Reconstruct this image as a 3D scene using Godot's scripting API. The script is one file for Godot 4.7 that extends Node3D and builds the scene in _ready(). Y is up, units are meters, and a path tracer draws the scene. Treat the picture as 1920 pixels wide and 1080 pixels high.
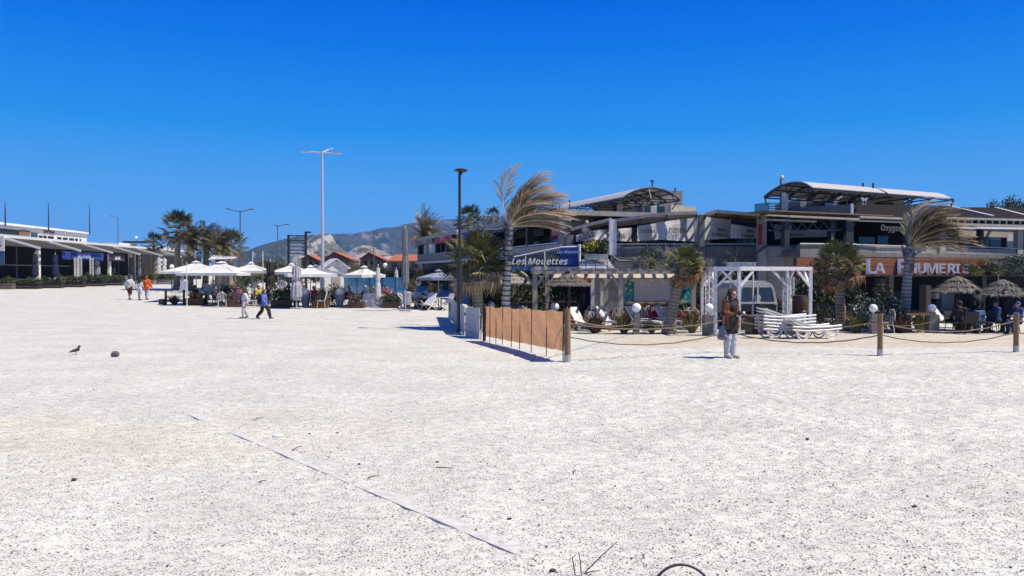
extends Node3D

const F := 1450.0                                  # focal length in photo pixels (1920 wide)
const EYE := Vector3(0, 1.94, 0)
var cam_basis := Basis(Vector3.RIGHT, -atan(26.0 / F))
var rng := RandomNumberGenerator.new()
var wob := FastNoiseLite.new()
var fine_n := FastNoiseLite.new()
var cell_n := FastNoiseLite.new()
var M := {}
var TX := {}
var taken := {}
var cache := {}
const SUN := Vector3(3.3, 5.1, 0.75)
var slant := 0.0                                   # metres a facade recedes per photo pixel right of column 1500

# ---------------------------------------------------------------- places
func ray(px: float, py: float) -> Vector3:
	return cam_basis * Vector3((px - 960.0) / F, (540.0 - py) / F, -1.0)

func at(px: float, py: float, d: float) -> Vector3:
	var r := ray(px, py)
	return EYE + r * (d / -r.z)

func hgt(py: float, d: float) -> float:
	return at(960, py, d).y

func sat(px: float, row: float, d: float) -> Vector3:   # on the slanting facade
	return at(px, row, d + slant * (px - 1500.0))

func xat(px: float, d: float) -> float:
	return at(px, 514, d).x

func gy(x: float, z: float) -> float:
	var d := -z
	var dip := lerpf(-0.2, -0.45, smoothstep(-7.0, 3.0, x)) * smoothstep(17.0, 34.0, d)
	return dip + 0.32 * smoothstep(38.0, 64.0, d) + 0.72 * smoothstep(58.0, 92.0, d)

func gp(px: float, py: float) -> Vector3:           # where a photo row meets the ground
	var d := 10.0
	for i in 12:
		var g := at(px, py, d)
		d = clampf(d * (EYE.y - gy(g.x, g.z)) / maxf(EYE.y - g.y, 0.02), 2.0, 300.0)
	var p := at(px, py, d)
	p.y = gy(p.x, p.z)
	return p

func on(px: float, d: float) -> Vector3:            # ground under a photo column at a distance
	var p := at(px, 514, d)
	p.y = gy(p.x, p.z)
	return p

# ---------------------------------------------------------------- mesh builder
class MB:
	var v := PackedVector3Array()
	var n := PackedVector3Array()
	var c := PackedColorArray()
	var t := PackedVector2Array()
	var col := Color.WHITE
	var xf := Transform3D()
	func vert(p: Vector3, nn: Vector3, u := Vector2.ZERO) -> void:
		v.append(xf * p); n.append((xf.basis * nn).normalized()); c.append(col); t.append(u)
	func tri(a: Vector3, b: Vector3, d: Vector3) -> void:
		var nn := (b - a).cross(d - a).normalized()
		vert(a, nn, Vector2(0, 0)); vert(d, nn, Vector2(1, 1)); vert(b, nn, Vector2(1, 0))
	func quad(a: Vector3, b: Vector3, d: Vector3, e: Vector3) -> void:   # counter-clockwise from outside; uv (0,1) (1,1) (1,0) (0,0)
		var nn := (d - a).cross(e - b).normalized()
		var u := [Vector2(0, 1), Vector2(1, 1), Vector2(1, 0), Vector2(0, 0)]
		vert(a, nn, u[0]); vert(d, nn, u[2]); vert(b, nn, u[1])
		vert(a, nn, u[0]); vert(e, nn, u[3]); vert(d, nn, u[2])
	func hexa(p: Array) -> void:                    # 0-3 bottom (seen from above counter-clockwise), 4-7 top
		quad(p[3], p[2], p[1], p[0]); quad(p[4], p[5], p[6], p[7])
		for i in 4:
			var j := (i + 1) % 4
			quad(p[i], p[j], p[j + 4], p[i + 4])
	func box(a: Vector3, b: Vector3) -> void:
		var lo := a.min(b)
		var hi := a.max(b)
		hexa([Vector3(lo.x, lo.y, hi.z), Vector3(hi.x, lo.y, hi.z), Vector3(hi.x, lo.y, lo.z), lo, Vector3(lo.x, hi.y, hi.z), hi, Vector3(hi.x, hi.y, lo.z), Vector3(lo.x, hi.y, lo.z)])
	func cbox(ctr: Vector3, s: Vector3, b := Basis()) -> void:
		var p := []
		for y in [-1, 1]:
			for q in [[-1, 1], [1, 1], [1, -1], [-1, -1]]:
				p.append(ctr + b * Vector3(q[0] * s.x / 2, y * s.y / 2, q[1] * s.z / 2))
		hexa(p)
	func beam(a: Vector3, b: Vector3, w: float, h: float, up := Vector3.UP) -> void:
		var z := (b - a).normalized()
		if absf(z.dot(up)) > 0.98: up = Vector3.RIGHT
		var x := up.cross(z).normalized()
		var y := z.cross(x)
		cbox((a + b) / 2, Vector3(w, h, (b - a).length()), Basis(x, y, z))
	func tube(p: Array, r: Array, sides := 6, caps := true) -> void:
		var rings := []
		var side := Vector3.ZERO
		for i in p.size():
			var d: Vector3 = (p[mini(i + 1, p.size() - 1)] - p[maxi(i - 1, 0)]).normalized()
			if side == Vector3.ZERO:
				side = d.cross(Vector3.UP if absf(d.y) < 0.9 else Vector3.RIGHT).normalized()
			side = (side - d * side.dot(d)).normalized()
			var up := d.cross(side)
			var ring := []
			for k in sides:
				var a := TAU * k / sides
				ring.append(side * cos(a) + up * sin(a))
			rings.append(ring)
		for i in p.size() - 1:
			var r0: float = r[mini(i, r.size() - 1)]
			var r1: float = r[mini(i + 1, r.size() - 1)]
			for k in sides:
				var j := (k + 1) % sides
				var a: Vector3 = rings[i][k]
				var b: Vector3 = rings[i][j]
				var e: Vector3 = rings[i + 1][k]
				var g: Vector3 = rings[i + 1][j]
				vert(p[i] + a * r0, a); vert(p[i + 1] + g * r1, g); vert(p[i] + b * r0, b)
				vert(p[i] + a * r0, a); vert(p[i + 1] + e * r1, e); vert(p[i + 1] + g * r1, g)
		if caps:
			for q in [0, p.size() - 1]:
				var rr: float = r[mini(q, r.size() - 1)]
				for k in sides:
					var a: Vector3 = p[q] + rings[q][k] * rr
					var b: Vector3 = p[q] + rings[q][(k + 1) % sides] * rr
					if q == 0: tri(p[q], b, a)
					else: tri(p[q], a, b)
	func lathe(prof: Array, o := Vector3.ZERO, sides := 16) -> void:      # Vector2(radius, y), from below upwards
		for i in prof.size() - 1:
			var a: Vector2 = prof[i]
			var b: Vector2 = prof[i + 1]
			var s := (b - a).normalized()
			for k in sides:
				var q := []
				for e in [k, k + 1]:
					var w: float = TAU * e / sides
					q.append(Vector3(cos(w), 0, -sin(w)))
				var n0: Vector3 = (q[0] * s.y + Vector3.DOWN * s.x)
				var n1: Vector3 = (q[1] * s.y + Vector3.DOWN * s.x)
				var p0: Vector3 = o + q[0] * a.x + Vector3.UP * a.y
				var p1: Vector3 = o + q[1] * a.x + Vector3.UP * a.y
				var p2: Vector3 = o + q[1] * b.x + Vector3.UP * b.y
				var p3: Vector3 = o + q[0] * b.x + Vector3.UP * b.y
				vert(p0, n0); vert(p2, n1); vert(p1, n1)
				vert(p0, n0); vert(p3, n0); vert(p2, n1)
	func ball(o: Vector3, r: Vector3, sides := 12) -> void:
		var rows := maxi(5, sides / 2)
		for i in rows:
			var a0 := PI * i / rows - PI / 2
			var a1 := PI * (i + 1) / rows - PI / 2
			for k in sides:
				var w0 := TAU * k / sides
				var w1 := TAU * (k + 1) / sides
				var q := [Vector3(cos(a0) * cos(w0), sin(a0), -cos(a0) * sin(w0)), Vector3(cos(a0) * cos(w1), sin(a0), -cos(a0) * sin(w1)), Vector3(cos(a1) * cos(w1), sin(a1), -cos(a1) * sin(w1)), Vector3(cos(a1) * cos(w0), sin(a1), -cos(a1) * sin(w0))]
				for j in [0, 2, 1, 0, 3, 2]:
					vert(o + q[j] * r, q[j] / r)
	func blade(a: Vector3, b: Vector3, w: float, up: Vector3, bend := 0.0) -> void:   # a leaf of two triangles
		var x := (b - a).cross(up).normalized() * w / 2
		var m := a.lerp(b, 0.4) + up * bend
		tri(a, m + x, m - x); tri(m - x, m + x, b)
	func mesh() -> ArrayMesh:
		var m := ArrayMesh.new()
		if v.is_empty(): return m
		var s := []
		s.resize(Mesh.ARRAY_MAX)
		s[Mesh.ARRAY_VERTEX] = v; s[Mesh.ARRAY_NORMAL] = n; s[Mesh.ARRAY_COLOR] = c; s[Mesh.ARRAY_TEX_UV] = t
		m.add_surface_from_arrays(Mesh.PRIMITIVE_TRIANGLES, s)
		return m

# ---------------------------------------------------------------- naming
func numbered(called: String) -> String:
	var k: int = taken.get(called, 0)
	taken[called] = k + 1
	return called if k == 0 else "%s_%03d" % [called, k]

func nth(i: int, n: int, what: String) -> String:     # a label that tells one of a row apart by its place
	if i == n - 1: return "rightmost of the %s" % what
	return "%s of the %s" % [["leftmost", "second from the left", "third from the left", "fourth from the left", "fifth from the left", "sixth from the left", "seventh from the left", "eighth from the left", "ninth from the left", "tenth from the left", "eleventh from the left", "twelfth from the left", "thirteenth from the left", "fourteenth from the left"][i], what]

func tag(o: Node3D, label: String, category: String, group := "") -> Node3D:
	o.set_meta("label", label)
	o.set_meta("category", category)
	if group: o.set_meta("group", group)
	return o

func thing(called: String, label: String, category: String, where := Vector3.ZERO, turn := 0.0, group := "") -> Node3D:
	var o := Node3D.new()
	o.name = numbered(called)
	add_child(o)
	o.position = where
	o.rotation.y = turn
	return tag(o, label, category, group)

func part(parent: Node, called: String, mb, m: Material, label := "") -> MeshInstance3D:
	var o := MeshInstance3D.new()
	o.name = called if parent != self else numbered(called)
	o.mesh = mb.mesh() if mb is MB else mb
	o.material_override = m
	o.material_override = null
	for i in o.mesh.get_surface_count(): o.set_surface_override_material(i, m)
	parent.add_child(o, true)
	if label: o.set_meta("label", label)
	return o

func stuff(o: Node) -> Node:
	o.set_meta("kind", "stuff")
	return o

func structure(called: String, mb, m: Material) -> MeshInstance3D:
	var o := part(self, called, mb, m)
	o.set_meta("kind", "structure")
	return o

func dup(src: Node3D, label: String, where: Vector3, turn := 0.0, group := "") -> Node3D:
	var base := String(src.name)
	var cut := base.rfind("_")
	if cut > 0 and base.substr(cut + 1).is_valid_int(): base = base.substr(0, cut)
	var o: Node3D = src.duplicate()
	o.name = numbered(base)
	add_child(o)
	o.position = where
	o.rotation = Vector3(0, turn, 0)
	tag(o, label, src.get_meta("category"), group if group else src.get_meta("group", ""))
	return o

# ---------------------------------------------------------------- materials
func noise_tex(key: String, freq: float, lo: float, hi: float, size := 512, octaves := 4, type := FastNoiseLite.TYPE_SIMPLEX_SMOOTH, normal := false) -> NoiseTexture2D:
	if TX.has(key): return TX[key]
	var f := FastNoiseLite.new()
	f.noise_type = type
	f.frequency = freq
	f.fractal_octaves = octaves
	f.seed = key.hash() % 1000
	var t := NoiseTexture2D.new()
	t.width = size
	t.height = size
	t.seamless = true
	t.noise = f
	if normal:
		t.as_normal_map = true
		t.bump_strength = 6.0
	else:
		var g := Gradient.new()
		g.offsets = PackedFloat32Array([0.15, 0.85])
		g.colors = PackedColorArray([Color(lo, lo, lo), Color(hi, hi, hi)])
		t.color_ramp = g
	TX[key] = t
	return t

func lin(r: float, g: float, b: float) -> Color:
	return Color(r, g, b).linear_to_srgb()

# worn: strength of the grime; grain: metres of one repeat; stretch: the grain along y
func mat(key: String, r := 0.5, g := 0.5, b := 0.5, rough := 0.8, metal := 0.0, worn := "soft", grain := 2.0, stretch := 1.0) -> StandardMaterial3D:
	if M.has(key): return M[key]
	var m := StandardMaterial3D.new()
	m.resource_name = key
	m.albedo_color = lin(r, g, b)
	m.roughness = rough
	m.metallic = metal
	match worn:
		"soft": m.albedo_texture = noise_tex("soft", 0.012, 0.84, 1.0)
		"dirt": m.albedo_texture = noise_tex("dirt", 0.02, 0.66, 1.0, 512, 5)
		"grain": m.albedo_texture = noise_tex("grain", 0.03, 0.6, 1.0, 512, 3)
		"speck": m.albedo_texture = noise_tex("speck", 0.09, 0.55, 1.0, 512, 2)
	if m.albedo_texture:
		m.uv1_triplanar = true
		m.uv1_world_triplanar = true
		m.uv1_scale = Vector3(1.0 / grain, 1.0 / (grain * stretch), 1.0 / grain)
	M[key] = m
	return m

func vmat(key: String, rough := 0.8, back := 0.0) -> StandardMaterial3D:   # colours come with the vertices
	if M.has(key): return M[key]
	var m := StandardMaterial3D.new()
	m.resource_name = key
	m.vertex_color_use_as_albedo = true
	m.roughness = rough
	m.cull_mode = BaseMaterial3D.CULL_DISABLED
	if back > 0.0:
		m.backlight_enabled = true
		m.backlight = Color(back, back, back * 0.6)
	M[key] = m
	return m

func glass(key: String, r: float, g: float, b: float, a: float) -> StandardMaterial3D:
	if M.has(key): return M[key]
	var m := StandardMaterial3D.new()
	m.resource_name = key
	m.albedo_color = Color(lin(r, g, b), a)
	m.transparency = BaseMaterial3D.TRANSPARENCY_ALPHA
	m.roughness = 0.04
	M[key] = m
	return m

func text(parent: Node, called: String, s: String, h: float, p: Vector3, b: Basis, m: Material, font := "Droid Sans", depth := 0.04, bold := true, skew := 0.0) -> MeshInstance3D:
	var tm := TextMesh.new()
	var f := SystemFont.new()
	f.font_names = PackedStringArray([font])
	f.font_weight = 700 if bold else 400
	tm.font = f
	tm.text = s
	tm.font_size = 64
	tm.pixel_size = h / 66.0
	tm.depth = depth
	var o := part(parent, called, tm, m)
	o.transform = Transform3D(b * Basis(Vector3.RIGHT, Vector3(skew, 1, 0), Vector3.BACK), p)
	return o

# ---------------------------------------------------------------- rounded bodies: capsules joined smoothly, meshed by surface nets
func blob(bones: Array, cell: float, k: float) -> MB:
	var lo := Vector3(1e9, 1e9, 1e9)
	var hi := -lo
	for b in bones:
		var r: float = maxf(b[2], b[3]) + cell * 3
		lo = lo.min(b[0] - Vector3(r, r, r)).min(b[1] - Vector3(r, r, r))
		hi = hi.max(b[0] + Vector3(r, r, r)).max(b[1] + Vector3(r, r, r))
	var nx := int((hi.x - lo.x) / cell) + 2
	var ny := int((hi.y - lo.y) / cell) + 2
	var nz := int((hi.z - lo.z) / cell) + 2
	var f := PackedFloat32Array()
	f.resize(nx * ny * nz)
	f.fill(9.0)
	for b in bones:
		var a: Vector3 = b[0]
		var e: Vector3 = b[1] - a
		var ra: float = b[2]
		var rb: float = b[3]
		var ee := maxf(e.length_squared(), 1e-9)
		var r := maxf(ra, rb) + maxf(k, cell * 2.5)
		var l: Vector3 = ((a.min(b[1]) - Vector3(r, r, r)) - lo) / cell
		var h: Vector3 = ((a.max(b[1]) + Vector3(r, r, r)) - lo) / cell
		for z in range(maxi(0, int(l.z)), mini(nz, int(h.z) + 2)):
			for y in range(maxi(0, int(l.y)), mini(ny, int(h.y) + 2)):
				var row := nx * (y + ny * z)
				for x in range(maxi(0, int(l.x)), mini(nx, int(h.x) + 2)):
					var p := lo + Vector3(x, y, z) * cell - a
					var t := clampf(p.dot(e) / ee, 0, 1)
					var d := (p - e * t).length() - lerpf(ra, rb, t)
					var o := f[row + x]
					var w := maxf(k - absf(d - o), 0.0) / k
					f[row + x] = minf(d, o) - w * w * k * 0.25
	var id := {}
	var pos := PackedVector3Array()
	var nor := PackedVector3Array()
	var mb := MB.new()
	for z in nz - 1:
		for y in ny - 1:
			for x in nx - 1:
				var i := x + nx * (y + ny * z)
				var q := [f[i], f[i + 1], f[i + nx], f[i + nx + 1], f[i + nx * ny], f[i + nx * ny + 1], f[i + nx * ny + nx], f[i + nx * ny + nx + 1]]
				var neg := 0
				for w in q:
					if w < 0.0: neg += 1
				if neg == 0 or neg == 8: continue
				var s := Vector3.ZERO
				var m := 0
				for j in 8:
					for ax in 3:
						var o := j ^ (1 << ax)
						if o > j and (q[j] < 0.0) != (q[o] < 0.0):
							var u: float = q[j] / (q[j] - q[o])
							var pj := Vector3(j & 1, (j >> 1) & 1, (j >> 2) & 1)
							pj[ax] = u
							s += pj
							m += 1
				id[i] = pos.size()
				pos.append(lo + (Vector3(x, y, z) + s / m) * cell)
				nor.append(Vector3(q[1] + q[3] + q[5] + q[7] - q[0] - q[2] - q[4] - q[6], q[2] + q[3] + q[6] + q[7] - q[0] - q[1] - q[4] - q[5], q[4] + q[5] + q[6] + q[7] - q[0] - q[1] - q[2] - q[3]).normalized())
	var st := [1, nx, nx * ny]
	for i in id:
		for ax in 3:
			var b1: int = st[(ax + 1) % 3]
			var b2: int = st[(ax + 2) % 3]
			if (f[i] < 0.0) == (f[i + st[ax]] < 0.0): continue
			if not (id.has(i - b1) and id.has(i - b2) and id.has(i - b1 - b2)): continue
			var c := [id[i], id[i - b1], id[i - b1 - b2], id[i - b2]]
			if f[i] < 0.0: c.reverse()
			for j in [0, 1, 2, 0, 2, 3]:
				mb.vert(pos[c[j]], nor[c[j]])
	return mb

# ---------------------------------------------------------------- plants
func shade(base: Color, amount := 0.3) -> Color:
	var k := 1.0 + rng.randf_range(-amount, amount)
	return Color(base.r * k, base.g * k, base.b * k * rng.randf_range(0.8, 1.1))

func fan_mesh(key: String, radius: float, green: Color, droop: float) -> ArrayMesh:      # one fan frond, its stalk along +z
	if cache.has(key): return cache[key]
	var mb := MB.new()
	var st := radius * 0.85
	mb.col = Color(0.16, 0.15, 0.06)
	mb.tube([Vector3.ZERO, Vector3(0, 0.05 * radius, st * 0.5), Vector3(0, 0, st)], [0.022, 0.016, 0.012], 4, false)
	var hub := Vector3(0, 0, st * 0.96)
	for i in 17:
		var a := lerpf(-1.9, 1.9, i / 16.0) + rng.randf_range(-0.05, 0.05)
		var dir := Vector3(sin(a), 0.16 * cos(a * 2.0) + 0.1, cos(a))
		var length := radius * rng.randf_range(0.62, 0.8) * (1.0 - 0.12 * absf(a))
		mb.col = shade(green, 0.35)
		var mid := hub + dir * length * 0.6
		var tip := hub + dir * length + Vector3.DOWN * droop * length * rng.randf_range(0.6, 1.3)
		var x := dir.cross(Vector3.UP).normalized() * 0.04 * radius
		var fold := Vector3.UP * 0.03 * radius
		mb.tri(hub, mid + x - fold, mid); mb.tri(hub, mid, mid - x - fold)
		mb.tri(mid + x - fold, tip, mid); mb.tri(mid, tip, mid - x - fold)
	cache[key] = mb.mesh()
	return cache[key]

func trunk(parent: Node, top: Vector3, r0: float, r1: float, curve: Vector3, ring: float, dark: Color, pale: Color, boots := 0) -> void:
	var mb := MB.new()
	var steps := int(top.length() / ring) * 3 + 3
	var pts := []
	var rad := []
	for i in steps + 1:
		var u := float(i) / steps
		pts.append(top * u + curve * (u * (1.0 - u)) + Vector3(0, 0 if i else -0.25, 0))
		var flare := 1.0 + 0.45 * exp(-u * 14.0)
		rad.append(lerpf(r0, r1, u) * flare * (1.0 + (0.05 if i % 3 == 0 else -0.03) + rng.randf_range(-0.03, 0.03)))
	for i in steps:                                  # a ring of leaf scars on every third step
		mb.col = shade(dark if i % 3 == 0 else pale, 0.16)
		mb.tube([pts[i], pts[i + 1]], [rad[i], rad[i + 1]], 11, false)
	part(parent, "trunk", mb, vmat("bark", 0.95))
	if boots:
		var bm := MB.new()                           # stubs of cut fronds under the crown
		for i in boots:
			var u := 1.0 - 0.36 * pow(rng.randf(), 1.2)
			var p := top * u + curve * (u * (1.0 - u))
			var a := rng.randf() * TAU
			var o := Vector3(cos(a), 0, sin(a))
			bm.col = shade(dark, 0.4)
			bm.beam(p + o * r1 * 0.7, p + o * r1 * rng.randf_range(1.3, 2.1) + Vector3.UP * rng.randf_range(0.15, 0.36), 0.09, 0.03)
		stuff(part(parent, "frond_stubs", bm, vmat("bark", 0.95)))

func fan_palm(label: String, base: Vector3, h: float, lean: Vector3, r0: float, r1: float, crown: float, count: int, wind: float, green: Color, dry: Color, group := "") -> Node3D:
	var o := thing("fan_palm", label, "palm tree", base, 0, group)
	var top := Vector3(lean.x, h, lean.z)
	trunk(o, top, r0, r1, -lean * 0.5, 0.14, Color(0.19, 0.155, 0.115), Color(0.29, 0.245, 0.19), 30)
	var g := [fan_mesh("fan_a%s" % green, 1.0, green, 0.16), fan_mesh("fan_b%s" % green, 1.0, green, 0.32)]
	var d := fan_mesh("fan_dry%s" % dry, 1.0, dry, 0.75)
	for i in count:
		var u := float(i) / count
		var el := lerpf(1.35, -0.85, pow(u, 0.9)) + rng.randf_range(-0.15, 0.15)
		var a := i * 2.399 + rng.randf_range(-0.2, 0.2)
		var dir := Vector3(cos(a) * cos(el), sin(el), sin(a) * cos(el)) + Vector3(wind, 0, wind * 0.2)
		dir = dir.normalized()
		var x := Vector3.UP.cross(dir).normalized()
		var b := Basis(x, dir.cross(x), dir).rotated(dir, rng.randf_range(-0.5, 0.5))
		var f := part(o, "frond" if el > -0.35 else "dead_frond", g[i % 2] if el > -0.35 else d, vmat("frond", 0.55, 0.25))
		f.transform = Transform3D(b.scaled(Vector3.ONE * crown * rng.randf_range(0.85, 1.1)), top + dir * r1 * 0.5 + Vector3.UP * 0.1 * sin(el))
	return o

func feather_frond(start: Vector3, wind: Vector3, length: float, sag: float, green: Color, dry: Color, leaf: float, flutter: Vector3) -> ArrayMesh:
	var mb := MB.new()
	var dir := start
	var p := Vector3.ZERO
	var pts := [p]
	var dirs := [dir]
	var n := 22
	for i in n:
		var u := float(i) / n
		dir = (dir + wind * 0.075 * (0.4 + u) + Vector3.DOWN * sag * 0.075 * (0.3 + u * 1.4)).normalized()
		p += dir * length / n
		pts.append(p)
		dirs.append(dir)
	mb.col = dry
	mb.tube(pts.filter(func(_q): return true), [0.035, 0.032, 0.03, 0.028, 0.026, 0.024, 0.022, 0.02, 0.018, 0.016, 0.014, 0.012, 0.01], 4, false)
	for i in range(2, n):
		var u := float(i) / n
		var side: Vector3 = dirs[i].cross(Vector3.UP)
		if side.length() < 0.2: side = dirs[i].cross(Vector3.RIGHT)
		side = side.normalized()
		for s in [-1, 1]:
			for j in 2:
				var ll := leaf * (0.45 + 0.75 * sin(PI * minf(u * 1.05, 1.0))) * rng.randf_range(0.8, 1.15)
				var q: Vector3 = pts[i].lerp(pts[mini(i + 1, n)], j * 0.5)
				var e: Vector3 = (side * s * 0.75 + dirs[i] * 0.75 + flutter * rng.randf_range(0.7, 1.5) + Vector3.UP * (0.22 - sag * 0.25) + Vector3(rng.randf_range(-.2, .2), rng.randf_range(-.34, .22), rng.randf_range(-.2, .2))).normalized()
				mb.col = shade(green.lerp(dry, clampf(u * 0.9 + rng.randf_range(-0.25, 0.35), 0, 1)), 0.25)
				mb.blade(q, q + e * ll, 0.05, (side * s).cross(e) + Vector3.UP * 0.2, 0.02)
	return mb.mesh()

func feather_palm(label: String, base: Vector3, h: float, lean: Vector3, r0: float, r1: float, length: float, count: int, wind: Vector3, sag: float, green: Color, dry: Color, rings: Array, leaf := 0.42, group := "") -> Node3D:
	var o := thing("date_palm", label, "palm tree", base, 0, group)
	var top := Vector3(lean.x, h, lean.z)
	trunk(o, top, r0, r1, -lean * 0.6, rings[2], rings[0], rings[1], 34)
	for i in count:
		var u := (i + 0.5) / count
		var el := lerpf(1.45, 0.05, pow(u, 1.0)) + rng.randf_range(-0.12, 0.12)
		var a := i * 2.399 + rng.randf_range(-0.25, 0.25)
		var dir := (Vector3(cos(a) * cos(el), sin(el), sin(a) * cos(el)) + wind * 0.42).normalized()
		if wind.x > 1.0 and dir.x < 0.3:             # a gale holds every frond to one side
			dir = Vector3(lerpf(dir.x, 0.2, 0.6), dir.y + 0.4, dir.z * 0.8).normalized()
		var f := part(o, "frond", feather_frond(dir, wind * rng.randf_range(0.55, 1.25), length * rng.randf_range(0.78, 1.08), sag, green, dry, leaf, wind * 0.32), vmat("frond", 0.55, 0.25))
		f.position = top + dir * r1 * 0.4
	return o

func leaf_ball(key: String, count: int, size: Vector3, leaf: float, cols: Array, lumps := 6) -> ArrayMesh:      # leaf clumps in an uneven crown, base at y = 0
	if cache.has(key): return cache[key]
	var mb := MB.new()
	var heads := []
	for i in lumps:
		var a := rng.randf() * TAU
		var r := sqrt(rng.randf()) * 0.62
		heads.append([Vector3(cos(a) * r, rng.randf_range(0.25, 0.72), sin(a) * r), rng.randf_range(0.26, 0.42), cols[rng.randi() % cols.size()]])
	for i in count:
		var h = heads[rng.randi() % lumps]
		var d := Vector3(rng.randfn(), rng.randfn(), rng.randfn()).normalized()
		var p: Vector3 = (h[0] + d * h[1] * pow(rng.randf(), 0.4)) 
		p.y = maxf(p.y, 0.02)
		p *= size
		var e := (d + Vector3(rng.randfn(), rng.randfn(), rng.randfn()) * 0.8).normalized()
		mb.col = shade(h[2], 0.4)
		mb.blade(p, p + e * leaf * rng.randf_range(0.7, 1.4), leaf * 0.55, d + Vector3(0.01, 0.02, 0), leaf * 0.08)
	cache[key] = mb.mesh()
	return cache[key]

func spike_tuft(key: String, count: int, h: float, spread: float, w: float, cols: Array) -> ArrayMesh:
	if cache.has(key): return cache[key]
	var mb := MB.new()
	for i in count:
		var a := rng.randf() * TAU
		var out := Vector3(cos(a), 0, sin(a))
		var r := pow(rng.randf(), 0.7)
		var l := h * rng.randf_range(0.55, 1.1)
		var p0 := out * r * 0.1
		var p1 := p0 + out * r * spread * 0.45 + Vector3.UP * l * 0.65
		var p2 := p1 + out * r * spread * 0.75 + Vector3.UP * l * (0.38 - 0.5 * r * rng.randf())
		var x := out.cross(Vector3.UP) * w / 2
		mb.col = shade(cols[rng.randi() % cols.size()], 0.35)
		mb.quad(p0 - x, p0 + x, p1 + x, p1 - x)
		mb.tri(p1 - x, p1 + x, p2)
	cache[key] = mb.mesh()
	return cache[key]

func plant(called: String, label: String, category: String, m: ArrayMesh, where: Vector3, s: Vector3, group := "") -> Node3D:
	var o := part(self, called, m, vmat("leaf", 0.6, 0.2))
	o.transform = Transform3D(Basis(Vector3.UP, rng.randf() * TAU).scaled(s), where)
	return tag(o, label, category, group)

# ---------------------------------------------------------------- people (1.7 m tall, facing +z, then scaled)
func hand_bones(w: Vector3, dir: Vector3, side: float, palm: Vector3, grip := 0.5) -> Array:
	var b := []
	var across := dir.cross(palm).normalized() * side
	b.append([w, w + dir * 0.045, 0.024, 0.026])
	for i in 4:
		var k := w + dir * 0.075 + across * (i - 1.5) * 0.019
		var l: float = [0.066, 0.075, 0.07, 0.054][i]
		var m := k + (dir * (1.0 - grip * 0.5) + palm * grip).normalized() * l * 0.5
		b.append([w + dir * 0.03 + across * (i - 1.5) * 0.014, k, 0.012, 0.0095])
		b.append([k, m, 0.0095, 0.0085])
		b.append([m, m + (dir * (1.0 - grip) + palm * grip * 1.6).normalized() * l * 0.5, 0.0085, 0.007])
	var t := w + dir * 0.03 - across * 0.03
	b.append([w + dir * 0.015, t, 0.014, 0.012])
	b.append([t, t + (dir * 0.8 - across * 0.4 + palm * 0.5).normalized() * 0.045, 0.011, 0.008])
	return b

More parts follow.
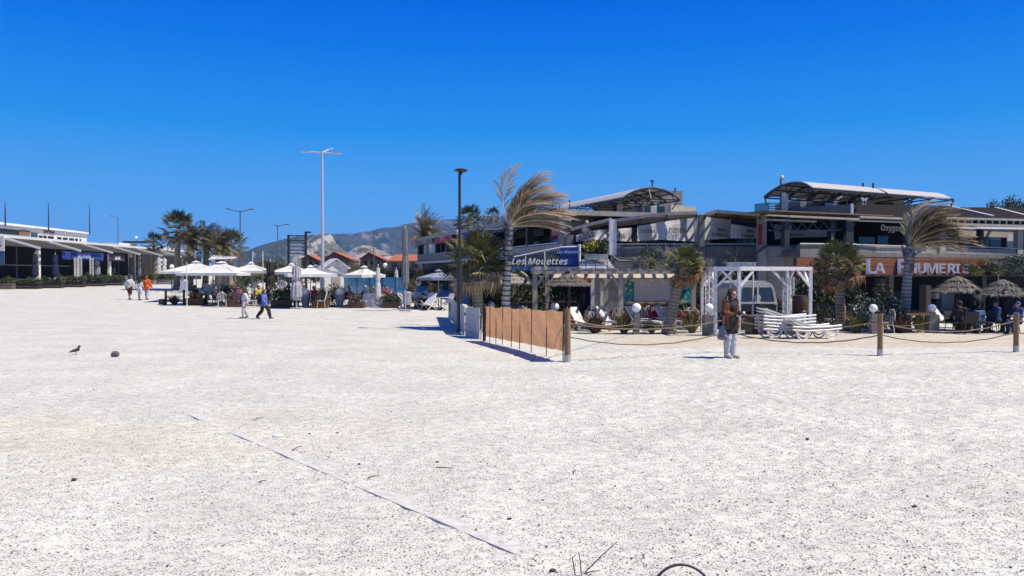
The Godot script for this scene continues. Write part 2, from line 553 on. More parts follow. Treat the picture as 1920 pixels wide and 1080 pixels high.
func person(label: String, where: Vector3, yaw: float, tall: float, o: Dictionary) -> Node3D:
	var j := {"pel": Vector3(0, 0.94, 0), "ch": Vector3(0, 1.24, 0.01), "nk": Vector3(0, 1.43, 0), "hd": Vector3(0, 1.585, 0.025)}
	for s in [[-1, "r"], [1, "l"]]:
		var k: float = s[0]
		j["sh" + s[1]] = Vector3(0.17 * k, 1.38, 0); j["el" + s[1]] = Vector3(0.225 * k, 1.11, -0.02); j["wr" + s[1]] = Vector3(0.24 * k, 0.87, 0.06)
		j["hip" + s[1]] = Vector3(0.088 * k, 0.91, 0); j["kn" + s[1]] = Vector3(0.1 * k, 0.49, 0.02); j["an" + s[1]] = Vector3(0.1 * k, 0.085, -0.02); j["to" + s[1]] = Vector3(0.115 * k, 0.03, 0.14)
	var pose: String = o.get("pose", "stand")
	if pose == "walk":
		var st: float = o.get("stride", 0.3)
		j.knl += Vector3(0, 0.02, st * 0.65); j.anl += Vector3(0, 0, st); j.tol += Vector3(0, 0.03, st)
		j.knr += Vector3(0, 0, -st * 0.3); j.anr += Vector3(0, 0.05, -st); j.tor += Vector3(0, 0, -st * 0.95)
		j.elr += Vector3(0, 0, 0.08); j.wrr += Vector3(0, 0.05, 0.2); j.ell += Vector3(0, 0, -0.1); j.wrl += Vector3(0, 0.03, -0.14)
		for k in j: j[k].y -= 0.03 if not (k in ["anl", "anr", "tol", "tor"]) else 0.0
	elif pose == "sit":
		for k in ["pel", "ch", "nk", "hd", "shl", "shr", "ell", "elr", "wrl", "wrr", "hipl", "hipr"]: j[k].y -= 0.42
		for s in ["l", "r"]:
			j["kn" + s] = Vector3(j["hip" + s].x * 1.3, 0.5, 0.42); j["an" + s] = Vector3(j["hip" + s].x * 1.3, 0.085, 0.4); j["to" + s] = Vector3(j["hip" + s].x * 1.4, 0.03, 0.55)
			j["el" + s] += Vector3(0, 0.02, 0.1); j["wr" + s] = Vector3(j["hip" + s].x * 1.5, 0.72, 0.36)
	for k in o.get("joints", {}): j[k] = o.joints[k]
	var sc := tall / 1.7
	var cell: float = o.get("cell", 0.026) 
	var wide: float = o.get("wide", 1.0)
	var torso := [[j.pel + Vector3(-0.05, 0, 0), j.pel + Vector3(0.05, 0, 0), 0.12 * wide, 0.12 * wide], [j.pel, j.ch, 0.125 * wide, 0.135 * wide], [j.ch + Vector3(-0.05, 0.03, 0), j.ch + Vector3(0.05, 0.03, 0), 0.12 * wide, 0.12 * wide], [j.shl * Vector3(0.8, 1, 1), j.shr * Vector3(0.8, 1, 1), 0.07, 0.07]]
	var head := [[j.nk - Vector3(0, 0.05, 0), j.nk.lerp(j.hd, 0.6), 0.056, 0.052], [j.hd + Vector3(0, 0.02, -0.015), j.hd + Vector3(0, -0.01, 0.005), 0.093, 0.082], [j.hd + Vector3(0, -0.055, 0.03), j.hd + Vector3(0, -0.075, 0.05), 0.06, 0.038], [j.hd + Vector3(0, 0.005, 0.09), j.hd + Vector3(0, -0.028, 0.105), 0.012, 0.016]]
	for s in [-1, 1]: head.append([j.hd + Vector3(0.088 * s, 0.005, -0.01), j.hd + Vector3(0.088 * s, -0.03, -0.005), 0.016, 0.012])
	var arms := []
	var fore := []
	var thigh := []
	var shin := []
	var feet := []
	var hands := []
	for s in ["l", "r"]:
		arms.append([j["sh" + s], j["el" + s], 0.055 * wide, 0.042])
		fore.append([j["el" + s], j["wr" + s], 0.042, 0.028])
		thigh.append([j["hip" + s], j["kn" + s], 0.088 * wide, 0.06])
		shin.append([j["kn" + s], j["kn" + s].lerp(j["an" + s], 0.35) + Vector3(0, 0, -0.012), 0.056, 0.06])
		shin.append([j["kn" + s].lerp(j["an" + s], 0.35) + Vector3(0, 0, -0.012), j["an" + s], 0.06, 0.038])
		feet.append([j["an" + s] - Vector3(0, 0.035, 0.015), j["to" + s], 0.04, 0.032])
		var fd: Vector3 = (j["wr" + s] - j["el" + s]).normalized()
		hands += hand_bones(j["wr" + s], fd, 1.0 if s == "l" else -1.0, o.get("palm" + s, Vector3(-0.9 if s == "l" else 0.9, 0, 0.3)).normalized(), o.get("grip", 0.35))
	var g := thing("person", label, "person", where, yaw, o.get("group", ""))
	var skin: Color = o.get("skin", Color(0.42, 0.25, 0.17))
	var xf := Transform3D(Basis().scaled(Vector3.ONE * sc), Vector3.ZERO)
	var add := func(called: String, bones: Array, fat: float, c: Color, cl: float, kk: float, rough := 0.85):
		var list := []
		for b in bones: list.append([b[0], b[1], b[2] + fat, b[3] + fat])
		var mb := blob(list, cl, kk)
		var m := part(g, called, mb, mat("wear%s" % c, c.r, c.g, c.b, rough, 0, "soft", 0.3))
		m.transform = xf
		return mb
	var body := blob(torso + head + arms + fore + thigh + shin + feet, cell, 0.035)
	for f in [blob(hands, o.get("fine", 0.008), 0.01)] + ([blob(head, 0.005, 0.02)] if cell < 0.02 else []):
		body.v.append_array(f.v); body.n.append_array(f.n); body.c.append_array(f.c); body.t.append_array(f.t)
	part(g, "body", body, mat("skin%s" % skin, skin.r, skin.g, skin.b, 0.6, 0, "")).transform = xf
	var topc: Color = o.get("top", Color(0.5, 0.5, 0.5))
	var hem: float = o.get("hem", 0.0)
	var tb := torso + arms + (fore if o.get("sleeves", false) else [])
	if hem > 0.0:
		var flare: float = o.get("flare", 0.0)
		for s in ["l", "r"]: tb.append([j["hip" + s], j["hip" + s].lerp(j["kn" + s], hem), 0.1 * wide, 0.095 + flare])
	add.call("dress" if o.get("dress", false) else "top", tb, o.get("loose", 0.02), topc, cell, 0.05)
	if o.has("legs"): add.call("shorts" if o.get("shorts", false) else "trousers", [[j.pel + Vector3(-0.05, -0.02, 0), j.pel + Vector3(0.05, -0.02, 0), 0.115 * wide, 0.115 * wide]] + (thigh if o.get("shorts", false) else thigh + shin), 0.018 + (0.02 if o.get("shorts", false) else o.get("baggy", 0.0)), o.legs, cell, 0.03)
	add.call("shoes", feet, 0.014, o.get("shoe", Color(0.1, 0.1, 0.1)), minf(cell, 0.02), 0.02)
	var hb := [[j.hd + Vector3(0, 0.045, -0.035), j.hd + Vector3(0, 0.02, -0.04), 0.092, 0.09]]
	if o.get("long_hair", false):
		for s in [-1, 1]:
			hb.append([j.hd + Vector3(0.078 * s, 0.03, -0.02), j.nk + Vector3(0.1 * s, -0.06, 0.05), 0.05, 0.04])
			hb.append([j.hd + Vector3(0.03 * s, -0.03, -0.08), j.nk + Vector3(0.05 * s, -0.16, -0.09), 0.06, 0.035])
	add.call("hair", hb, 0.008, o.get("hair", Color(0.02, 0.015, 0.012)), minf(cell, 0.016), 0.03, 0.85)
	return g

# ---------------------------------------------------------------- furniture and fittings
func parasol(label: String, where: Vector3, r: float, y_rim: float, y_top: float, sides: int, c: Color, turn := 0.0, group := "") -> Node3D:
	var o := thing("parasol", label, "parasol", where, turn, group)
	var key := "fabric%s" % c
	var m := mat(key, c.r, c.g, c.b, 0.9, 0, "soft", 1.5)
	m.backlight_enabled = true
	m.backlight = Color(0.3, 0.3, 0.28)
	var cm := MB.new()
	var rr := r * (1.414 if sides == 4 else 1.05)
	for i in sides:
		var a0 := TAU * (i + 0.5) / sides
		var a1 := TAU * (i + 1.5) / sides
		var p := [Vector3(cos(a0) * rr, y_rim, sin(a0) * rr), Vector3(cos(a1) * rr, y_rim, sin(a1) * rr)]
		var ap := Vector3(0, y_top - 0.08, 0)
		var last := [p[0], p[1]]
		for k in range(1, 7):                        # the cloth hangs a little between ribs
			var u := k / 6.0
			var q0: Vector3 = p[0].lerp(ap, u) + Vector3.DOWN * 0.08 * sin(PI * u)
			var q1: Vector3 = p[1].lerp(ap, u) + Vector3.DOWN * 0.08 * sin(PI * u)
			var dip := Vector3.DOWN * 0.06 * sin(PI * u)
			var m0: Vector3 = (last[0] + last[1]) / 2 + (dip if k > 1 else Vector3.ZERO)
			var m1: Vector3 = (q0 + q1) / 2 + dip
			cm.quad(m0, last[0], q0, m1); cm.quad(last[1], m0, m1, q1)
			last = [q0, q1]
		var dn := Vector3.DOWN * 0.17
		cm.quad(p[1] + dn, p[0] + dn, p[0], p[1])
	var can := part(o, "canopy", cm, m)
	var vm := MB.new()
	for i in sides:
		var a0 := TAU * (i + 0.5) / sides
		var a1 := TAU * (i + 1.5) / sides
		vm.tri(Vector3(cos(a1) * r * 0.2, y_top - 0.11, sin(a1) * r * 0.2), Vector3(cos(a0) * r * 0.2, y_top - 0.11, sin(a0) * r * 0.2), Vector3(0, y_top + 0.02, 0))
	part(can, "vent_cap", vm, m)
	var pm := MB.new()
	pm.tube([Vector3.ZERO, Vector3(0, y_top, 0)], [0.03], 8)
	part(o, "pole", pm, mat("pole_pale", 0.55, 0.53, 0.5, 0.5))
	for i in sides:
		var rb := MB.new()
		var a0 := TAU * (i + 0.5) / sides
		rb.beam(Vector3(0, y_top - 0.16, 0), Vector3(cos(a0) * rr * 0.98, y_rim - 0.03, sin(a0) * rr * 0.98), 0.025, 0.03)
		part(can, "rib", rb, mat("pole_pale"))
	var bm := MB.new()
	bm.box(Vector3(-0.35, 0, -0.35), Vector3(0.35, 0.09, 0.35))
	part(o, "base", bm, mat("concrete_grey", 0.32, 0.32, 0.31, 0.9, 0, "dirt", 1.0))
	return o

func folded_parasol(label: String, where: Vector3, h: float, r: float, c: Color, low := 0.3, arm := false) -> Node3D:
	var o := thing("folded_parasol", label, "parasol", where)
	var mb := MB.new()
	var n := 30
	for k in 9:
		for i in n:
			var q := []
			for e in [[k, i], [k, i + 1], [k + 1, i + 1], [k + 1, i]]:
				var u: float = e[0] / 9.0
				var a: float = TAU * (e[1] % n) / n
				var w := r * (0.55 + 0.6 * u * (1.0 - 0.55 * u)) * (1.0 if u < 0.97 else 0.45) * (1.0 + 0.16 * (1 if e[1] % 3 == 0 else -1) * (0.5 + 0.5 * sin(e[1] * 1.7)) - (0.3 if e[0] == 4 else 0.0))
				q.append(Vector3(cos(a) * w, lerpf(h * low, h, 1.0 - u), sin(a) * w))
			mb.quad(q[0], q[1], q[2], q[3])
	part(o, "folded_cloth", mb, mat("cloth%s" % c, c.r, c.g, c.b, 0.9, 0, "soft", 1.2))
	var pm := MB.new()
	pm.tube([Vector3.ZERO, Vector3(0, h + 0.12, 0)], [0.035], 8)
	pm.ball(Vector3(0, h + 0.14, 0), Vector3(0.05, 0.06, 0.05), 8)
	part(o, "pole", pm, mat("pole_pale"))
	var bm := MB.new()
	bm.box(Vector3(-0.3, 0, -0.3), Vector3(0.3, 0.08, 0.3))
	part(o, "base", bm, mat("concrete_grey"))
	return o

func thatch_parasol(label: String, where: Vector3, r: float, y_rim: float, y_top: float, c: Color, straw := 900) -> Node3D:
	var o := thing("thatched_parasol", label, "parasol", where)
	for k in 3:
		var mb := MB.new()
		var u0 := k / 3.0
		var ra := r * (1.0 - u0 * 0.93)
		var rb := r * (1.0 - (k + 1.35) / 3.0 * 0.93) if k < 2 else 0.03
		var ya := lerpf(y_rim, y_top, u0) + 0.045 * k
		var yb := lerpf(y_rim, y_top, minf(1.0, (k + 1.3) / 3.0)) + 0.045 * k
		mb.col = Color(c.r * 0.5, c.g * 0.5, c.b * 0.5)
		mb.lathe([Vector2(maxf(rb, 0.01), yb - 0.06), Vector2(ra * 0.98, ya - 0.06), Vector2(ra * 0.98, ya), Vector2(maxf(rb, 0.01), yb)], Vector3.ZERO, 24)
		for i in straw / 3:
			var a := rng.randf() * TAU
			var u := rng.randf()
			var p := Vector3(cos(a) * lerpf(ra, rb, u), lerpf(ya, yb, u) + 0.012, sin(a) * lerpf(ra, rb, u))
			var dn := Vector3(cos(a) * (ra - rb), ya - yb, sin(a) * (ra - rb)).normalized()
			mb.col = shade(c, 0.45)
			mb.blade(p, p + dn * rng.randf_range(0.16, 0.3) + Vector3(rng.randfn(), rng.randfn(), rng.randfn()) * 0.015, 0.03, Vector3(cos(a), 1, sin(a)).normalized(), 0.015)
		part(o, "thatch_tier", mb, vmat("thatch", 0.95))
	var pm := MB.new()
	pm.tube([Vector3.ZERO, Vector3(0, y_top - 0.1, 0)], [0.055], 8)
	for i in 8:
		var a := TAU * i / 8
		pm.beam(Vector3(0, y_top - 0.15, 0), Vector3(cos(a) * r * 0.95, y_rim - 0.07, sin(a) * r * 0.95), 0.03, 0.03)
	part(o, "wooden_pole", pm, mat("dark_wood", 0.08, 0.035, 0.022, 0.7, 0, "grain", 0.4, 4.0))
	return o

func chair(called: String, label: String, c: Color, where := Vector3.ZERO, turn := 0.0, wire := false) -> Node3D:
	var o := thing(called, label, "chair", where, turn)
	var m := mat("seat%s" % c, c.r, c.g, c.b, 0.6, 0, "soft", 0.5)
	var sm := MB.new()
	if wire:
		for i in 7: sm.tube([Vector3(-0.21 + 0.07 * i, 0.45, -0.2), Vector3(-0.23 + 0.077 * i, 0.45, 0.22)], [0.012], 5)
		sm.tube([Vector3(-0.23, 0.45, 0.22), Vector3(0.23, 0.45, 0.22)], [0.016], 5)
	else: sm.box(Vector3(-0.23, 0.42, -0.21), Vector3(0.23, 0.47, 0.23))
	part(o, "seat", sm, m)
	var bm := MB.new()
	if wire:
		var arc := []
		for i in 11: arc.append(Vector3(-0.28 * cos(PI * i / 10), 0.5 + 0.45 * sin(PI * i / 10), -0.22 - 0.1 * sin(PI * i / 10)))
		bm.tube(arc, [0.016], 5)
		for i in 6: bm.tube([Vector3(-0.17 + 0.068 * i, 0.46, -0.2), Vector3(-0.2 + 0.08 * i, 0.5 + 0.45 * sqrt(1.0 - pow((-0.2 + 0.08 * i) / 0.28, 2)), -0.3)], [0.01], 4)
	else:
		for i in 5:
			var a := lerpf(-0.24, 0.24, i / 4.0)
			if i < 4: bm.hexa([Vector3(a, 0.47, -0.2), Vector3(a + 0.12, 0.47, -0.2), Vector3(a + 0.12, 0.47, -0.24), Vector3(a, 0.47, -0.24), Vector3(a, 0.88, -0.27 - 0.03 * sin(PI * i / 4)), Vector3(a + 0.12, 0.88, -0.27 - 0.03 * sin(PI * (i + 1) / 4)), Vector3(a + 0.12, 0.88, -0.31), Vector3(a, 0.88, -0.31)])
	part(o, "backrest", bm, m)
	for sx in [-1, 1]:
		for sz in [-1, 1]:
			var lm := MB.new()
			lm.tube([Vector3(sx * 0.2, 0.44, sz * 0.19), Vector3(sx * 0.24, 0, sz * 0.25)], [0.018, 0.014], 5)
			part(o, "leg", lm, m)
	return o

func table(label: String, c: Color, where := Vector3.ZERO, turn := 0.0, r := 0.4) -> Node3D:
	var o := thing("cafe_table", label, "table", where, turn)
	var tm := MB.new()
	tm.box(Vector3(-r, 0.71, -r), Vector3(r, 0.745, r))
	part(o, "tabletop", tm, mat("seat%s" % c, c.r, c.g, c.b, 0.6, 0, "soft", 0.5))
	var pm := MB.new()
	pm.tube([Vector3(0, 0.03, 0), Vector3(0, 0.71, 0)], [0.035], 8)
	part(o, "pedestal", pm, mat("steel_dark", 0.09, 0.09, 0.1, 0.45, 0.6))
	var fm := MB.new()
	for i in 4: fm.beam(Vector3(0, 0.03, 0), Vector3(cos(PI / 2 * i) * 0.32, 0.02, sin(PI / 2 * i) * 0.32), 0.05, 0.035)
	part(o, "foot", fm, mat("steel_dark"))
	return o

func lamp_post(label: String, where: Vector3, h: float, arms: Array, c: Color, turn := 0.0, r0 := 0.09, r1 := 0.05) -> Node3D:     # arms: [reach, rise, length of head]
	var o := thing("street_lamp", label, "street lamp", where, turn)
	var key := "lamp%s" % c
	var m := mat(key, c.r, c.g, c.b, 0.45, 0.3, "")
	var pm := MB.new()
	pm.tube([Vector3.ZERO, Vector3(0, h * 0.5, 0), Vector3(0, h, 0)], [r0, (r0 + r1) / 2, r1], 12)
	part(o, "pole", pm, m)
	var bm := MB.new()
	bm.lathe([Vector2(r0 * 2.2, 0), Vector2(r0 * 2.2, 0.03), Vector2(r0 * 1.5, 0.05), Vector2(r0 * 1.3, 0.4), Vector2(r0, 0.42)], Vector3.ZERO, 12)
	part(o, "base", bm, m)
	for a in arms:
		var am := MB.new()
		var e := Vector3(a[0], h + a[1], a[3] if a.size() > 3 else 0.0)
		am.tube([Vector3(0, h - 0.1, 0), e], [r1 * 0.8, r1 * 0.6], 8)
		part(o, "arm", am, m)
		var hm := MB.new()
		var d: Vector3 = (e - Vector3(0, h, 0)) * Vector3(1, 0, 1)
		d = d.normalized() if d.length() > 0.01 else Vector3.RIGHT
		hm.beam(e - d * 0.1, e + d * a[2] + Vector3.UP * a[1] * 0.25, 0.26, 0.08)
		part(o, "lamp_head", hm, m)
	return o

func globe_lamp(label: String, where: Vector3, h: float, r: float, kind: String) -> Node3D:
	var o := thing("globe_lamp", label, "globe lamp", where)
	var pm := MB.new()
	if kind == "stone":
		pm.col = Color(0.3, 0.29, 0.27)
		for i in 5: pm.cbox(Vector3(rng.randf_range(-.01, .01), h * 0.18 * (i + 0.5) * 0.86, 0), Vector3(0.24 + rng.randf_range(-.02, .02), h * 0.18 * 0.8, 0.24), Basis(Vector3.UP, rng.randf_range(-.05, .05)))
	elif kind == "slab":
		pm.box(Vector3(-0.2, 0, -0.2), Vector3(0.2, h * 0.74, 0.2))
	else:
		pm.tube([Vector3.ZERO, Vector3(0, h - r * 1.6, 0)], [0.05], 8)
	part(o, "pillar" if kind != "post" else "post", pm, mat("pillar_stone", 0.27, 0.26, 0.24, 0.95, 0, "dirt", 0.5) if kind != "post" else mat("steel_dark"))
	var nm := MB.new()
	nm.tube([Vector3(0, h * 0.72 if kind != "post" else h - r * 1.8, 0), Vector3(0, h - r * 0.9, 0)], [0.045], 10)
	part(o, "neck", nm, mat("white_paint", 0.78, 0.78, 0.77, 0.5, 0, "soft", 1.0))
	var gm := MB.new()
	gm.ball(Vector3(0, h, 0), Vector3.ONE * r, 20)
	part(o, "globe", gm, mat("opal_globe", 0.82, 0.82, 0.8, 0.25, 0, ""))
	return o

func rope(label: String, a: Vector3, b: Vector3, sag: float, r := 0.016) -> Node3D:
	var mb := MB.new()
	var pts := []
	for i in 19:
		var u := i / 18.0
		pts.append(a.lerp(b, u) + Vector3.DOWN * sag * 4.0 * u * (1.0 - u) + Vector3(0, sin(i * 2.1) * 0.006, cos(i * 1.7) * 0.01))
	mb.tube(pts, [r], 6)
	return tag(part(self, "rope", mb, mat("rope", 0.33, 0.27, 0.19, 0.95, 0, "speck", 0.12)), label, "rope")

func shrub_pot_box(label: String, where: Vector3, w: float, h: float, d: float, turn: float, c: Color) -> Node3D:
	var o := thing("wooden_planter", label, "planter", where, turn)
	var m := mat("planter%s" % c, c.r, c.g, c.b, 0.8, 0, "grain", 0.5, 0.35)
	var rows := 3
	for i in rows:
		var y0 := 0.03 + (h - 0.05) * i / rows
		var y1 := 0.03 + (h - 0.05) * (i + 1) / rows - 0.018
		for s in [[0, 1], [0, -1], [1, 1], [1, -1]]:
			var mb := MB.new()
			if s[0] == 0: mb.box(Vector3(-w / 2, y0, s[1] * d / 2 - 0.015), Vector3(w / 2, y1, s[1] * d / 2 + 0.015))
			else: mb.box(Vector3(s[1] * (w / 2 - 0.02) - 0.015, y0, -d / 2 + 0.016), Vector3(s[1] * (w / 2 - 0.02) + 0.015, y1, d / 2 - 0.016))
			part(o, "plank", mb, m)
	for sx in [-1, 1]:
		for sz in [-1, 1]:
			var fm := MB.new()
			fm.box(Vector3(sx * (w / 2 - 0.06) - 0.03, 0, sz * (d / 2 - 0.055) - 0.03), Vector3(sx * (w / 2 - 0.06) + 0.03, h, sz * (d / 2 - 0.055) + 0.03))
			part(o, "corner_post", fm, m)
	var sm := MB.new()
	sm.box(Vector3(-w / 2 + 0.05, h * 0.5, -d / 2 + 0.03), Vector3(w / 2 - 0.05, h * 0.88, d / 2 - 0.03))
	part(o, "soil", sm, mat("soil", 0.06, 0.045, 0.03, 1.0, 0, "speck", 0.3))
	return o

func truss_tower(label: String, where: Vector3, h: float, w := 0.3) -> Node3D:
	var o := thing("truss_tower", label, "truss tower", where, 0.2)
	var m := mat("white_paint")
	var cm := MB.new()
	var lm := MB.new()
	for s in [[-1, -1], [1, -1], [1, 1], [-1, 1]]: cm.tube([Vector3(s[0], 0, s[1]) * w / 2, Vector3(s[0] * w / 2, h, s[1] * w / 2)], [0.024], 6)
	var n := int(h / w)
	for i in n:
		var c := [Vector3(-1, 0, -1), Vector3(1, 0, -1), Vector3(1, 0, 1), Vector3(-1, 0, 1)]
		for k in 4:
			lm.tube([c[k] * w / 2 + Vector3.UP * h * i / n, c[(k + 1) % 4] * w / 2 + Vector3.UP * h * (i + 1) / n], [0.012], 4)
	part(o, "chords", cm, m)
	part(o, "lacing", lm, m)
	return o

func _ready() -> void:
	rng.seed = 20240
	wob.seed = 5; wob.frequency = 0.9; wob.fractal_octaves = 3
	cell_n.noise_type = FastNoiseLite.TYPE_CELLULAR; cell_n.frequency = 1.6; cell_n.seed = 4
	fine_n.seed = 9; fine_n.frequency = 4.5; fine_n.fractal_octaves = 2
	var cam := Camera3D.new()
	cam.name = "camera"
	add_child(cam)
	cam.transform = Transform3D(cam_basis, EYE)
	cam.fov = rad_to_deg(2.0 * atan(540.0 / F))
	cam.near = 0.1
	cam.far = 9000.0
	cam.current = true
	# clear midday sky: pale at the horizon, deeper blue upwards
	var g := Gradient.new()
	g.offsets = PackedFloat32Array([0.0, 0.5, 0.502, 0.522, 0.539, 0.59, 0.64, 0.667, 0.8, 1.0])
	g.colors = PackedColorArray([Color(0.1308, 0.131, 0.123), Color(0.2308, 0.277, 0.323), Color(0.1808, 0.408, 0.738), Color(0.1462, 0.377, 0.723), Color(0.1000, 0.331, 0.708), Color(0.0154, 0.231, 0.669), Color(0.0031, 0.138, 0.623), Color(0.0008, 0.105, 0.596), Color(0.0000, 0.058, 0.385), Color(0.0000, 0.031, 0.254)])
	var im := Image.create(16, 512, false, Image.FORMAT_RGBF)
	for y in 512:
		var c := g.sample(0.5 + 0.5 * sin(PI * (0.5 - (y + 0.5) / 512.0)))
		for x in 16: im.set_pixel(x, y, c)
	var sky := PanoramaSkyMaterial.new()
	sky.panorama = ImageTexture.create_from_image(im)
	var sk := Sky.new()
	sk.sky_material = sky
	var env := Environment.new()
	env.background_mode = Environment.BG_SKY
	env.sky = sk
	env.tonemap_mode = Environment.TONE_MAPPER_LINEAR
	env.tonemap_exposure = 1.3
	env.sdfgi_enabled = true
	env.ssao_enabled = true
	env.ssil_enabled = true
	env.fog_enabled = true
	env.fog_density = 0.00009
	env.fog_light_color = lin(0.08, 0.36, 0.95)
	var we := WorldEnvironment.new()
	we.name = "environment"
	we.environment = env
	add_child(we)
	var sun := DirectionalLight3D.new()
	sun.name = "sun"
	sun.light_energy = 1.6
	sun.light_color = Color(1.0, 0.955, 0.88)
	sun.light_angular_distance = 0.5
	sun.shadow_enabled = true
	add_child(sun)
	sun.look_at_from_position(SUN * 20.0, Vector3.ZERO)
	common_materials()
	build_ground()
	build_hills()
	build_left_row()
	build_wing()
	build_pizzeria()
	build_rhum_house()
	build_far_things()
	build_cafe()
	build_beach_bar()
	build_front()
	build_people()
	build_litter()

func common_materials() -> void:
	mat("white_paint", 0.78, 0.78, 0.77, 0.5, 0, "soft", 1.0)
	mat("white_wall", 0.75, 0.74, 0.71, 0.85, 0, "soft", 3.0)
	mat("beige_wall", 0.5, 0.45, 0.38, 0.9, 0, "soft", 3.0)
	mat("grey_panel", 0.2, 0.195, 0.19, 0.85, 0, "soft", 2.5, 2.0)
	mat("pale_panel", 0.38, 0.355, 0.32, 0.85, 0, "soft", 2.5, 2.0)
	mat("dark_frame", 0.025, 0.025, 0.028, 0.5, 0, "")
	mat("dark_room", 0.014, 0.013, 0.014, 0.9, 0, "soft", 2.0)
	mat("dark_glass", 0.02, 0.024, 0.03, 0.08, 0, "")
	mat("pane_blue", 0.04, 0.055, 0.075, 0.1, 0, "")
	mat("steel_dark", 0.09, 0.09, 0.1, 0.45, 0.6)
	mat("steel_pale", 0.5, 0.5, 0.5, 0.4, 0.4)
	var so := mat("soffit", 0.34, 0.26, 0.18, 0.9, 0, "grain", 0.6, 1.0)
	so.backlight_enabled = true
	so.backlight = Color(0.55, 0.5, 0.42)
	mat("slat_dark", 0.05, 0.042, 0.036, 0.8, 0, "grain", 0.5)
	mat("old_wood", 0.56, 0.53, 0.47, 0.9, 0, "grain", 0.3, 5.0)
	mat("post_wood", 0.38, 0.24, 0.12, 0.85, 0, "grain", 0.25, 5.0)
	mat("dark_wood", 0.08, 0.035, 0.022, 0.7, 0, "grain", 0.4, 4.0)
	mat("letter_white", 0.82, 0.82, 0.8, 0.5, 0, "")
	mat("letter_black", 0.02, 0.02, 0.02, 0.7, 0, "")
	mat("plastic_white", 0.8, 0.8, 0.78, 0.35, 0, "soft", 0.5)
	mat("roof_tile", 0.52, 0.16, 0.075, 0.9, 0, "dirt", 2.0)
	mat("red_cloth", 0.42, 0.035, 0.07, 0.85, 0, "soft", 0.4)

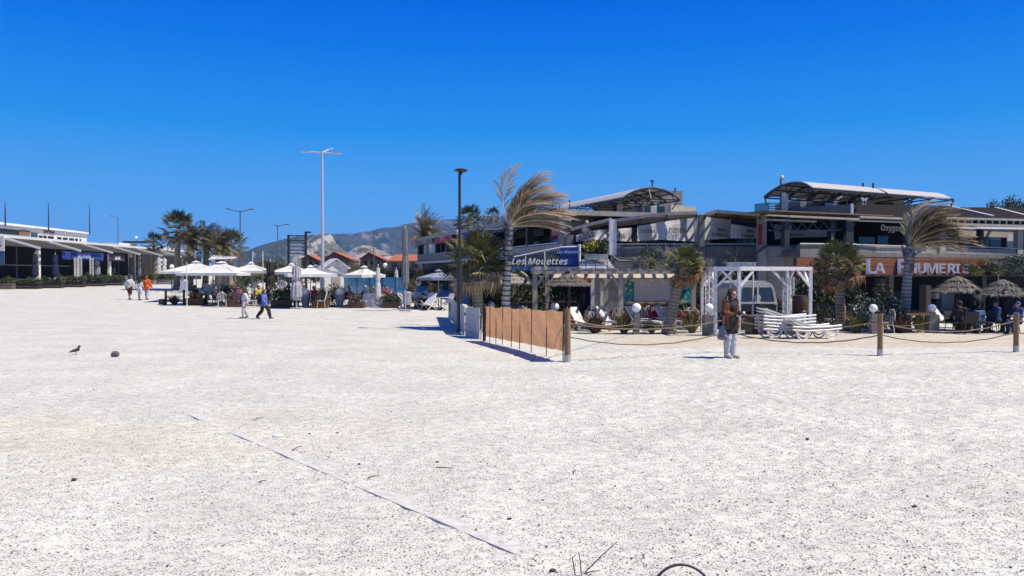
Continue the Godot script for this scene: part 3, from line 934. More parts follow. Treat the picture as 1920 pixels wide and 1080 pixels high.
func build_ground() -> void:
	var rows := []
	var z := 60.0
	while z > -3.6:
		rows.append(z)
		z -= 6.0
	z = -3.7
	while z > -19.0:
		rows.append(z)
		z -= 0.055 if z > -11.0 else 0.085
	while z > -5200.0:
		rows.append(z)
		z *= 1.02 if z > -120.0 else 1.12
	var nx := 240
	var v := PackedVector3Array()
	var nn := PackedVector3Array()
	var cc := PackedColorArray()
	var uv := PackedVector2Array()
	var uv2 := PackedVector2Array()
	var hx := func(x: float, zz: float) -> float:
		var near := 1.0 - smoothstep(13.0, 30.0, -zz)
		var y := gy(x, zz)
		if near > 0.0 and zz < 1.0:
			var rough := lerpf(0.5, 1.35, smoothstep(-2.0, 3.0, x))
			y += near * rough * (-0.021 + 0.022 * smoothstep(-1.0, -0.55, cell_n.get_noise_2d(x * 1.1 + wob.get_noise_2d(x, zz) * 0.4, zz * 1.2)) + 0.022 * wob.get_noise_2d(x * 1.2 + zz * 0.5, zz * 2.6) + 0.013 * fine_n.get_noise_2d(x * 0.8 + zz * 0.3, zz * 1.5) + 0.014 * absf(wob.get_noise_2d(x * 2.4 + 40.0, zz * 4.0)))
		return y
	for i in rows.size():
		var d: float = absf(rows[i])
		var w := maxf(8.5, d * 0.8) if rows[i] < 0.0 else 60.0
		if d > 40.0: w = d * 1.7
		for k in nx + 1:
			var x := w * (2.0 * k / nx - 1.0)
			var y: float = hx.call(x, rows[i])
			var e := 0.03 + d * 0.002
			v.append(Vector3(x, y, rows[i]))
			if d < 32.0: nn.append(Vector3(y - hx.call(x + e, rows[i]), e, y - hx.call(x, rows[i] + e)).normalized())
			else: nn.append(Vector3.UP)
			var warm := smoothstep(-0.1, 0.5, wob.get_noise_2d(x * 0.16 + 9.0, rows[i] * 0.2)) * smoothstep(1.0, -5.0, x) * smoothstep(17.0, 11.0, d)
			var bed := smoothstep(20.5, 22.0, d) * smoothstep(36.0, 28.0, d) * smoothstep(2.4, 4.0, x)
			var tone := 1.0 + 0.07 * wob.get_noise_2d(x * 0.3, rows[i] * 0.5)
			var col := Color(0.94, 0.943, 0.84).lerp(Color(0.96, 0.92, 0.74), warm * 0.8).lerp(Color(0.9, 0.78, 0.6), bed * 0.8)
			cc.append(Color(col.r * tone, col.g * tone, col.b * tone))
			uv.append(Vector2(x, rows[i]) / 2.3)
			uv2.append(Vector2(x, rows[i]) / 17.0)
	var ix := PackedInt32Array()
	for i in rows.size() - 1:
		for k in nx:
			var a := i * (nx + 1) + k
			var b := a + nx + 1
			ix.append_array([a, b, a + 1, a + 1, b, b + 1])
	var s := []
	s.resize(Mesh.ARRAY_MAX)
	s[Mesh.ARRAY_VERTEX] = v; s[Mesh.ARRAY_NORMAL] = nn; s[Mesh.ARRAY_COLOR] = cc; s[Mesh.ARRAY_TEX_UV] = uv; s[Mesh.ARRAY_TEX_UV2] = uv2; s[Mesh.ARRAY_INDEX] = ix
	var m := ArrayMesh.new()
	m.add_surface_from_arrays(Mesh.PRIMITIVE_TRIANGLES, s)
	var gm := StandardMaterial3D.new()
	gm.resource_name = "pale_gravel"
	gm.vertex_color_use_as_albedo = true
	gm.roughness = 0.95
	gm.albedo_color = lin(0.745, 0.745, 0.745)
	# crushed limestone: pale grains, their small shadows painted as dark specks, thicker in drifts
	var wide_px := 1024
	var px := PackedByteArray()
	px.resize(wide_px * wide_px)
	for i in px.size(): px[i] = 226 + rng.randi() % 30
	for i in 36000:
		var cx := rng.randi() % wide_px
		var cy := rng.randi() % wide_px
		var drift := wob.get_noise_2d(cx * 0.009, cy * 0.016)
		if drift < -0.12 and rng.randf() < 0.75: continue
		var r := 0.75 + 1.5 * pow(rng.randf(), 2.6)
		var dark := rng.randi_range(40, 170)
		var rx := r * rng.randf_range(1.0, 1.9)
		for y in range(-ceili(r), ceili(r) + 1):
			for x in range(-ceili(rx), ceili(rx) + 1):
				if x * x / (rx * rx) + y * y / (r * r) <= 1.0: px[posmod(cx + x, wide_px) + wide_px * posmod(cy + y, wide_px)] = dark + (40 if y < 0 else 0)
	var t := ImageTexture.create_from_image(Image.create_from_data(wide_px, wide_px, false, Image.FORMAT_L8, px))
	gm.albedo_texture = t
	var f := FastNoiseLite.new()
	f.noise_type = FastNoiseLite.TYPE_SIMPLEX
	f.fractal_octaves = 3
	var f2: FastNoiseLite = f.duplicate()
	f2.frequency = 0.06
	f2.seed = 3
	var t2 := NoiseTexture2D.new()
	t2.width = 1024; t2.height = 1024; t2.noise = f2; t2.as_normal_map = true; t2.bump_strength = 5.0
	gm.normal_enabled = true
	gm.normal_texture = t2
	gm.normal_scale = 0.35
	gm.detail_enabled = true
	gm.detail_blend_mode = BaseMaterial3D.BLEND_MODE_MUL
	gm.detail_uv_layer = BaseMaterial3D.DETAIL_UV_2
	gm.detail_albedo = noise_tex("sand_patches", 0.02, 0.94, 1.0, 512, 5)
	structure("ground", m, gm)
	# loose stones lying on the gravel, nearest the camera
	var st := MB.new()
	st.ball(Vector3.ZERO, Vector3(1, 0.55, 0.8), 5)
	var mm := MultiMesh.new()
	mm.transform_format = MultiMesh.TRANSFORM_3D
	mm.use_colors = true
	mm.mesh = st.mesh()
	var count := 52000
	mm.instance_count = count
	for i in count:
		var d := 4.2 * pow(16.0 / 4.2, pow(rng.randf(), 1.1))
		var x := rng.randf_range(-0.75, 0.75) * (d + 1.0)
		var r := 0.0035 + 0.009 * pow(rng.randf(), 4.0)
		if wob.get_noise_2d(x * 1.1 + 70.0, d * 1.6) < -0.22: r *= 0.5
		var p := Vector3(x, hx.call(x, -d) + r * 0.25, -d)
		mm.set_instance_transform(i, Transform3D(Basis(Vector3.UP, rng.randf() * TAU).scaled(Vector3(r, r * rng.randf_range(0.7, 1.2), r)), p))
		var k := rng.randf_range(0.42, 0.66) if rng.randf() > 0.18 else rng.randf_range(0.1, 0.3)
		mm.set_instance_color(i, Color(k, k * 0.97, k * 0.94))
	var mi := MultiMeshInstance3D.new()
	mi.name = "gravel"
	mi.multimesh = mm
	mi.material_override = vmat("pebble", 0.9)
	add_child(mi)
	stuff(tag(mi, "loose pale and dark gravel grains on the near ground", "gravel"))
	# the thin concrete edging that runs slantwise, half buried
	var mb := MB.new()
	var a := gp(352, 772)
	var b := gp(1010, 1046)
	var side := (b - a).cross(Vector3.UP).normalized() * 0.085
	var n := 60
	for i in n:
		var u0 := float(i) / n
		var u1 := float(i + 1) / n
		var q := [a.lerp(b, u0), a.lerp(b, u1)]
		var h := []
		for k in 2:
			h.append(0.004 + 0.008 * wob.get_noise_1d((u0 if k == 0 else u1) * 9.0))
		mb.hexa([q[0] - side + Vector3(0, -0.1, 0), q[0] + side + Vector3(0, -0.1, 0), q[1] + side + Vector3(0, -0.1, 0), q[1] - side + Vector3(0, -0.1, 0), q[0] - side + Vector3(0, h[0] - 0.006, 0), q[0] + side + Vector3(0, h[0] + 0.004, 0), q[1] + side + Vector3(0, h[1] + 0.004, 0), q[1] - side + Vector3(0, h[1] - 0.006, 0)])
	structure("concrete_edging", mb, mat("edging", 0.62, 0.61, 0.57, 0.9, 0, "soft", 0.7))

func hill(called: String, prof: Curve, px0: float, px1: float, d0: float, d1: float, base_row: float, cols: Array, rough: float, sd: int) -> void:
	var f := FastNoiseLite.new()
	f.seed = sd
	f.frequency = 0.004
	f.fractal_octaves = 6
	f.noise_type = FastNoiseLite.TYPE_SIMPLEX
	f.fractal_type = FastNoiseLite.FRACTAL_RIDGED
	var f2: FastNoiseLite = f.duplicate()
	f2.fractal_type = FastNoiseLite.FRACTAL_FBM
	f2.frequency = 0.012
	var f3: FastNoiseLite = f2.duplicate()
	f3.frequency = 0.045
	var nx := 230
	var ny := 44
	var pts := []
	for j in ny + 1:
		var u := float(j) / ny
		for i in nx + 1:
			var px := lerpf(px0, px1, float(i) / nx)
			var d := lerpf(d0, d1, u)
			var top := hgt(prof.sample(px), d1)
			var p := at(px, 514, d)
			var k := sin(PI * clampf(u, 0, 1))
			p.y = lerpf(-4.0, top, pow(u, 0.85)) + rough * (k * 0.85 + 0.06) * f.get_noise_2d(p.x, p.z * 0.5) * (hgt(base_row - 60, d1))
			if j == ny: p.y = top + f2.get_noise_1d(px * 9.0) * rough * 9.0
			pts.append(p)
	# the far side falls away
	for i in nx + 1:
		var p: Vector3 = pts[ny * (nx + 1) + i]
		pts.append(Vector3(p.x * 1.2, -4, p.z * 1.25))
	var v := PackedVector3Array()
	var cc := PackedColorArray()
	for p in pts:
		var k := 0.5 * f2.get_noise_2d(p.x, p.y * 3.0 - p.z * 0.4) + 0.8 * f3.get_noise_2d(p.x, p.y * 3.0 - p.z * 0.3)
		var r := f.get_noise_2d(p.x * 1.7 + 300.0, p.y * 4.0)
		var c: Color = cols[0].lerp(cols[1], smoothstep(-0.25, 0.3, k))
		c = c.lerp(cols[2], smoothstep(cols[3], cols[3] + 0.22, r + k * 0.6))
		v.append(p)
		cc.append(c)
	var st := SurfaceTool.new()
	st.begin(Mesh.PRIMITIVE_TRIANGLES)
	for i in v.size():
		st.set_color(cc[i])
		st.add_vertex(v[i])
	for j in ny + 1:
		for i in nx:
			var a := j * (nx + 1) + i
			var b := a + nx + 1
			for q in [a, b, a + 1, a + 1, b, b + 1]: st.add_index(q)
	st.generate_normals()
	structure(called, st.commit(), vmat("hillside", 1.0))

func curve_of(pts: Array) -> Curve:
	var c := Curve.new()
	c.min_domain = 0.0
	c.max_domain = 2400.0
	c.min_value = 0.0
	c.max_value = 1000.0
	for p in pts: c.add_point(Vector2(p[0], p[1]), 0, 0, Curve.TANGENT_LINEAR, Curve.TANGENT_LINEAR)
	return c

func build_hills() -> void:
	var scrub := Color(0.03, 0.045, 0.032)
	var green := Color(0.055, 0.068, 0.05)
	var rock := Color(0.2, 0.19, 0.175)
	hill("far_mountain", curve_of([[440, 486], [475, 470], [560, 448], [600, 442], [640, 438], [668, 437], [700, 432], [716, 427], [740, 426], [770, 419], [790, 414], [830, 412], [858, 410], [900, 407], [960, 404], [1100, 412], [1300, 440], [1500, 470], [2300, 505]]), 430, 2300, 2500, 4600, 514, [scrub, green, rock, 0.4], 0.32, 11)
	hill("wooded_hill", curve_of([[380, 505], [440, 486], [475, 465], [500, 457], [530, 449], [560, 442], [590, 440], [610, 447], [640, 475], [680, 500], [2400, 512]]), 395, 690, 1500, 2300, 514, [scrub, scrub.lerp(green, 0.5), rock, 0.62], 0.22, 23)
	hill("rocky_hill", curve_of([[500, 508], [545, 470], [575, 452], [590, 443], [598, 440], [608, 437], [618, 438], [624, 444], [630, 456], [640, 466], [655, 478], [690, 500], [2400, 512]]), 505, 700, 1150, 1700, 514, [Color(0.06, 0.07, 0.045), Color(0.17, 0.165, 0.14), Color(0.33, 0.31, 0.28), 0.1], 0.3, 31)
	hill("quarry_hill", curve_of([[600, 506], [640, 484], [665, 464], [680, 460], [700, 463], [720, 472], [760, 492], [800, 506], [2400, 512]]), 610, 800, 900, 1300, 514, [Color(0.05, 0.06, 0.035), Color(0.28, 0.24, 0.21), Color(0.33, 0.28, 0.25), -0.1], 0.16, 47)
	hill("near_ridge", curve_of([[600, 508], [700, 499], [760, 489], [820, 478], [900, 470], [1100, 478], [1400, 500], [2400, 512]]), 640, 1400, 900, 1500, 514, [scrub, green, rock, 0.5], 0.2, 53)

# ---------------------------------------------------------------- helpers for walls
func slab(mb: MB, px0: float, row0: float, px1: float, row1: float, d: float, t: float) -> void:      # a block that faces the camera
	if slant == 0.0:
		mb.box(Vector3(xat(px0, d), hgt(row0, d), -d), Vector3(xat(px1, d), hgt(row1, d), -d - t))
		return
	var dm := d + slant * ((px0 + px1) / 2 - 1500.0)
	var a := sat(px0, 514, d)
	var b := sat(px1, 514, d)
	var dir := (b - a) * Vector3(1, 0, 1)
	var n := dir.normalized().cross(Vector3.UP) * (-t / 2)
	a += n * -1.0 if n.z > 0.0 else n
	b += n * -1.0 if n.z > 0.0 else n
	wall_between(mb, a, b, minf(hgt(row0, dm), hgt(row1, dm)), maxf(hgt(row0, dm), hgt(row1, dm)), t)

func wall_between(mb: MB, a: Vector3, b: Vector3, y0: float, y1: float, t: float) -> void:
	var s := (b - a).cross(Vector3.UP)
	s.y = 0
	s = s.normalized() * t / 2
	var f := func(p: Vector3, y: float) -> Vector3: return Vector3(p.x, y, p.z)
	mb.hexa([f.call(a + s, y0), f.call(b + s, y0), f.call(b - s, y0), f.call(a - s, y0), f.call(a + s, y1), f.call(b + s, y1), f.call(b - s, y1), f.call(a - s, y1)])

func curtain(parent: Node, px0: float, px1: float, tops: Array, bots: Array, d0: float, folds: float, sd: float, d1 := 0.0) -> void:
	var mb := MB.new()
	var n := 26
	var m := 5
	var q := []
	for j in m + 1:
		for i in n + 1:
			var u := float(i) / n
			var w := float(j) / m
			var d := lerpf(d0, d1 if d1 > 0.0 else d0, u)
			var row := lerpf(lerpf(tops[0], tops[1], u), lerpf(bots[0], bots[1], u), w)
			var p := at(lerpf(px0, px1, u), row, d)
			p.y = hgt(row, d)
			p.z += folds * (sin(u * 17.0 + sd) * 0.05 + sin(u * 41.0 + sd * 3.0 + w * 2.0) * 0.03) * (0.5 + 0.5 * w) + folds * 0.05 * sin(w * 5.0 + sd + u * 6.0)
			q.append(p)
	for j in m:
		for i in n:
			var a := j * (n + 1) + i
			mb.quad(q[a + n + 1], q[a + n + 2], q[a + 1], q[a])
	var vm := mat("vinyl", 0.8, 0.81, 0.82, 0.45, 0, "soft", 1.0)
	vm.backlight_enabled = true
	vm.backlight = Color(0.8, 0.8, 0.8)
	part(parent, "curtain", mb, vm)

func canopy(parent: Node, called: String, front: Array, back: Array, slats: int, m: Material, edge: Material) -> void:        # open slats, rows of Vector3 from left to right
	var root := part(parent, called, MB.new(), m)
	for i in front.size() - 1:
		var em := MB.new()
		em.beam(front[i] + Vector3(0, 0.02, 0.08), front[i + 1] + Vector3(0, 0.02, 0.08), 0.1, 0.16)
		part(root, "edge_beam", em, edge)
		for k in slats:
			var u := (k + 0.5) / slats
			var mb := MB.new()
			mb.beam(front[i].lerp(back[i], u), front[i + 1].lerp(back[i + 1], u), front[i].distance_to(back[i]) / slats * 0.36, 0.05)
			part(root, "slat", mb, m)
	for i in front.size():
		var pm := MB.new()
		pm.beam(front[i] - Vector3(0, 0.12, 0), back[i] - Vector3(0, 0.12, 0), 0.1, 0.12)
		part(root, "rafter", pm, mat("slat_dark"))

func vault(parent: Node, arch: Array, axis: Vector3, sheets: int, gap: float) -> void:
	var n := 10
	var c := Curve3D.new()
	for p in arch: c.add_point(p)
	var pts := []
	for i in n + 1: pts.append(c.sample_baked(c.get_baked_length() * i / n))
	for k in sheets:
		var mb := MB.new()
		var a := axis * k / sheets
		var b := axis * ((k + 1.0) / sheets) - axis.normalized() * gap
		for i in n:
			var up := Vector3(0, 0.05, 0)
			mb.hexa([pts[i] + a, pts[i + 1] + a, pts[i + 1] + b, pts[i] + b, pts[i] + a + up, pts[i + 1] + a + up, pts[i + 1] + b + up, pts[i] + b + up])
		var rw := mat("roof_sheet", 0.74, 0.74, 0.72, 0.5, 0, "soft", 1.2)
		rw.backlight_enabled = true
		rw.backlight = Color(0.75, 0.75, 0.72)
		part(parent, "roof_sheet", mb, rw)
	var rm := MB.new()
	for k in 8:
		var o := axis * k / 7.0 + Vector3(0, -0.07, 0)
		var mid: Vector3 = (pts[0] + pts[n]) / 2 + o
		for i in n: rm.beam(pts[i] + o, pts[i + 1] + o, 0.08, 0.1)
		rm.beam(pts[0] + o, pts[n] + o, 0.06, 0.07)
		for i in [2, 4, 6, 8]: rm.beam(pts[i] + o, (pts[0] + o).lerp(pts[n] + o, i / 10.0 + (0.1 if i % 4 == 0 else -0.1)), 0.04, 0.05)
	for i in range(0, n + 1, 2): rm.beam(pts[i] + Vector3(0, -0.1, 0), pts[i] + axis + Vector3(0, -0.1, 0), 0.06, 0.08)
	part(parent, "roof_ribs", rm, mat("steel_dark"))

func sign_board(label: String, a: Vector3, b: Vector3, y0: float, y1: float, board: Material, s: String, h: float, m: Material, skew := 0.0, font := "Droid Sans", lift := 0.0) -> Node3D:
	var o := thing("shop_sign", label, "sign", Vector3((a.x + b.x) / 2, (y0 + y1) / 2, (a.z + b.z) / 2))
	var x := (b - a) * Vector3(1, 0, 1)
	var w := x.length()
	x = x.normalized()
	var bs := Basis(x, Vector3.UP, x.cross(Vector3.UP))
	if board:
		var mb := MB.new()
		mb.cbox(Vector3.ZERO, Vector3(w, y1 - y0, 0.08), bs)
		part(o, "board", mb, board)
	text(o, "lettering", s, h, bs.z * 0.06 + Vector3.UP * lift, bs, m, font, 0.04, true, skew)
	return o

# ---------------------------------------------------------------- the white row of restaurants on the left
func build_left_row() -> void:
	var b := thing("restaurant_row", "long white restaurant row with a vaulted roof on the far left", "building", Vector3(-52.2, 0, -78), deg_to_rad(94.2))
	var g := 0.55
	var mb := MB.new()
	mb.box(Vector3(-14, g - 0.6, -14), Vector3(92, 5.6, -9))
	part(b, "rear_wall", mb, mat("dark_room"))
	mb = MB.new()
	mb.box(Vector3(-14, 5.62, -14), Vector3(60, 5.98, -0.4))
	part(b, "roof_slab", mb, mat("white_wall"))
	mb = MB.new()
	mb.box(Vector3(-14, 5.99, -13), Vector3(35, 7.75, -7))
	part(b, "upper_wall", mb, mat("white_wall"))
	mb = MB.new()
	for i in 12:                                     # the vaulted roof, rounded at its far end
		var a0 := PI * i / 24.0
		var a1 := PI * (i + 1) / 24.0
		var z0 := -6.6 - 4.0 * (1.0 - cos(a0))
		var z1 := -6.6 - 4.0 * (1.0 - cos(a1))
		var y0 := 7.76 + 0.55 * sin(a0)
		var y1 := 7.76 + 0.55 * sin(a1)
		mb.quad(Vector3(-14, y0, z0), Vector3(35.4 - 5.0 * (1 - cos(a0)), y0, z0), Vector3(35.4 - 5.0 * (1 - cos(a1)), y1, z1), Vector3(-14, y1, z1))
		mb.quad(Vector3(35.4 - 5.0 * (1 - cos(a0)), y0, z0), Vector3(35.4 - 5.0 * (1 - cos(a0)), y0, -14), Vector3(35.4 - 5.0 * (1 - cos(a1)), y1, -14), Vector3(35.4 - 5.0 * (1 - cos(a1)), y1, z1))
	part(b, "vaulted_roof", mb, mat("roof_white", 0.74, 0.74, 0.72, 0.5, 0, "soft", 1.2))
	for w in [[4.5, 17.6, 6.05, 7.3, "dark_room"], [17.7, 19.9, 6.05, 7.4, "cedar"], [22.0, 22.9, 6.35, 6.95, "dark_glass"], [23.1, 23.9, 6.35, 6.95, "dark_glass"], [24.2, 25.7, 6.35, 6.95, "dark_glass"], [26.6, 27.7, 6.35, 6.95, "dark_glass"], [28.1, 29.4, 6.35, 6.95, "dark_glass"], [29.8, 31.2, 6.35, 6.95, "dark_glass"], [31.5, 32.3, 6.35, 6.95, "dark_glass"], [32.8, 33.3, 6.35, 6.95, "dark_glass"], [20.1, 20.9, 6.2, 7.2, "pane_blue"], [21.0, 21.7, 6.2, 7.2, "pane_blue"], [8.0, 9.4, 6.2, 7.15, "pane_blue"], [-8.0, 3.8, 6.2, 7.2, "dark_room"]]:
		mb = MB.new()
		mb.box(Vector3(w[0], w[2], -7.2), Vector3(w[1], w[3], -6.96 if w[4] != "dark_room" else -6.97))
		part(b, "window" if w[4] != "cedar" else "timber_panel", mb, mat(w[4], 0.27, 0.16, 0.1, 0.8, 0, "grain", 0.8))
	mb = MB.new()
	mb.box(Vector3(-4, 6.0, -5.6), Vector3(17.5, 6.6, -5.57))
	part(b, "glass_balustrade", mb, glass("glass_green", 0.2, 0.4, 0.42, 0.35))
	for t in [-5.0, 4.5, 13.0, 21.5, 31.0, 40.0, 48.0]:      # pillars of the front arcade and the pitched awnings between
		mb = MB.new()
		mb.box(Vector3(t - 0.18, g - 0.2, 1.8), Vector3(t + 0.18, 4.55, 2.1))
		part(b, "pillar", mb, mat("white_wall" if t in [4.5, 21.5] else "grey_panel"))
	for t in [-6.5, 2.0, 10.7, 19.0, 27.5, 35.5, 43.5, 50.5]:
		mb = MB.new()
		mb.beam(Vector3(t, 5.72, -0.3), Vector3(t, 4.62, 3.4), 0.3, 0.2)
		part(b, "awning_rafter", mb, mat("white_paint"))
		mb = MB.new()
		for i in 9:
			var u := (i + 0.5) / 9
			mb.beam(Vector3(t + 0.2, lerpf(5.7, 4.66, u), lerpf(-0.3, 3.3, u)), Vector3(t + 7.3, lerpf(5.7, 4.66, u), lerpf(-0.3, 3.3, u)), 0.24, 0.05)
		stuff(part(b, "awning_slats", mb, mat("slat_grey", 0.1, 0.09, 0.085, 0.8)))
	mb = MB.new()
	mb.box(Vector3(-14, 5.72, -0.38), Vector3(60, 6.0, 0.0))
	part(b, "fascia", mb, mat("white_paint"))
	mb = MB.new()
	mb.box(Vector3(0.6, 2.85, -0.3), Vector3(16.0, 2.95, -0.2)); mb.box(Vector3(4.4, g, -0.3), Vector3(4.5, 5.5, -0.2)); mb.box(Vector3(12.4, g, -0.3), Vector3(12.5, 5.5, -0.2))
	part(b, "glazing_bars", mb, mat("steel_dark"))
	var x := Vector3(cos(deg_to_rad(94.2)), 0, -sin(deg_to_rad(94.2)))
	var zl := Vector3(sin(deg_to_rad(94.2)), 0, cos(deg_to_rad(94.2)))
	var o := Vector3(-52.2, 0, -78)
	sign_board("black letters on the white upper wall of the left restaurant row", o + x * 22.6 - zl * 6.9, o + x * 26.0 - zl * 6.9, 7.2, 7.72, null, "COTE PLAGE", 0.5, mat("letter_black"))
	sign_board("blue awning valance with pale letters under the left restaurant canopy", o + x * 8.8 + zl * 2.3, o + x * 19.0 + zl * 2.3, 3.6, 4.55, mat("blue_cloth", 0.012, 0.04, 0.22, 0.8), "DELPHINI", 0.72, mat("letter_pale", 0.3, 0.42, 0.65, 0.7, 0, ""))
	sign_board("purple restaurant sign with white letters right of the blue valance", o + x * 20.8 + zl * 2.3, o + x * 25.2 + zl * 2.3, 3.6, 4.5, mat("purple_board", 0.05, 0.03, 0.07, 0.7), "LA FE", 0.65, mat("letter_white"))
	sign_board("small white sign with dark letters at the far end of the left row", o + x * 37.0 + zl * 2.4, o + x * 40.0 + zl * 2.4, 3.3, 4.2, mat("white_paint"), "DECK", 0.5, mat("letter_black"))
	sign_board("blue and white information panel at the left picture edge", at(-14, 478, 74), at(8, 478, 74), 2.9, 4.1, mat("panel_blue", 0.05, 0.1, 0.24, 0.5), "", 0.3, mat("letter_white"))
	sign_board("white panel with black marks above the blue panel at the left edge", at(-14, 460, 73.9), at(8, 460, 73.9), 4.15, 5.6, mat("white_paint"), "R", 0.9, mat("letter_black"))
	# things in front: folded parasols, planters, chairs
	var k := 0
	for t in [[66, 79, 3.4, Color(0.02, 0.025, 0.06), "navy folded parasol left of the first white pillar of the left row"], [104, 84, 3.3, Color(0.015, 0.02, 0.1), "blue folded parasol right of the first white pillar of the left row"], [183, 97, 3.2, Color(0.3, 0.31, 0.36), "pale grey folded parasol below the blue valance"], [212, 101, 3.3, Color(0.02, 0.022, 0.04), "black folded parasol between the blue valance and the purple sign"], [246, 105, 3.4, Color(0.02, 0.02, 0.03), "black folded parasol under the purple sign"], [298, 112, 3.5, Color(0.6, 0.6, 0.62), "white folded parasol at the far end of the left row"], [308, 113, 3.4, Color(0.62, 0.62, 0.62), "second white folded parasol at the far end of the left row"]]:
		folded_parasol(t[4], on(t[0], t[1]), t[2], 0.34, t[3])
	for t in [[143, 88, "white lattice tower under the left end of the blue valance"], [150, 88.5, "white lattice tower beside another under the blue valance"], [172, 92, "white lattice tower under the right end of the blue valance"]]:
		truss_tower(t[2], on(t[0], t[1]), 3.0, 0.3)
	var ch: Node3D = null
	var tn := 0
	for t in [[20, 76], [36, 77], [56, 78], [88, 81], [97, 82], [118, 84], [128, 85], [160, 89], [192, 95], [205, 98], [225, 101], [238, 103], [268, 106]]:
		var w := on(t[0], t[1])
		var l := nth(tn, 13, "pale terrace chairs before the left restaurant row")
		tn += 1
		if ch == null:
			ch = chair("terrace_chair", l, Color(0.45, 0.45, 0.47), w, 2.0)
			ch.set_meta("group", "terrace chairs of the left row")
		else: dup(ch, l, w, t[0] * 0.7)
	var boxes := [[-40, 27, 75, Color(0.22, 0.18, 0.17), "grey brown planter wall at the left picture edge"], [30, 76, 75.5, Color(0.035, 0.025, 0.02), "dark wooden planter in front of the first white pillar"], [78, 118, 77, Color(0.04, 0.03, 0.025), "dark wooden planter second from the left row's near end"], [120, 158, 79, Color(0.05, 0.028, 0.02), "reddish dark planter under the blue valance"], [160, 196, 81, Color(0.03, 0.03, 0.03), "black planter under the right part of the blue valance"], [198, 232, 83, Color(0.06, 0.055, 0.05), "dark grey planter behind the three strollers"], [255, 290, 86, Color(0.36, 0.31, 0.26), "pale wooden planter right of the strolling group"], [292, 326, 87, Color(0.38, 0.33, 0.27), "pale wooden planter beside the white café parasols"]]
	for t in boxes:
		var p0 := on(t[0], t[2])
		var p1 := on(t[1], t[2])
		shrub_pot_box(t[4], (p0 + p1) / 2, p1.x - p0.x, 0.62 if k < 6 else 0.55, 0.6, 0.0, t[3])
		for i in 3:
			var q := p0.lerp(p1, (i + 0.5) / 3.0) + Vector3(0, 0.5, 0)
			plant("terrace_shrub", "%s shrub in the %s" % [["left", "middle", "right"][i], t[4].replace("in front of", "before")], "shrub", leaf_ball("bush_small", 420, Vector3(0.5, 0.9, 0.5), 0.13, [Color(0.05, 0.07, 0.025), Color(0.09, 0.1, 0.04), Color(0.11, 0.1, 0.05)]), q, Vector3(1.5, rng.randf_range(0.45, 1.0), 1), "shrubs in the planters of the left row")
		k += 1
	for t in [[10, 88, 378, "left"], [91, 98, 380, "middle"], [168, 108, 383, "right"]]:
		var p := at(t[0], 415, t[1])
		var m2 := MB.new()
		m2.tube([Vector3(0, 7.4, 0), Vector3(0, 9.0, 0), Vector3(0, hgt(t[2], t[1]), 0)], [0.09, 0.07, 0.03], 6)
		var ant := part(self, "roof_mast", m2, mat("steel_dark"))
		ant.position = Vector3(p.x, 0, p.z)
		tag(ant, "%s of the three thin masts on the white vaulted roof" % t[3], "mast")
	# low buildings behind the row's end
	for t in [[196, 222, 455, 128, "pale low building behind the end of the left row", "white_wall"], [262, 306, 463, 150, "low white building farthest along the left row", "white_wall"]]:
		var hb := thing("low_building", t[4], "building", on((t[0] + t[1]) / 2.0, t[3]))
		var w: float = (t[1] - t[0]) * t[3] / F
		var y := hgt(t[2], t[3]) - hb.position.y
		mb = MB.new()
		mb.box(Vector3(-w / 2, -0.5, -6), Vector3(w / 2, y, 0))
		part(hb, "wall", mb, mat(t[5]))
		for i in 3:
			mb = MB.new()
			mb.box(Vector3(-w * 0.42 + w * 0.3 * i, y - 1.1, 0.0), Vector3(-w * 0.2 + w * 0.3 * i, y - 0.35, 0.05))
			part(hb, "window", mb, mat("dark_glass"))
	var rp := thing("roof_terrace_shelter", "dark roofed terrace shelter on the roofs behind the left row", "shelter", on(257, 132))
	var y0 := hgt(468, 132) - rp.position.y
	var y1 := hgt(452, 132) - rp.position.y
	mb = MB.new()
	mb.box(Vector3(-2.4, y1 - 0.25, -3), Vector3(2.6, y1, 0))
	part(rp, "roof", mb, mat("slat_dark"))
	for i in 4:
		mb = MB.new()
		mb.box(Vector3(-2.2 + 1.45 * i, 0, -0.3), Vector3(-2.0 + 1.45 * i, y1 - 0.25, -0.1))
		part(rp, "post", mb, mat("old_wood"))
	mb = MB.new()
	mb.box(Vector3(-2.2, y0 - 0.3, -0.35), Vector3(2.4, y0 + 0.1, -0.31))
	part(rp, "balustrade", mb, mat("white_wall"))

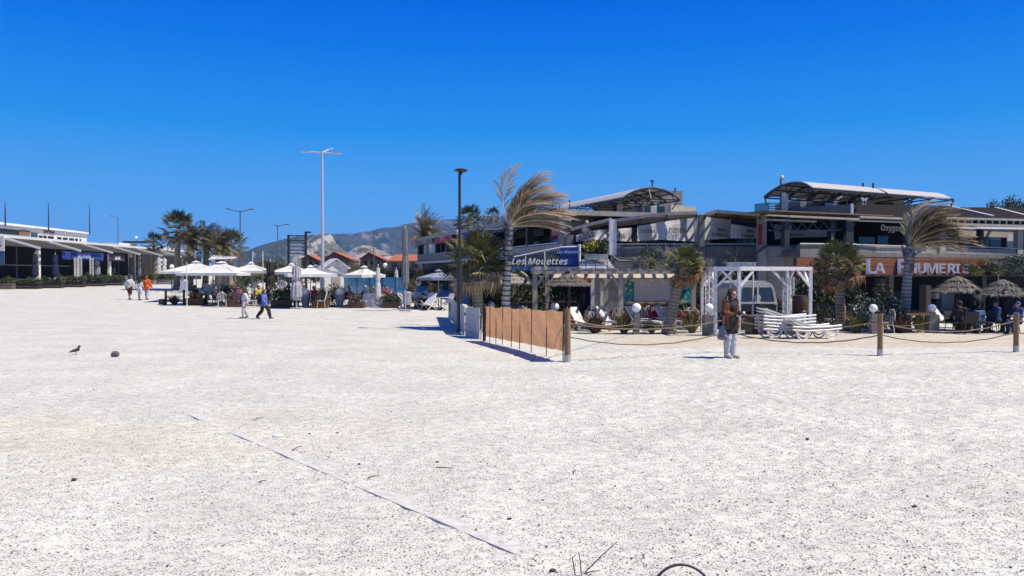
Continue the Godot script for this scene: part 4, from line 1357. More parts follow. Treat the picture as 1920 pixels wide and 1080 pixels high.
# ---------------------------------------------------------------- the wing that runs away behind the palms
func build_wing() -> void:
	var e := Vector3(-9.65, 0, -80)
	var u := Vector3(0.343, 0, 0.939).normalized()
	var nrm := u.cross(Vector3.UP)
	var yaw := atan2(-u.z, u.x)
	var b := thing("shopping_wing", "dark two storey shop wing receding behind the windblown palm", "building", e, yaw)
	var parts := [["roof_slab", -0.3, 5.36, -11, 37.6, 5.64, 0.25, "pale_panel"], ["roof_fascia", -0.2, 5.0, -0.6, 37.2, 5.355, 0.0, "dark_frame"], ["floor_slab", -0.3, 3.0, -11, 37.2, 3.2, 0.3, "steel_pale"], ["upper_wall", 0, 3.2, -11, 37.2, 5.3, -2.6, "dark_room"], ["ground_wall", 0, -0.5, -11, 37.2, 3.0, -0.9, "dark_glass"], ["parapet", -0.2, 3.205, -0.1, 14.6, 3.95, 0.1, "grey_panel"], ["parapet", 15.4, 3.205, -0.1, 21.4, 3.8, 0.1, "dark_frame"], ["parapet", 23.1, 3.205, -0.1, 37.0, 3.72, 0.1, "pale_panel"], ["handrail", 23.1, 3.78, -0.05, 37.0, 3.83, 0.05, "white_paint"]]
	for p in parts:
		var mb := MB.new()
		mb.box(Vector3(p[1], p[2], p[3]), Vector3(p[4], p[5], p[6]))
		part(b, p[0], mb, mat(p[7]))
	for t in [[-0.2, 0.3, "dark_frame"], [2.9, 3.1, "white_paint"], [7.0, 7.4, "dark_frame"], [9.0, 9.2, "dark_frame"], [11.0, 11.2, "dark_frame"], [13.1, 13.5, "dark_frame"], [21.5, 23.0, "pale_panel"], [27.0, 27.2, "dark_frame"], [31.0, 31.25, "dark_frame"], [36.3, 37.25, "grey_panel"]]:
		var mb := MB.new()
		mb.box(Vector3(t[0], -0.4 if t[2] == "pale_panel" or t[2] == "grey_panel" else 3.2, -0.35), Vector3(t[1], 5.355, 0.08 if t[2] != "pale_panel" else 0.16))
		part(b, "pillar", mb, mat(t[2]))
	for t in [[0.5, 2.7], [3.3, 6.8], [7.6, 8.8], [9.4, 10.8], [11.4, 12.9], [24.0, 26.8], [27.6, 30.6], [14.0, 17.4], [17.8, 21.2]]:
		var mb := MB.new()
		mb.box(Vector3(t[0], 3.7, -2.62), Vector3(t[1], 4.9, -2.55))
		part(b, "window", mb, mat("pane_blue"))
	for i in 9:
		var mb := MB.new()
		mb.box(Vector3(0.6 + 4.0 * i, 0.2, -0.93), Vector3(3.9 + 4.0 * i, 2.6, -0.86))
		part(b, "shop_window", mb, mat("dark_glass"))
	var mb := MB.new()
	for t in [[23.2, 5.2, 30.0, 4.95], [30.0, 4.95, 36.8, 5.3]]: mb.beam(Vector3(t[0], t[1], 1.6), Vector3(t[2], t[3], 1.6), 0.06, 0.1)
	part(b, "awning_rail", mb, mat("steel_pale"))
	mb = MB.new()
	for i in 12: mb.box(Vector3(20.0 + 1.5 * i, 5.64, -0.6), Vector3(20.06 + 1.5 * i, 6.15 + 0.2 * (i % 2), -0.54))
	part(b, "roof_railing", mb, mat("steel_dark"))
	var q := func(t: float, o: float) -> Vector3: return e + u * t + nrm * o
	sign_board("dark red shop sign hung high on the receding wing", q.call(7.3, 0.2), q.call(13.6, 0.2), 4.75, 5.6, mat("sign_red", 0.3, 0.012, 0.03, 0.6), "BISTRO", 0.5, mat("letter_pink", 0.6, 0.3, 0.32, 0.7, 0, ""))
	sign_board("blue shop sign beside the pale pillar of the receding wing", q.call(15.6, 0.2), q.call(21.4, 0.2), 4.6, 5.35, mat("sign_blue", 0.01, 0.05, 0.3, 0.6), "les arcades", 0.45, mat("letter_blue", 0.12, 0.22, 0.55, 0.7, 0, ""))
	sign_board("red sign with pale handwriting near the wing's near corner", q.call(32.2, -1.2), q.call(36.2, -1.2), 4.15, 5.1, mat("sign_red"), "Blow Candy", 0.62, mat("letter_rose", 0.75, 0.45, 0.42, 0.7, 0, ""), 0.1)
	sign_board("small dark sign with grey letters under the wing roof", q.call(24.0, -1.8), q.call(29.6, -1.8), 4.6, 5.1, mat("dark_frame"), "SUSHI", 0.36, mat("steel_pale"))
	sign_board("grey lettering on the dark end fascia of the wing", q.call(0.4, 0.2), q.call(6.6, 0.2), 4.85, 5.5, mat("grey_panel"), "LOUNGE", 0.42, mat("steel_pale"))
	# the raised terrace with its banner in front of the wing
	var d := 38.0
	var tr := thing("raised_terrace", "white edged raised terrace in front of the receding wing", "terrace", Vector3.ZERO)
	mb = MB.new()
	slab(mb, 962, 500, 1150, 507, d, 6.0)
	part(tr, "deck", mb, mat("white_wall"))
	mb = MB.new()
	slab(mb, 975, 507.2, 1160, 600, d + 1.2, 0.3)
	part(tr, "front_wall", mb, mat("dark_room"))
	mb = MB.new()
	mb.tube([at(962, 482, d), at(1050, 464, d)], [0.035], 6); mb.tube([at(1050, 464, d), at(1084, 463, d)], [0.05], 6)
	part(tr, "handrail", mb, mat("white_paint"))
	for t in [[1021, 471, 500], [985, 477, 500], [1086, 458, 508]]:
		mb = MB.new()
		mb.tube([at(t[0], t[1], d), at(t[0], t[2], d)], [0.035 if t[0] < 1080 else 0.09], 6)
		part(tr, "rail_post", mb, mat("white_paint"))
	mb = MB.new()
	for i in 26:
		mb.tube([at(965 + i * 3.3, 481.5 - i * 0.67, d + 0.02), at(965 + i * 3.3 + 8, 500, d + 0.02)], [0.008], 4)
		mb.tube([at(972 + i * 3.1, 480.5 - i * 0.62, d + 0.03), at(964 + i * 3.1, 500, d + 0.03)], [0.008], 4)
	stuff(part(tr, "rail_netting", mb, mat("steel_pale")))
	mb = MB.new()
	mb.hexa([at(963, 500, d + 0.1), at(1084, 500, d + 0.1), at(1084, 500, d + 0.14), at(963, 500, d + 0.14), at(963, 482.5, d + 0.1), at(1084, 464, d + 0.1), at(1084, 464, d + 0.14), at(963, 482.5, d + 0.14)])
	part(tr, "dark_screen", mb, mat("screen_black", 0.012, 0.012, 0.014, 0.9))
	for i in 5:
		mb = MB.new()
		slab(mb, 1088 - i * 0.5, 486 + i * 4.2, 1142 + i * 3.0, 490 + i * 4.2, d - 0.02 - i * 0.3, 0.9)
		part(tr, "step", mb, mat("white_wall"))
	mb = MB.new()
	for t in [1098, 1116, 1138]: mb.tube([at(t, 487, d - 1.7), at(t + 1, 508, d - 1.7)], [0.02], 5)
	mb.tube([at(1096, 487, d - 1.7), at(1118, 487, d - 1.7), at(1150, 506, d - 1.7)], [0.022], 5)
	part(tr, "stair_railing", mb, mat("steel_dark"))
	sign_board("white slanted script sign on the terrace netting", at(974, 480, d - 0.1), at(1050, 480, d - 0.1), hgt(502, d), hgt(480, d), null, "Les Mouettes", 0.44, mat("letter_white"), 0.25, "Droid Sans", 0.02)
	sign_board("blue banner with faint script below the white terrace sign", at(960, 500, d - 0.15), at(1001, 500, d - 0.15), hgt(509, d), hgt(499, d), mat("banner_blue", 0.01, 0.12, 0.36, 0.7), "restaurant", 0.2, mat("letter_blue"), 0.25)
	sign_board("royal blue board with handwritten lines at the terrace corner", at(1051, 480, d - 0.1), at(1084, 480, d - 0.1), hgt(498, d), hgt(464, d), mat("board_blue", 0.008, 0.04, 0.26, 0.5), "Les Mouettes", 0.2, mat("letter_blue2", 0.3, 0.45, 0.75, 0.7, 0, ""), 0.15, "Droid Sans", 0.22)
	var bx := shrub_pot_box("white planter with yellow and green plants on the stair landing", Vector3(xat(1122, 36.5), hgt(487, 36.5), -37.5), 1.1, 0.32, 0.5, 0, Color(0.7, 0.7, 0.68))
	for i in 2: plant("landing_plant", ["bushy yellow flowers in the white landing planter", "dark green plant right of the yellow flowers on the landing"][i], "plant", leaf_ball("landing%d" % i, 520, Vector3(0.5, 0.75, 0.4), 0.14, [[Color(0.45, 0.4, 0.02), Color(0.2, 0.22, 0.03)], [Color(0.03, 0.05, 0.02), Color(0.06, 0.07, 0.03)]][i]), bx.position + Vector3(-0.25 + 0.55 * i, 0.28, 0), Vector3.ONE)

# ---------------------------------------------------------------- the pizzeria house, middle
func build_pizzeria() -> void:
	var b := thing("pizzeria_building", "grey two storey restaurant building with white curtained terrace", "building", Vector3.ZERO)
	var mb := MB.new()
	slab(mb, 1060, 430, 1500, 640, 50, 8.0)
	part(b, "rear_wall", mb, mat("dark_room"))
	mb = MB.new()
	wall_between(mb, at(1066, 500, 46), at(1245, 500, 53), 4.4, hgt(396, 46.5), 0.4)
	part(b, "upper_wall", mb, mat("beige_wall"))
	mb = MB.new()
	slab(mb, 1062, 459, 1640, 463, 43.6, 7)
	part(b, "terrace_floor", mb, mat("grey_panel"))
	for r in [[462.5, 480.7], [481.2, 506]]:
		for c in [[1145, 1212], [1213, 1268], [1269, 1323], [1324, 1377], [1378, 1426]]:
			mb = MB.new()
			slab(mb, c[0] + 0.3, r[0], c[1] - 0.3, r[1], 43.2, 0.2)
			part(b, "parapet_panel", mb, mat("grey_panel"))
	mb = MB.new()
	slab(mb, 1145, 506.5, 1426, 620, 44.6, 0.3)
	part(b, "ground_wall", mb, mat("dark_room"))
	mb = MB.new()
	slab(mb, 1150, 456.5, 1424, 458.2, 43.1, 0.06)
	slab(mb, 1213, 458, 1214, 506, 43.05, 0.05)
	part(b, "handrail", mb, mat("steel_pale"))
	for r in [[462.2, 480], [480.6, 500], [500.6, 520], [520.6, 600]]:
		mb = MB.new()
		slab(mb, 1437.5, r[0], 1500, r[1], 41.6, 1.8)
		part(b, "stair_block_panel", mb, mat("pale_panel"))
	mb = MB.new()
	mb.tube([at(1146, 478, 41.8), at(1160, 489, 41.8), at(1186, 490, 41.8)], [0.06], 6)
	mb.tube([at(1406, 486, 41.2), at(1432, 464, 41.2), at(1437, 463, 41.2)], [0.06], 6); mb.tube([at(1484, 466, 41.2), at(1500, 458, 41.2), at(1545, 459, 41.2)], [0.05], 6)
	part(b, "stair_handrail", mb, mat("steel_dark"))
	for t in [[1143, 1156, 411, 478, 41.9, "white_wall"], [1311, 1321, 403, 462, 42.6, "grey_panel"], [1422, 1437, 403, 560, 41.3, "pale_panel"], [1184, 1196, 428, 462, 45.5, "dark_frame"], [1062, 1076, 440, 480, 44.5, "grey_panel"]]:
		mb = MB.new()
		slab(mb, t[0], t[2], t[1], t[3], t[4], 0.35)
		part(b, "pillar", mb, mat(t[5]))
	# the windows under the curtains
	for i in 19:
		var p0 := 1200.0 + i * 12.0
		if p0 > 1300 and p0 < 1322: continue
		mb = MB.new()
		slab(mb, p0, 445, p0 + 11, 459, 46.2, 0.05)
		part(b, "window", mb, mat("dark_glass"))
		mb = MB.new()
		slab(mb, p0 + 11, 445, p0 + 11.7, 459, 46.1, 0.06)
		part(b, "window_post", mb, mat("steel_dark"))
	curtain(b, 1080, 1116, [441, 432], [453, 451], 44.2, 0.5, 0.3)
	curtain(b, 1115, 1184, [432, 427], [450, 453], 42.8, 0.8, 1.3, 44.6)
	curtain(b, 1195, 1232, [424, 418], [452, 450], 43.4, 0.4, 2.2, 44.0)
	curtain(b, 1231, 1304, [417, 408], [449, 453], 42.0, 1.0, 3.7, 44.2)
	curtain(b, 1301, 1312, [409, 405], [454, 455], 43.6, 0.8, 5.0)
	curtain(b, 1320, 1371, [406, 412], [450, 447], 43.0, 0.5, 6.1, 44.0)
	curtain(b, 1370, 1422, [420, 428], [447, 447], 42.0, 0.8, 7.7, 44.0)
	curtain(b, 1452, 1484, [421, 422], [449, 446], 45.0, 0.4, 8.1)
	curtain(b, 1482, 1560, [432, 434], [446, 444], 45.2, 0.4, 9.5)
	canopy(b, "canopy", [at(1071, 431, 44.5), at(1108, 421, 43.5), at(1145, 412, 42.4)], [at(1075, 445, 49), at(1108, 437, 49), at(1145, 428, 49)], 4, mat("soffit"), mat("pale_panel"))
	canopy(b, "canopy", [at(1155, 414, 42), at(1200, 408, 41.7), at(1250, 401, 41.5), at(1306, 400, 41.5)], [at(1155, 428, 48), at(1200, 423, 48), at(1250, 417, 48), at(1306, 409, 48)], 5, mat("soffit"), mat("pale_panel"))
	canopy(b, "canopy", [at(1322, 402, 41.5), at(1342, 397, 41.5), at(1380, 400, 41.3), at(1424, 404, 41)], [at(1322, 410, 48), at(1342, 408, 48), at(1380, 413, 48), at(1424, 420, 48)], 5, mat("soffit"), mat("pale_panel"))
	mb = MB.new()                                     # zigzag braces below the left canopy
	for i in 9:
		mb.beam(at(1084 + i * 7, 452 - i * 2.2, 43.4), at(1088 + i * 7, 440 - i * 2.2, 43.4), 0.05, 0.05); mb.beam(at(1088 + i * 7, 440 - i * 2.2, 43.4), at(1091 + i * 7, 450 - i * 2.2, 43.4), 0.05, 0.05)
	mb.beam(at(1083, 452, 43.4), at(1148, 432, 43.4), 0.06, 0.08)
	part(b, "brace_truss", mb, mat("steel_dark"))
	mat("letter_ink", 0.04, 0.045, 0.06, 0.7, 0, "")
	for t in [["PIZZERIA", 1151, 443, 0.38, 1115, 1184, 42.8, 44.6], ["PIZZERIA", 1212, 434, 0.24, 1195, 1232, 43.4, 44.0], ["PIZZERIA", 1266, 432.5, 0.38, 1231, 1304, 42.0, 44.2], ["Dolce", 1349, 431, 0.27, 1320, 1371, 43.0, 44.0], ["& Antipasti", 1345, 440, 0.24, 1320, 1371, 43.0, 44.0], ["Dolce", 1402, 433, 0.28, 1370, 1422, 42.0, 44.0], ["& Antipasti", 1397, 442, 0.26, 1370, 1422, 42.0, 44.0], ["& Antipasti", 1488, 440, 0.22, 1480, 1520, 44.9, 44.9]]:
		var u: float = inverse_lerp(t[4], t[5], t[1])
		var run := at(t[5], 440, t[7]) - at(t[4], 440, t[6])
		run.y = 0.0
		run = run.normalized()
		var bs := Basis(run, Vector3.UP, run.cross(Vector3.UP))
		text(b, "curtain_lettering", t[0], t[3], at(t[1], t[2], lerpf(t[6], t[7], u)) + bs.z * 0.16, bs, mat("letter_ink"), "Droid Sans", 0.02, false)
	sign_board("narrow red banner on the concrete pillar between the curtains", at(1421.5, 440, 41.1), at(1429, 440, 41.1), hgt(459, 41.1), hgt(420, 41.1), mat("sign_red"), "", 0.3, mat("letter_rose"))
	# rooftop pavilion, left, under a vault that runs away from the camera
	var p := thing("rooftop_pavilion", "beige rooftop pavilion under an open white vault, left of two", "building", Vector3.ZERO)
	mb = MB.new()
	slab(mb, 1130, 374, 1272, 402, 58, 6)
	part(p, "wall", mb, mat("beige_wall"))
	mb = MB.new()
	slab(mb, 1240, 358, 1279, 400, 60, 4)
	part(p, "stair_tower", mb, mat("beige_wall"))
	mb = MB.new()
	wall_between(mb, at(1255, 400, 54), at(1301, 400, 56), 5.6, hgt(386, 55), 0.3)
	part(p, "parapet", mb, mat("beige_wall"))
	for t in [[1166, 1186], [1188, 1205], [1208, 1219], [1231, 1246], [1149, 1157]]:
		mb = MB.new()
		slab(mb, t[0], 387, t[1], 400, 57.98, 0.1)
		part(p, "window", mb, mat("pane_blue"))
	for t in [[1158, 1166, 374], [1221, 1231, 368]]:
		mb = MB.new()
		slab(mb, t[0], t[2], t[1], 402, 55, 0.4)
		part(p, "pillar", mb, mat("white_wall"))
	var d := 51.0
	vault(p, [at(1275, 373, d - 1), at(1262, 363.5, d - 1), at(1247, 356, d), at(1228, 351.5, d), at(1212, 351.5, d), at(1196, 355, d), at(1180, 362, d), at(1168, 370, d)], Vector3(-0.343, 0, -0.939) * 11.5, 3, 0.02)
	for t in [[1198, 395, 1188, 376], [1198, 395, 1207, 376], [1260, 393, 1273, 373], [1232, 388, 1247, 372]]:
		mb = MB.new()
		mb.beam(at(t[0], t[1], 52), at(t[2], t[3], 52), 0.07, 0.07)
		part(p, "roof_strut", mb, mat("steel_dark"))
	mb = MB.new()
	mb.tube([at(1223, 352, 53), at(1223, 339, 53)], [0.05], 6); mb.beam(at(1219, 339, 53), at(1226, 340, 53), 0.15, 0.1); mb.tube([at(1266, 360, 60), at(1266, 352, 60)], [0.06], 6)
	part(p, "antenna", mb, mat("steel_dark"))

# ---------------------------------------------------------------- the rum house, right
func build_rhum_house() -> void:
	slant = 0.0165
	var b := thing("bar_building", "right hand bar building with orange plank fascia and dark terrace", "building", Vector3.ZERO)
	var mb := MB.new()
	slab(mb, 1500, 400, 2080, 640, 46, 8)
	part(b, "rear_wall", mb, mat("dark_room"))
	for c in [[1500, 1640, 460], [1641, 1766, 464], [1768, 1912, 468], [1914, 2080, 470]]:
		mb = MB.new()
		slab(mb, c[0], c[2] - 1.5 if c[0] > 1600 else c[2], c[1], 483.5, 40.0, 0.25)
		part(b, "parapet", mb, mat("pale_panel") if c[0] > 1600 else mat("grey_panel"))
	mb = MB.new()
	slab(mb, 1500, 476, 2080, 484, 40.26, 6)
	part(b, "terrace_floor", mb, mat("grey_panel"))
	for seg in [[1494, 1556], [1556.6, 1620], [1620.6, 1682], [1682.6, 1745], [1745.6, 1800], [1800.6, 1856]]:
		for i in 6:                                   # orange planks, joint by joint
			mb = MB.new()
			slab(mb, seg[0], 483.8 + i * 5.3, seg[1], 483.8 + i * 5.3 + 5.0, 39.7 - 0.012 * ((i + int(seg[0])) % 3), 0.25)
			var k := 0.8 + 0.3 * rng.randf()
			part(b, "plank", mb, mat("orange_plank%d" % (rng.randi() % 3), 0.29 * k, 0.095 * k, 0.036 * k, 0.7, 0, "grain", 0.7, 0.25))
	mb = MB.new()
	slab(mb, 1494, 515.8, 2080, 518, 39.6, 0.5)
	part(b, "fascia_foot", mb, mat("dark_frame"))
	for t in [[1762, 1773, 424, 484, 39.85, "pale_panel"], [1908, 1918, 428, 480, 39.85, "pale_panel"], [1471, 1480, 404, 462, 40.6, "dark_frame"], [1558, 1566, 416, 462, 41, "dark_frame"], [1586, 1600, 406, 462, 40.6, "dark_frame"], [1790, 1797, 424, 466, 42, "dark_frame"], [1838, 1844, 424, 466, 42, "dark_frame"], [1600, 1607, 516, 600, 41, "grey_panel"], [1668, 1676, 518, 590, 42, "grey_panel"], [1842, 1850, 516, 600, 40.2, "dark_frame"]]:
		mb = MB.new()
		slab(mb, t[0], t[2], t[1], t[3], t[4], 0.3)
		part(b, "pillar", mb, mat(t[5]))
	mb = MB.new()
	slab(mb, 1774, 426, 1906, 444, 45.0, 0.6)
	part(b, "upper_wall", mb, mat("beige_wall"))
	mb = MB.new()
	slab(mb, 1745, 430, 1762, 466, 44.0, 0.6)
	part(b, "upper_wall", mb, mat("grey_panel"))
	for t in [[1806, 1822, 445, 463], [1823.5, 1838, 445, 463], [1846, 1854, 445, 463], [1856, 1876, 445, 463], [1778, 1788, 430, 463], [1645, 1665, 442, 462], [1610, 1640, 444, 462]]:
		mb = MB.new()
		slab(mb, t[0], t[2], t[1], t[3], 44.9, 0.3)
		part(b, "window", mb, mat("pane_blue" if t[0] > 1800 else "dark_glass"))
	mb = MB.new()
	for t in [[1606, 459, 1740, 463], [1772, 460, 1908, 466], [1500, 457, 1606, 458]]: mb.tube([sat(t[0], t[1], 39.9), sat(t[2], t[3], 39.9)], [0.04], 6)
	part(b, "handrail", mb, mat("steel_pale"))
	mb = MB.new()
	slab(mb, 1888, 440, 1905, 466, 43, 0.05)
	part(b, "white_screen", mb, mat("vinyl", 0.62, 0.66, 0.72, 0.45, 0, "soft", 1.0))
	# the flat canopy with two pale beams, left half
	mb = MB.new()
	slab(mb, 1440, 401.5, 1775, 403.5, 40.6, 6.5)
	part(b, "terrace_roof", mb, mat("soffit"))
	for t in [[1438, 403.6, 1505, 406, 40.3], [1480, 406.5, 1612, 410, 40.25], [1612, 408, 1775, 412, 40.2], [1437, 412, 1530, 415, 40.5], [1590, 414.5, 1775, 417.5, 40.3]]:
		mb = MB.new()
		slab(mb, t[0], t[1], t[2], t[3], t[4], 0.2)
		part(b, "edge_beam", mb, mat("pale_panel"))
	mb = MB.new()
	mb.beam(sat(1440, 432, 41), sat(1600, 432, 41), 0.06, 0.08)
	for i in 8: mb.beam(sat(1444 + 20 * i, 417, 41), sat(1454 + 20 * i, 432, 41), 0.05, 0.05); mb.beam(sat(1464 + 20 * i, 417, 41), sat(1454 + 20 * i, 432, 41), 0.05, 0.05)
	part(b, "brace_truss", mb, mat("steel_dark"))
	# the slatted pergola roof, right half
	for t in [[1778, 388, 1862, 407], [1866, 391, 1940, 410], [1948, 393, 2010, 411], [2030, 393, 2075, 413]]:
		mb = MB.new()
		mb.beam(sat(t[0], t[1], 46), sat(t[2], t[3], 39.5), 0.16, 0.2)
		part(b, "rafter", mb, mat("white_paint"))
	for i in 11:
		var w := i / 10.0
		mb = MB.new()
		var dd := lerpf(45.8, 39.6, w)
		mb.beam(sat(1752 + 20 * w, 389 + 17 * w, dd), sat(2075, 392 + 19 * w, dd), 0.22, 0.06)
		part(b, "roof_slat", mb, mat("slat_dark"))
	for t in [[409, 413, "pale_panel"], [420, 425, "pale_panel"], [426, 428, "white_paint"]]:
		mb = MB.new()
		mb.beam(sat(1773, t[0], 39.4), sat(2075, t[1] + 3, 39.4), 0.1, 0.13)
		part(b, "edge_beam", mb, mat(t[2]))
	mb = MB.new()
	for i in 22: mb.box(sat(1782 + 13 * i, 410, 39.4), sat(1783.4 + 13 * i, 422 + 0.2 * i, 39.45))
	stuff(part(b, "balusters", mb, mat("steel_pale")))
	# ground floor bar, in the shade
	for t in [[1737, 1746, 535, 592, 35.5, "slat_dark"], [1755, 1762, 540, 560, 41, "pale_panel"], [1650, 1668, 522, 548, 43, "grey_panel"], [1766, 1790, 548, 580, 42, "grey_panel"], [1690, 1704, 545, 585, 40, "pane_blue"]]:
		mb = MB.new()
		slab(mb, t[0], t[2], t[1], t[3], t[4], 0.4)
		part(b, "interior_pier", mb, mat(t[5]))
	var sg := thing("bar_sign", "large white raised capitals along the orange plank fascia", "sign", Vector3.ZERO)
	for t in [["L", 1632, 500, 1.15], ["A", 1650, 503, 0.8], ["R", 1692, 500, 1.15], ["H", 1710.5, 503.5, 0.8], ["U", 1729, 503.5, 0.8], ["M", 1748, 503.5, 0.8], ["E", 1766.5, 503.5, 0.8], ["R", 1783.5, 503.5, 0.8], ["I", 1796, 504, 0.8], ["E", 1810, 504, 0.8]]:
		text(sg, "letter", t[0], t[3], sat(t[1], t[2], 39.35), Basis(Vector3.UP, -atan(slant * F / 44.0)), mat("letter_white"), "Droid Sans", 0.14)
	sign_board("white script on the dark upper terrace behind the windblown palm", sat(1645, 421, 42), sat(1695, 421, 42), hgt(430, 42), hgt(414, 42), null, "Oxygen", 0.5, mat("letter_grey", 0.55, 0.53, 0.52, 0.7, 0, ""), 0.1)
	slant = 0.0
	# rooftop pavilion, right
	var p := thing("rooftop_pavilion", "rooftop pavilion under the long ribbed white vault, right of two", "building", Vector3.ZERO)
	mb = MB.new()
	slab(mb, 1500, 371, 1568, 410, 52, 5)
	part(p, "wall", mb, mat("beige_wall"))
	mb = MB.new()
	slab(mb, 1563, 366, 1690, 412, 50.5, 5)
	part(p, "wall", mb, mat("white_wall"))
	for t in [[1513, 1528, 379, 391, 51.95], [1530, 1545, 378, 390, 51.95], [1547, 1561, 377, 388, 51.95], [1573, 1586, 376, 386, 50.45], [1589, 1594, 376, 386, 50.45], [1640, 1675, 380, 388, 50.45]]:
		mb = MB.new()
		slab(mb, t[0], t[2], t[1], t[3], t[4], 0.1)
		part(p, "window", mb, mat("dark_glass"))
	mb = MB.new()
	wall_between(mb, at(1481, 400, 45.5), at(1600, 400, 43.5), 4.95, hgt(385, 44), 0.25)
	part(p, "parapet", mb, mat("grey_panel"))
	mb = MB.new()
	mb.hexa([at(1600, 407, 43.3), at(1775, 407, 43.3), at(1775, 407, 44.5), at(1600, 407, 44.5), at(1611, 383, 43.6), at(1775, 386, 43.6), at(1775, 386, 44.5), at(1611, 383, 44.5)])
	part(p, "dark_awning", mb, mat("black_cloth", 0.012, 0.01, 0.01, 0.9))
	mb = MB.new()
	mb.beam(at(1597, 382, 43.2), at(1597, 405, 43.2), 0.12, 0.12)
	part(p, "parapet_post", mb, mat("white_paint"))
	for i in 6:
		mb = MB.new()
		mb.box(at(1441, 380 + 3.3 * i, 47), at(1500, 381.6 + 3.3 * i, 47.06))
		part(p, "louvre", mb, mat("louvre_red", 0.17, 0.03, 0.025, 0.7))
	mb = MB.new()
	wall_between(mb, at(1415, 400, 47), at(1442, 400, 46), 5.2, hgt(381, 46.5), 0.04)
	part(p, "glass_corner", mb, glass("glass_dark", 0.05, 0.08, 0.12, 0.55))
	mb = MB.new()
	slab(mb, 1468, 362, 1477, 398, 45, 0.45)
	part(p, "pillar", mb, mat("white_wall"))
	vault(p, [at(1433, 368, 47), at(1443, 359.5, 46.6), at(1462, 347.5, 46), at(1485, 341.5, 45), at(1500, 341, 44.4), at(1512, 345, 43.8), at(1523, 352, 43)], Vector3(11.5, 0, -6.4), 2, 0.25)
	for t in [[1534, 385, 1512, 365], [1534, 385, 1548, 366], [1560, 368, 1537, 352], [1602, 384, 1604, 368], [1694, 392, 1712, 378], [1437, 385, 1434, 369], [1692, 382, 1720, 371], [1782, 388, 1788, 376]]:
		mb = MB.new()
		mb.beam(at(t[0], t[1], 45.5), at(t[2], t[3], 45.5), 0.07, 0.07)
		part(p, "roof_strut", mb, mat("steel_dark"))
	for t in [[1618, 350], [1637, 350]]:
		mb = MB.new()
		mb.tube([at(t[0], 362, 47), at(t[0], t[1] - 7, 47)], [0.06], 6)
		part(p, "vent_pipe", mb, mat("steel_dark"))
	mb = MB.new()
	mb.beam(at(1615, 388, 44), at(1625, 371, 44), 0.12, 0.12); mb.beam(at(1624, 388, 44), at(1616, 371, 44), 0.12, 0.12)
	part(p, "cross_brace", mb, mat("white_paint"))
	var lp := thing("camera_mast", "thin dark mast with a small white head beside the right vault", "mast", Vector3(xat(1463, 44.6), 0, -44.6))
	mb = MB.new()
	mb.tube([Vector3(0, 4.9, 0), Vector3(0, hgt(334, 44.6), 0)], [0.06, 0.045], 8)
	part(lp, "pole", mb, mat("steel_dark"))
	mb = MB.new()
	mb.ball(Vector3(0.06, hgt(333, 44.6), 0), Vector3(0.12, 0.14, 0.12), 8)
	part(lp, "head", mb, mat("white_paint"))

# ---------------------------------------------------------------- middle distance
func house(label: String, px0: float, px1: float, eave: float, ridge: float, d: float, hip: bool) -> void:
	var o := thing("tiled_house", label, "house", on((px0 + px1) / 2, d))
	var w := (px1 - px0) * d / F
	var g := o.position.y
	var ye := hgt(eave, d) - g
	var yr := hgt(ridge, d) - g
	var mb := MB.new()
	mb.box(Vector3(-w * 0.46, -1, -7), Vector3(w * 0.46, ye, -0.6))
	part(o, "wall", mb, mat("house_wall", 0.2, 0.18, 0.17, 0.9, 0, "dirt", 3.0))
	mb = MB.new()
	if hip:
		var r := [Vector3(-w * 0.3, yr, -4), Vector3(w * 0.3, yr, -4)]
		var e := [Vector3(-w / 2, ye, 0), Vector3(w / 2, ye, 0), Vector3(w / 2, ye, -8), Vector3(-w / 2, ye, -8)]
		mb.quad(e[0], e[1], r[1], r[0]); mb.quad(e[2], e[3], r[0], r[1]); mb.tri(e[1], e[2], r[1]); mb.tri(e[3], e[0], r[0])
		mb.quad(e[3], e[2], e[1], e[0])
	else:                                            # the gable looks left, the tiled slope right
		var q := [Vector3(-w * 0.5, ye, 0), Vector3(w * 0.5, ye - 0.3, 0), Vector3(w * 0.5, ye - 0.3, -8), Vector3(-w * 0.5, ye, -8), Vector3(-w * 0.12, yr, 0), Vector3(-w * 0.12, yr, -8)]
		mb.quad(q[1], q[2], q[5], q[4]); mb.quad(q[3], q[0], q[4], q[5])
		mb.tri(q[2], q[3], q[5])
		var gm := MB.new()
		gm.tri(q[0] + Vector3(0.3, 0, -0.1), q[1] + Vector3(-0.3, 0, -0.1), q[4] + Vector3(0, -0.15, -0.1))
		part(o, "gable", gm, mat("dark_wood"))
	part(o, "roof", mb, mat("roof_tile"))
	for i in 3:
		mb = MB.new()
		mb.box(Vector3(w * (-0.36 + 0.28 * i), ye - 1.7, -0.62), Vector3(w * (-0.2 + 0.28 * i), ye - 0.4, -0.55))
		part(o, "window", mb, mat("dark_glass"))

